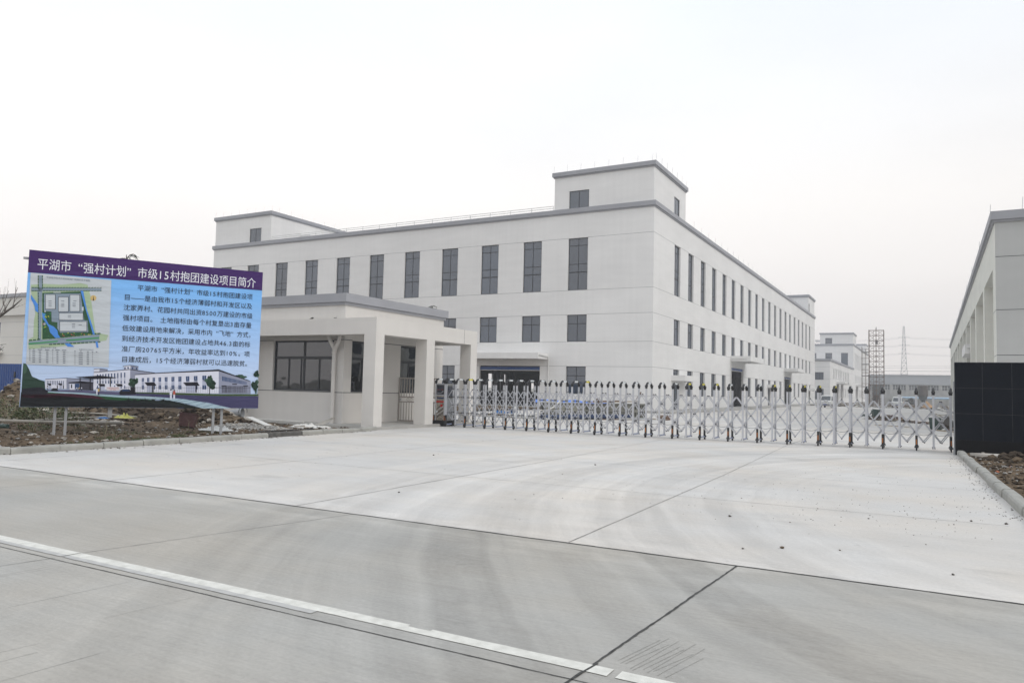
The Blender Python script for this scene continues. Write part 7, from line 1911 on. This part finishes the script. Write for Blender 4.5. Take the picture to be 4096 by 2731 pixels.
single('concrete_spill', 'pale flat spill of set concrete on the soil before the black wall', 'concrete slab', (1.7, 23.6, .1), lambda w: w.m('apron').prism([(1.0, 23.9), (1.5, 23.4), (2.6, 22.9), (4.0, 22.7), (4.4, 23.3), (3.0, 23.8), (1.8, 24.2)], 2, .06, .15))
# pebbles on the forecourt
w = MB()
for _ in range(420):
    y = 8 + 15 * rd.random(); x = rd.uniform(-15.5, .7)
    if rd.random() < .55: x = .9 - abs(rd.gauss(0, 2.6)); y = 10 + abs(rd.gauss(0, 4.5))
    elif rd.random() < .5: x = -12 + rd.gauss(0, 2.2); y = 15 + rd.gauss(0, 2.4)
    if not (-16 < x < .9 and 7.4 < y < 24): continue
    r_ = rd.uniform(.004, .010) * (1 if rd.random() < .95 else 1.6); w.m(rd.choice(('darkstone', 'clod_pale', 'clod_pale'))).chunk((x, y, r_ * .3), r_, rd, .6)
for _ in range(160):
    y = 12 + 12 * rd.random(); x = xr(y) - abs(rd.gauss(0, .16)) - .03; r_ = rd.uniform(.006, .016); w.m(rd.choice(('clod', 'clod', 'clod_pale'))).chunk((x, y, r_ * .2), r_, rd, .5)
for _ in range(260):
    y = 8.3 + 12 * rd.random(); x = xl(y) + abs(rd.gauss(0, .18)) + .03; r_ = rd.uniform(.008, .03); w.m(rd.choice(('clod', 'clod_pale', 'gravel'))).chunk((x, y, r_ * .2), r_, rd, .4)
tag(w.build('pebbles', off=(-6, 14, 0)), 'tiny pebbles and soil crumbs scattered over the pale forecourt', 'pebbles', None, 'stuff')
STN = (((-2.26, 9.97), .045, 'dark stone on the forecourt beside the sawn cross joint, left of the brown lump'), ((-1.34, 8.28), .05, 'largest brown lump on the forecourt, near the road joint'), ((-1.68, 8.01), .028, 'small dark stone just left of the largest brown lump'), ((.88, 11.65), .045, 'dark stone on the forecourt closest to the right-hand kerb'), ((.49, 11.61), .034, 'dark stone on the forecourt, second from the right-hand kerb'), ((.19, 8.0), .03, 'lone dark pebble on the forecourt near its right front corner'), ((-6.91, 9.02), .035, 'lone dark stone on the pale forecourt right of the left-hand sawn joint'), ((-6.22, 14.92), .045, 'lone dark stone in the middle of the forecourt before the gate'), ((-10.0, 14.3), .05, 'flat dark stone on the forecourt before the gatehouse pillar'))
for (x, y), r_, lb_ in STN:
    r_ *= .52; w = MB().m('darkstone' if r_ < .0255 else 'clod_pale'); w.chunk((x, y, r_ * .4), r_, rd, .65); w.chunk((x + r_ * .3, y + r_ * .2, r_ * .35), r_ * .8, rd, .6); tag(w.build('stone', off=(x, y, 0)), lb_, 'stone', 'loose stones on the forecourt')

# litter by the gatehouse
bk = root('bucket', (-22.3, 19.2, .25), 'grey metal bucket lying on its side beside the brown clods', 'bucket')
w = MB().m('steel'); w.tube([(-.2, -.1, .16), (.2, .1, .19)], [.13, .19], 16, False); w.tube([(-.2, -.1, .16), (-.19, -.095, .16)], .13, 16); o = bpy.data.objects.new('pail', w.mesh('pail')); COL.objects.link(o); o.parent = bk
w = MB().m('black'); w.tube([(.2 + .02 * math.sin(a), .1 - .2 * math.cos(a), .19 + .27 * math.sin(a)) for a in [math.pi * k / 10 for k in range(11)]], .01, 5); o = bpy.data.objects.new('handle', w.mesh('handle')); COL.objects.link(o); o.parent = bk
rb = root('wheelbarrow_tub', (-20.1, 15.4, .14), 'dull red steel tub standing tilted on the bare soil', 'tub'); rb.rotation_euler = (R(-12), R(6), R(40))
w = MB().m('rust_red'); t0, t1 = [(-.2, -.16), (.2, -.16), (.2, .16), (-.2, .16)], [(-.25, -.2), (.25, -.2), (.25, .2), (-.25, .2)]
w.face([(x, y, 0) for x, y in t0])
for k in range(4): a, b = k, (k + 1) % 4; w.face([(*t0[a], 0), (*t0[b], 0), (*t1[b], .4), (*t1[a], .4)])
for k in range(4): w.bar((*t1[k], .4), (*t1[(k + 1) % 4], .4), .03, .03)
o = bpy.data.objects.new('tub', w.mesh('tub', fix=False)); COL.objects.link(o); o.parent = rb
def lift(z): return lambda w: [w.v.__setitem__(i, (v[0], v[1], v[2] + z)) for i, v in enumerate(w.v)]
single('plastic_bag', 'crumpled white plastic sack on soil before the right-hand billboard legs', 'sack', (-18.6, 15.3, .1), lambda w: (cloth_heap(w, -18.6, 15.3, .45, .28, .17, 'cloth_white', 2), lift(.10)(w)), smooth=True)
single('plastic_bag', 'yellow plastic bag draped over poles behind the billboard', 'bag', (-21.7, 14.4, .3), lambda w: (cloth_heap(w, -21.75, 14.45, .28, .2, .16, 'yellow_bag', 6), lift(.36)(w)), smooth=True)
single('plastic_bag', 'small blue plastic scrap beside the yellow bag', 'bag', (-22.1, 14.1, .3), lambda w: (cloth_heap(w, -22.15, 14.0, .18, .12, .08, 'blue_plastic', 8), lift(.34)(w)), smooth=True)
single('sheet', 'crumpled cream sheet lying on the ground before the gatehouse wall', 'sheet', (-18.4, 18.9, .1), lambda w: (cloth_heap(w, -18.3, 18.9, .75, .35, .16, 'cloth_white', 12), w.m('cloth_white').face([(-18.0, 18.75, .12), (-17.55, 19.1, .38), (-17.5, 19.25, .36), (-17.85, 19.0, .12)]), lift(.08)(w)))
single('board', 'long pale board lying on the gravel left of the cream sheet', 'board', (-19.5, 17.9, .2), lambda w: w.m('cloth_white').bar((-20.4, 18.1, .38), (-18.6, 17.3, .2), .22, .025))
single('board', 'narrow dark plastic strip lying along the kerb by the smeared cement', 'strip', (-16.9, 16.2, .12), lambda w: w.m('black').bar((-16.86, 15.3, .165), (-16.94, 17.6, .165), .16, .02))
single('cable', 'cream cable lying along the foot of the gatehouse front wall', 'cable', (-21.5, 21, .14), lambda w: w.m('cloth_white').tube([(-23.9, 20.9, .13), (-22.8, 21.1, .125), (-21.6, 21.0, .125), (-20.6, 20.9, .125)], .025, 6))
def litter(w):
    for _ in range(70):
        x = rd.uniform(-20.5, -17.1); y = rd.uniform(17, 20.4); w.m(rd.choice(('gravel', 'cloth_white', 'brick', 'black', 'stone'))).chunk((x, y, max(gh(x, y), .1 if y > 20.62 else -1) + .02), rd.uniform(.02, .06), rd, .5)
    for _ in range(14):
        x = rd.uniform(-20, -17.3); y = rd.uniform(17, 20.2); a = rd.uniform(0, 3); w.m(rd.choice(('black', 'wood', 'cloth_white'))).bar((x, y, .14), (x + .4 * math.cos(a), y + .3 * math.sin(a), .16), .06, .02)
tag((lambda w: (litter(w), w.build('litter', off=(-18.5, 18.5, .1)))[1])(MB()), 'bits of brick, plastic and slats before the gatehouse', 'litter', None, 'stuff')
for lb_, pts in (('long weathered pole lying across the weeds behind the billboard legs', [(-24.6, 11.2, .3), (-21.7, 11.9, .33), (-20.6, 13.6, .3)]), ('thin pole with its end on the yellow bag', [(-25.3, 14.4, .42), (-23.2, 14.5, .46), (-21.4, 14.6, .42)]), ('thin pole slanting up toward the blue plastic scrap', [(-23.3, 12.6, .3), (-22.3, 14.2, .4)]), ('pale pipe with a green joint at the left edge of the weeds', [(-24.5, 9.9, .22), (-21.2, 10.6, .28)])):
    w = MB().m('bamboo' if 'pipe' not in lb_ else 'white_label'); w.tube(pts, .028 if 'thin' in lb_ else .045, 7)
    if 'green' in lb_: w.m('green_crate').tube([(-21.3, 10.58, .278), (-20.95, 10.66, .285)], .055, 8)
    tag(w.build('pole', off=pts[0]), lb_, 'pole')
for lb_, x, y, r_ in (('pale rounded stone on soil near the kerb, right of the left billboard legs', -18.15, 10.5, .075), ('flat pale stone by the kerb, midway along the bare soil', -17.2, 10.95, .085), ('pale stone close to the kerb, farther along the bare soil', -16.95, 11.2, .06), ('flat concrete piece just behind the left billboard legs', -19.2, 11.9, .12)):
    w = MB().m('stone'); w.chunk((x, y, gh(x, y) + r_ * .3), r_, rd, .5, 1.4); tag(w.build('stone', off=(x, y, gh(x, y))), lb_, 'stone')

# weeds and bushes
def leafy(w, cx, cy, z0, rx, h, n, rd, size=.05, key='leaf'):
    for _ in range(n):
        a = rd.uniform(0, 6.28); q = rd.random() ** .6; t = rd.random(); x, y = cx + rx * q * math.cos(a), cy + rx * q * math.sin(a); z = z0 + h * t * (1.1 - .6 * q)
        d = Vector((math.cos(a) * .8 + rd.uniform(-.4, .4), math.sin(a) * .8 + rd.uniform(-.4, .4), rd.uniform(-.2, .9))).normalized(); s_ = d.orthogonal().normalized(); L = size * rd.uniform(.6, 1.5); p = Vector((x, y, z))
        w.m(key if rd.random() < .9 else 'leaf_dry').face([p, p + d * L * .5 + s_ * L * .22, p + d * L, p + d * L * .5 - s_ * L * .22])
for k in range(1): pass
def bush(name, label, cx, cy, rx, h, n, size=.07):
    o = root(name, (cx, cy, .1), label, 'shrub', 'weedy shrubs on the bare soil'); w = MB(); leafy(w, cx, cy, .16, rx, h, n, rd, size); w.build('foliage', o, fix=False)
    w = MB().m('leaf_dry')
    for _ in range(9): a = rd.uniform(0, 6.28); w.tube([(cx, cy, .08), (cx + rx * .4 * math.cos(a), cy + rx * .4 * math.sin(a), .1 + h * .5), (cx + rx * .7 * math.cos(a), cy + rx * .7 * math.sin(a), .1 + h * .95)], [.012, .008, .004], 4)
    w.build('stems', o)
bush('weedy_shrub', 'bushy green shrub behind the left pair of billboard legs', -23.6, 13.0, .8, .66, 1500)
bush('weedy_shrub', 'green shrub at the foot of the tall pointed dirt mound', -26.8, 13.6, .9, .75, 1300)
bush('weedy_shrub', 'pale leafy shrub left of the pale pipe, at the frame edge', -25.2, 11.6, .9, .55, 1000)
bush('weedy_shrub', 'small sparse shrub right beside the second left billboard leg', -21.6, 12.9, .35, .55, 220)
bush('weedy_shrub', 'low leafy plant in front of the left billboard legs', -20.9, 11.3, .35, .2, 150)
w = MB()
for cx, cy, r_, n in ((-17.0, 11.9, .35, 420), (-17.15, 12.9, .22, 200), (-17.6, 11.4, .4, 180), (-17.0, 10.2, .3, 90), (-19, 12.4, .6, 160), (-21, 13.2, .8, 220), (-18.0, 14.2, .5, 120), (2.2, 15.2, .5, 200), (1.9, 14.2, .4, 160)):
    for _ in range(n):
        a = rd.uniform(0, 6.28); q = r_ * math.sqrt(rd.random()); x, y = cx + q * math.cos(a), cy + q * math.sin(a); z = (gh if x < 0 else ghr)(x, y); t = rd.uniform(0, 6.28); hh = rd.uniform(.03, .10)
        w.m('grassy').face([(x - .006 * math.cos(t), y - .006 * math.sin(t), z), (x + .006 * math.cos(t), y + .006 * math.sin(t), z), (x + rd.uniform(-.04, .04), y + rd.uniform(-.04, .04), z + hh)])
tag(w.build('grass', off=(-17, 12, .1), fix=False), 'short green grass tufts on the bare soil', 'grass', None, 'stuff')
for x, y, hh in ((-18.6, 11.8, .55), (-18.4, 14.1, .5), (-21.0, 12.7, .7)):
    w = MB().m('leaf_dry'); w.tube([(x, y, .05), (x + .05, y + .03, hh * .5), (x - .02, y + .08, hh)], [.008, .006, .003], 4)
    for k in range(6): a = rd.uniform(0, 6.28); z = hh * rd.uniform(.4, .9); w.tube([(x + .02, y + .03, z), (x + .14 * math.cos(a), y + .14 * math.sin(a), z + .1)], [.004, .002], 4)
    tag(w.build('weed_stalk', off=(x, y, .1)), {-18.6: 'dry weed stalk standing on soil nearest the kerb', -18.4: 'dry weed stalk in front of the dark clay clods', -21.0: 'taller dry weed stalk right of the left billboard legs'}[x], 'weed')

# blue hoarding, bare tree, tree top
w = MB().m('blue_sheet'); prof = []; x = -75.0; k = 0
while x < -30.0: prof += [(x, 26.0), (x + .09, 26.0), (x + .13, 25.95), (x + .22, 25.95)]; x += .26
b0_ = len(w.v)
for x, y in prof: w.v.append((x, y, -.02)); w.v.append((x, y, 2.36))
for i in range(len(prof) - 1): w.f.append((b0_ + 2 * i, b0_ + 2 * i + 2, b0_ + 2 * i + 3, b0_ + 2 * i + 1)); w.mi.append(0)
w.box(-75, -30, 26.05, 26.1, 2.26, 2.34); w.box(-75, -30, 26.05, 26.1, .3, .38)
hb_ = tag(w.build('blue_hoarding', off=(-50, 26, 0)), 'blue corrugated site hoarding behind the pointed dirt mound', 'hoarding')
w = MB().m('black')
for x in (-50.6, -48.3): 
    for z in (1.5, .6): w.box(x, x + .12, 25.9, 25.95, z, z + .35)
w.build('dark_patches', hb_)
def branch(w, p, d, L, r_, depth, rd, spread=.55):
    q = p; pts = [p]; rr = [r_]
    for k in range(4):
        d = (d + Vector((rd.uniform(-.15, .15), rd.uniform(-.15, .15), rd.uniform(-.05, .12)))).normalized(); q = q + d * L / 4; pts.append(q); rr.append(r_ * (1 - .16 * (k + 1)))
    w.tube(pts, rr, 6 if r_ > .03 else 4)
    if depth:
        for k in range(rd.randint(2, 4)):
            i = rd.randint(1, 4); e = (d + Vector((rd.uniform(-1, 1), rd.uniform(-1, 1), rd.uniform(-.2, .8))) * spread).normalized(); branch(w, pts[i], e, L * rd.uniform(.5, .75), rr[i] * .62, depth - 1, rd, spread)
bt = root('bare_tree', (-51.5, 24.0, 0), 'leafless tree reaching its branches in before the cream building at the left', 'tree')
w = MB().m('bark'); w.tube([(-51.5, 24, -.1), (-51.4, 24, 2.0), (-51.2, 24.05, 4.2)], [.2, .16, .11], 8); w.build('trunk', bt)
w = MB().m('bark'); rt = random.Random(12)
w.tube([(-51.3, 24.03, 3.6), (-49.6, 24, 4.9), (-48.82, 24, 5.16), (-48.2, 24, 5.4), (-47.5, 24, 5.65), (-46.55, 24, 6.1)], [.13, .1, .085, .07, .055, .02], 7)
for p_, q_, r_ in (((-48.2, 24, 5.4), (-48.84, 24.1, 6.35), .035), ((-48.4, 24, 5.45), (-47.75, 23.9, 6.15), .035), ((-47.5, 24, 5.65), (-47.38, 24.1, 6.9), .03), ((-47.6, 24, 5.6), (-46.75, 23.9, 5.62), .022), ((-49.0, 24, 5.1), (-48.6, 24.2, 5.85), .03), ((-49.3, 24, 5.0), (-47.9, 24.2, 6.5), .03)): branch(w, Vector(p_), (Vector(q_) - Vector(p_)).normalized(), (Vector(q_) - Vector(p_)).length, r_, 1, rt, .4)
for k in range(4): a = rt.uniform(1.9, 4.4); branch(w, Vector((-51.25, 24.03, 3 + k * .25)), Vector((math.cos(a), math.sin(a), .9)).normalized(), 1.6, .07, 3, rt)
w.build('branches', bt)
w = MB()
for s_ in range(70):
    p = Vector((-48.7 + rt.uniform(-.9, .35), 23.8 + rt.uniform(-.3, .3), 3.3 + rt.uniform(-.18, .15))); d = Vector((rt.uniform(.2, 1), rt.uniform(-.4, .4), rt.uniform(-.4, .3))).normalized(); w.m('needles').bar(p, p + d * .28, .02, .02)
w.build('evergreen_spray', bt)
ct = root('conifer_tree', (-45.9, 30, 0), 'sparse drooping conifer top showing just above the billboard', 'tree')
w = MB().m('bark'); w.tube([(-45.9, 30, -.1), (-45.95, 30, 6), (-46, 30, 9.72)], [.17, .1, .025], 7); w.build('trunk', ct)
w = MB(); rt = random.Random(3)
def bough(p, d, L):
    pts = [p + d * (L * t) + Vector((0, 0, .30 * L * math.sin(2.2 * t) - .75 * L * t * t)) for t in (0, .25, .5, .75, 1)]; w.m('bark').tube(pts, [.035, .028, .02, .014, .006], 5)
    for k in range(int(26 * L)):
        t = rt.random(); i = min(3, int(t * 4)); q = pts[i].lerp(pts[i + 1], t * 4 - i); e = Vector((rt.uniform(-1, 1) * .5 + d.x * .4, rt.uniform(-1, 1) * .5 + d.y * .4, -rt.uniform(.2, 1))).normalized(); w.m('needles').bar(q, q + e * rt.uniform(.12, .32), .022, .022)
for z in [3 + .42 * k for k in range(16)]:
    for _ in range(4): a = rt.uniform(0, 6.28); bough(Vector((-45.95, 30, z)), Vector((math.cos(a), math.sin(a), .25)).normalized(), .55 + (9.9 - z) * .27)
bough(Vector((-46, 30, 9.45)), Vector((1, .05, .28)).normalized(), 1.35); bough(Vector((-46, 30, 9.4)), Vector((-1, .05, .1)).normalized(), .85)
w.build('crown', ct)
# scraps of roofing felt on the porch and roof edge of the gatehouse
single('roofing_scrap', 'dark pointed scrap of roofing on the gatehouse porch edge, nearer the billboard', 'scrap', (-20.3, 20.75, 4), lambda w: w.m('form_dark').prism([(-20.36, 4.0), (-20.27, 4.0), (-20.20, 4.07), (-20.22, 4.075)], 1, 20.7, 20.8))
single('roofing_scrap', 'flat dark scrap on the gatehouse porch edge, nearer its corner', 'scrap', (-19.1, 20.75, 4), lambda w: (w.m('form_dark').prism([(-19.14, 4.0), (-19.04, 4.0), (-19.06, 4.03), (-19.12, 4.035)], 1, 20.7, 20.8), w.bar((-19.07, 20.75, 4.02), (-19.05, 20.8, 4.1), .006)))
single('floodlight', 'small grey floodlight lying on the far end of the gatehouse cornice', 'floodlight', (-19.3, 27.2, 5.05), lambda w: (w.m('form_dark').prism([(26.85, 5.05), (27.4, 5.05), (27.42, 5.15), (27.2, 5.19)], 0, -19.4, -19.22), w.m('lamp_white').box(-19.219, -19.21, 27.1, 27.36, 5.07, 5.13)))

# ================================================================== HAZE
w = MB(); w.box(-330, 330, -60, 460, -1.2, 40)
hz_ = w.build('haze', fix=True); hz_['kind'] = 'stuff'; hz_['label'] = 'thin pale haze hanging over the whole site'; hz_['category'] = 'haze'
hm = bpy.data.materials.new('haze'); hm.use_nodes = True; t = hm.node_tree; t.nodes.clear(); o_ = t.nodes.new('ShaderNodeOutputMaterial'); v_ = t.nodes.new('ShaderNodeVolumePrincipled')
v_.inputs['Color'].default_value = (.91, .935, .985, 1); v_.inputs['Density'].default_value = .0010; v_.inputs['Anisotropy'].default_value = .2
t.links.new(v_.outputs[0], o_.inputs['Volume']); hz_.data.materials.append(hm)
SC.cycles.use_denoising = True; SC.cycles.max_bounces = 6; SC.cycles.diffuse_bounces = 3; SC.cycles.glossy_bounces = 3; SC.cycles.transparent_max_bounces = 16; SC.cycles.volume_bounces = 1; SC.cycles.transmission_bounces = 3
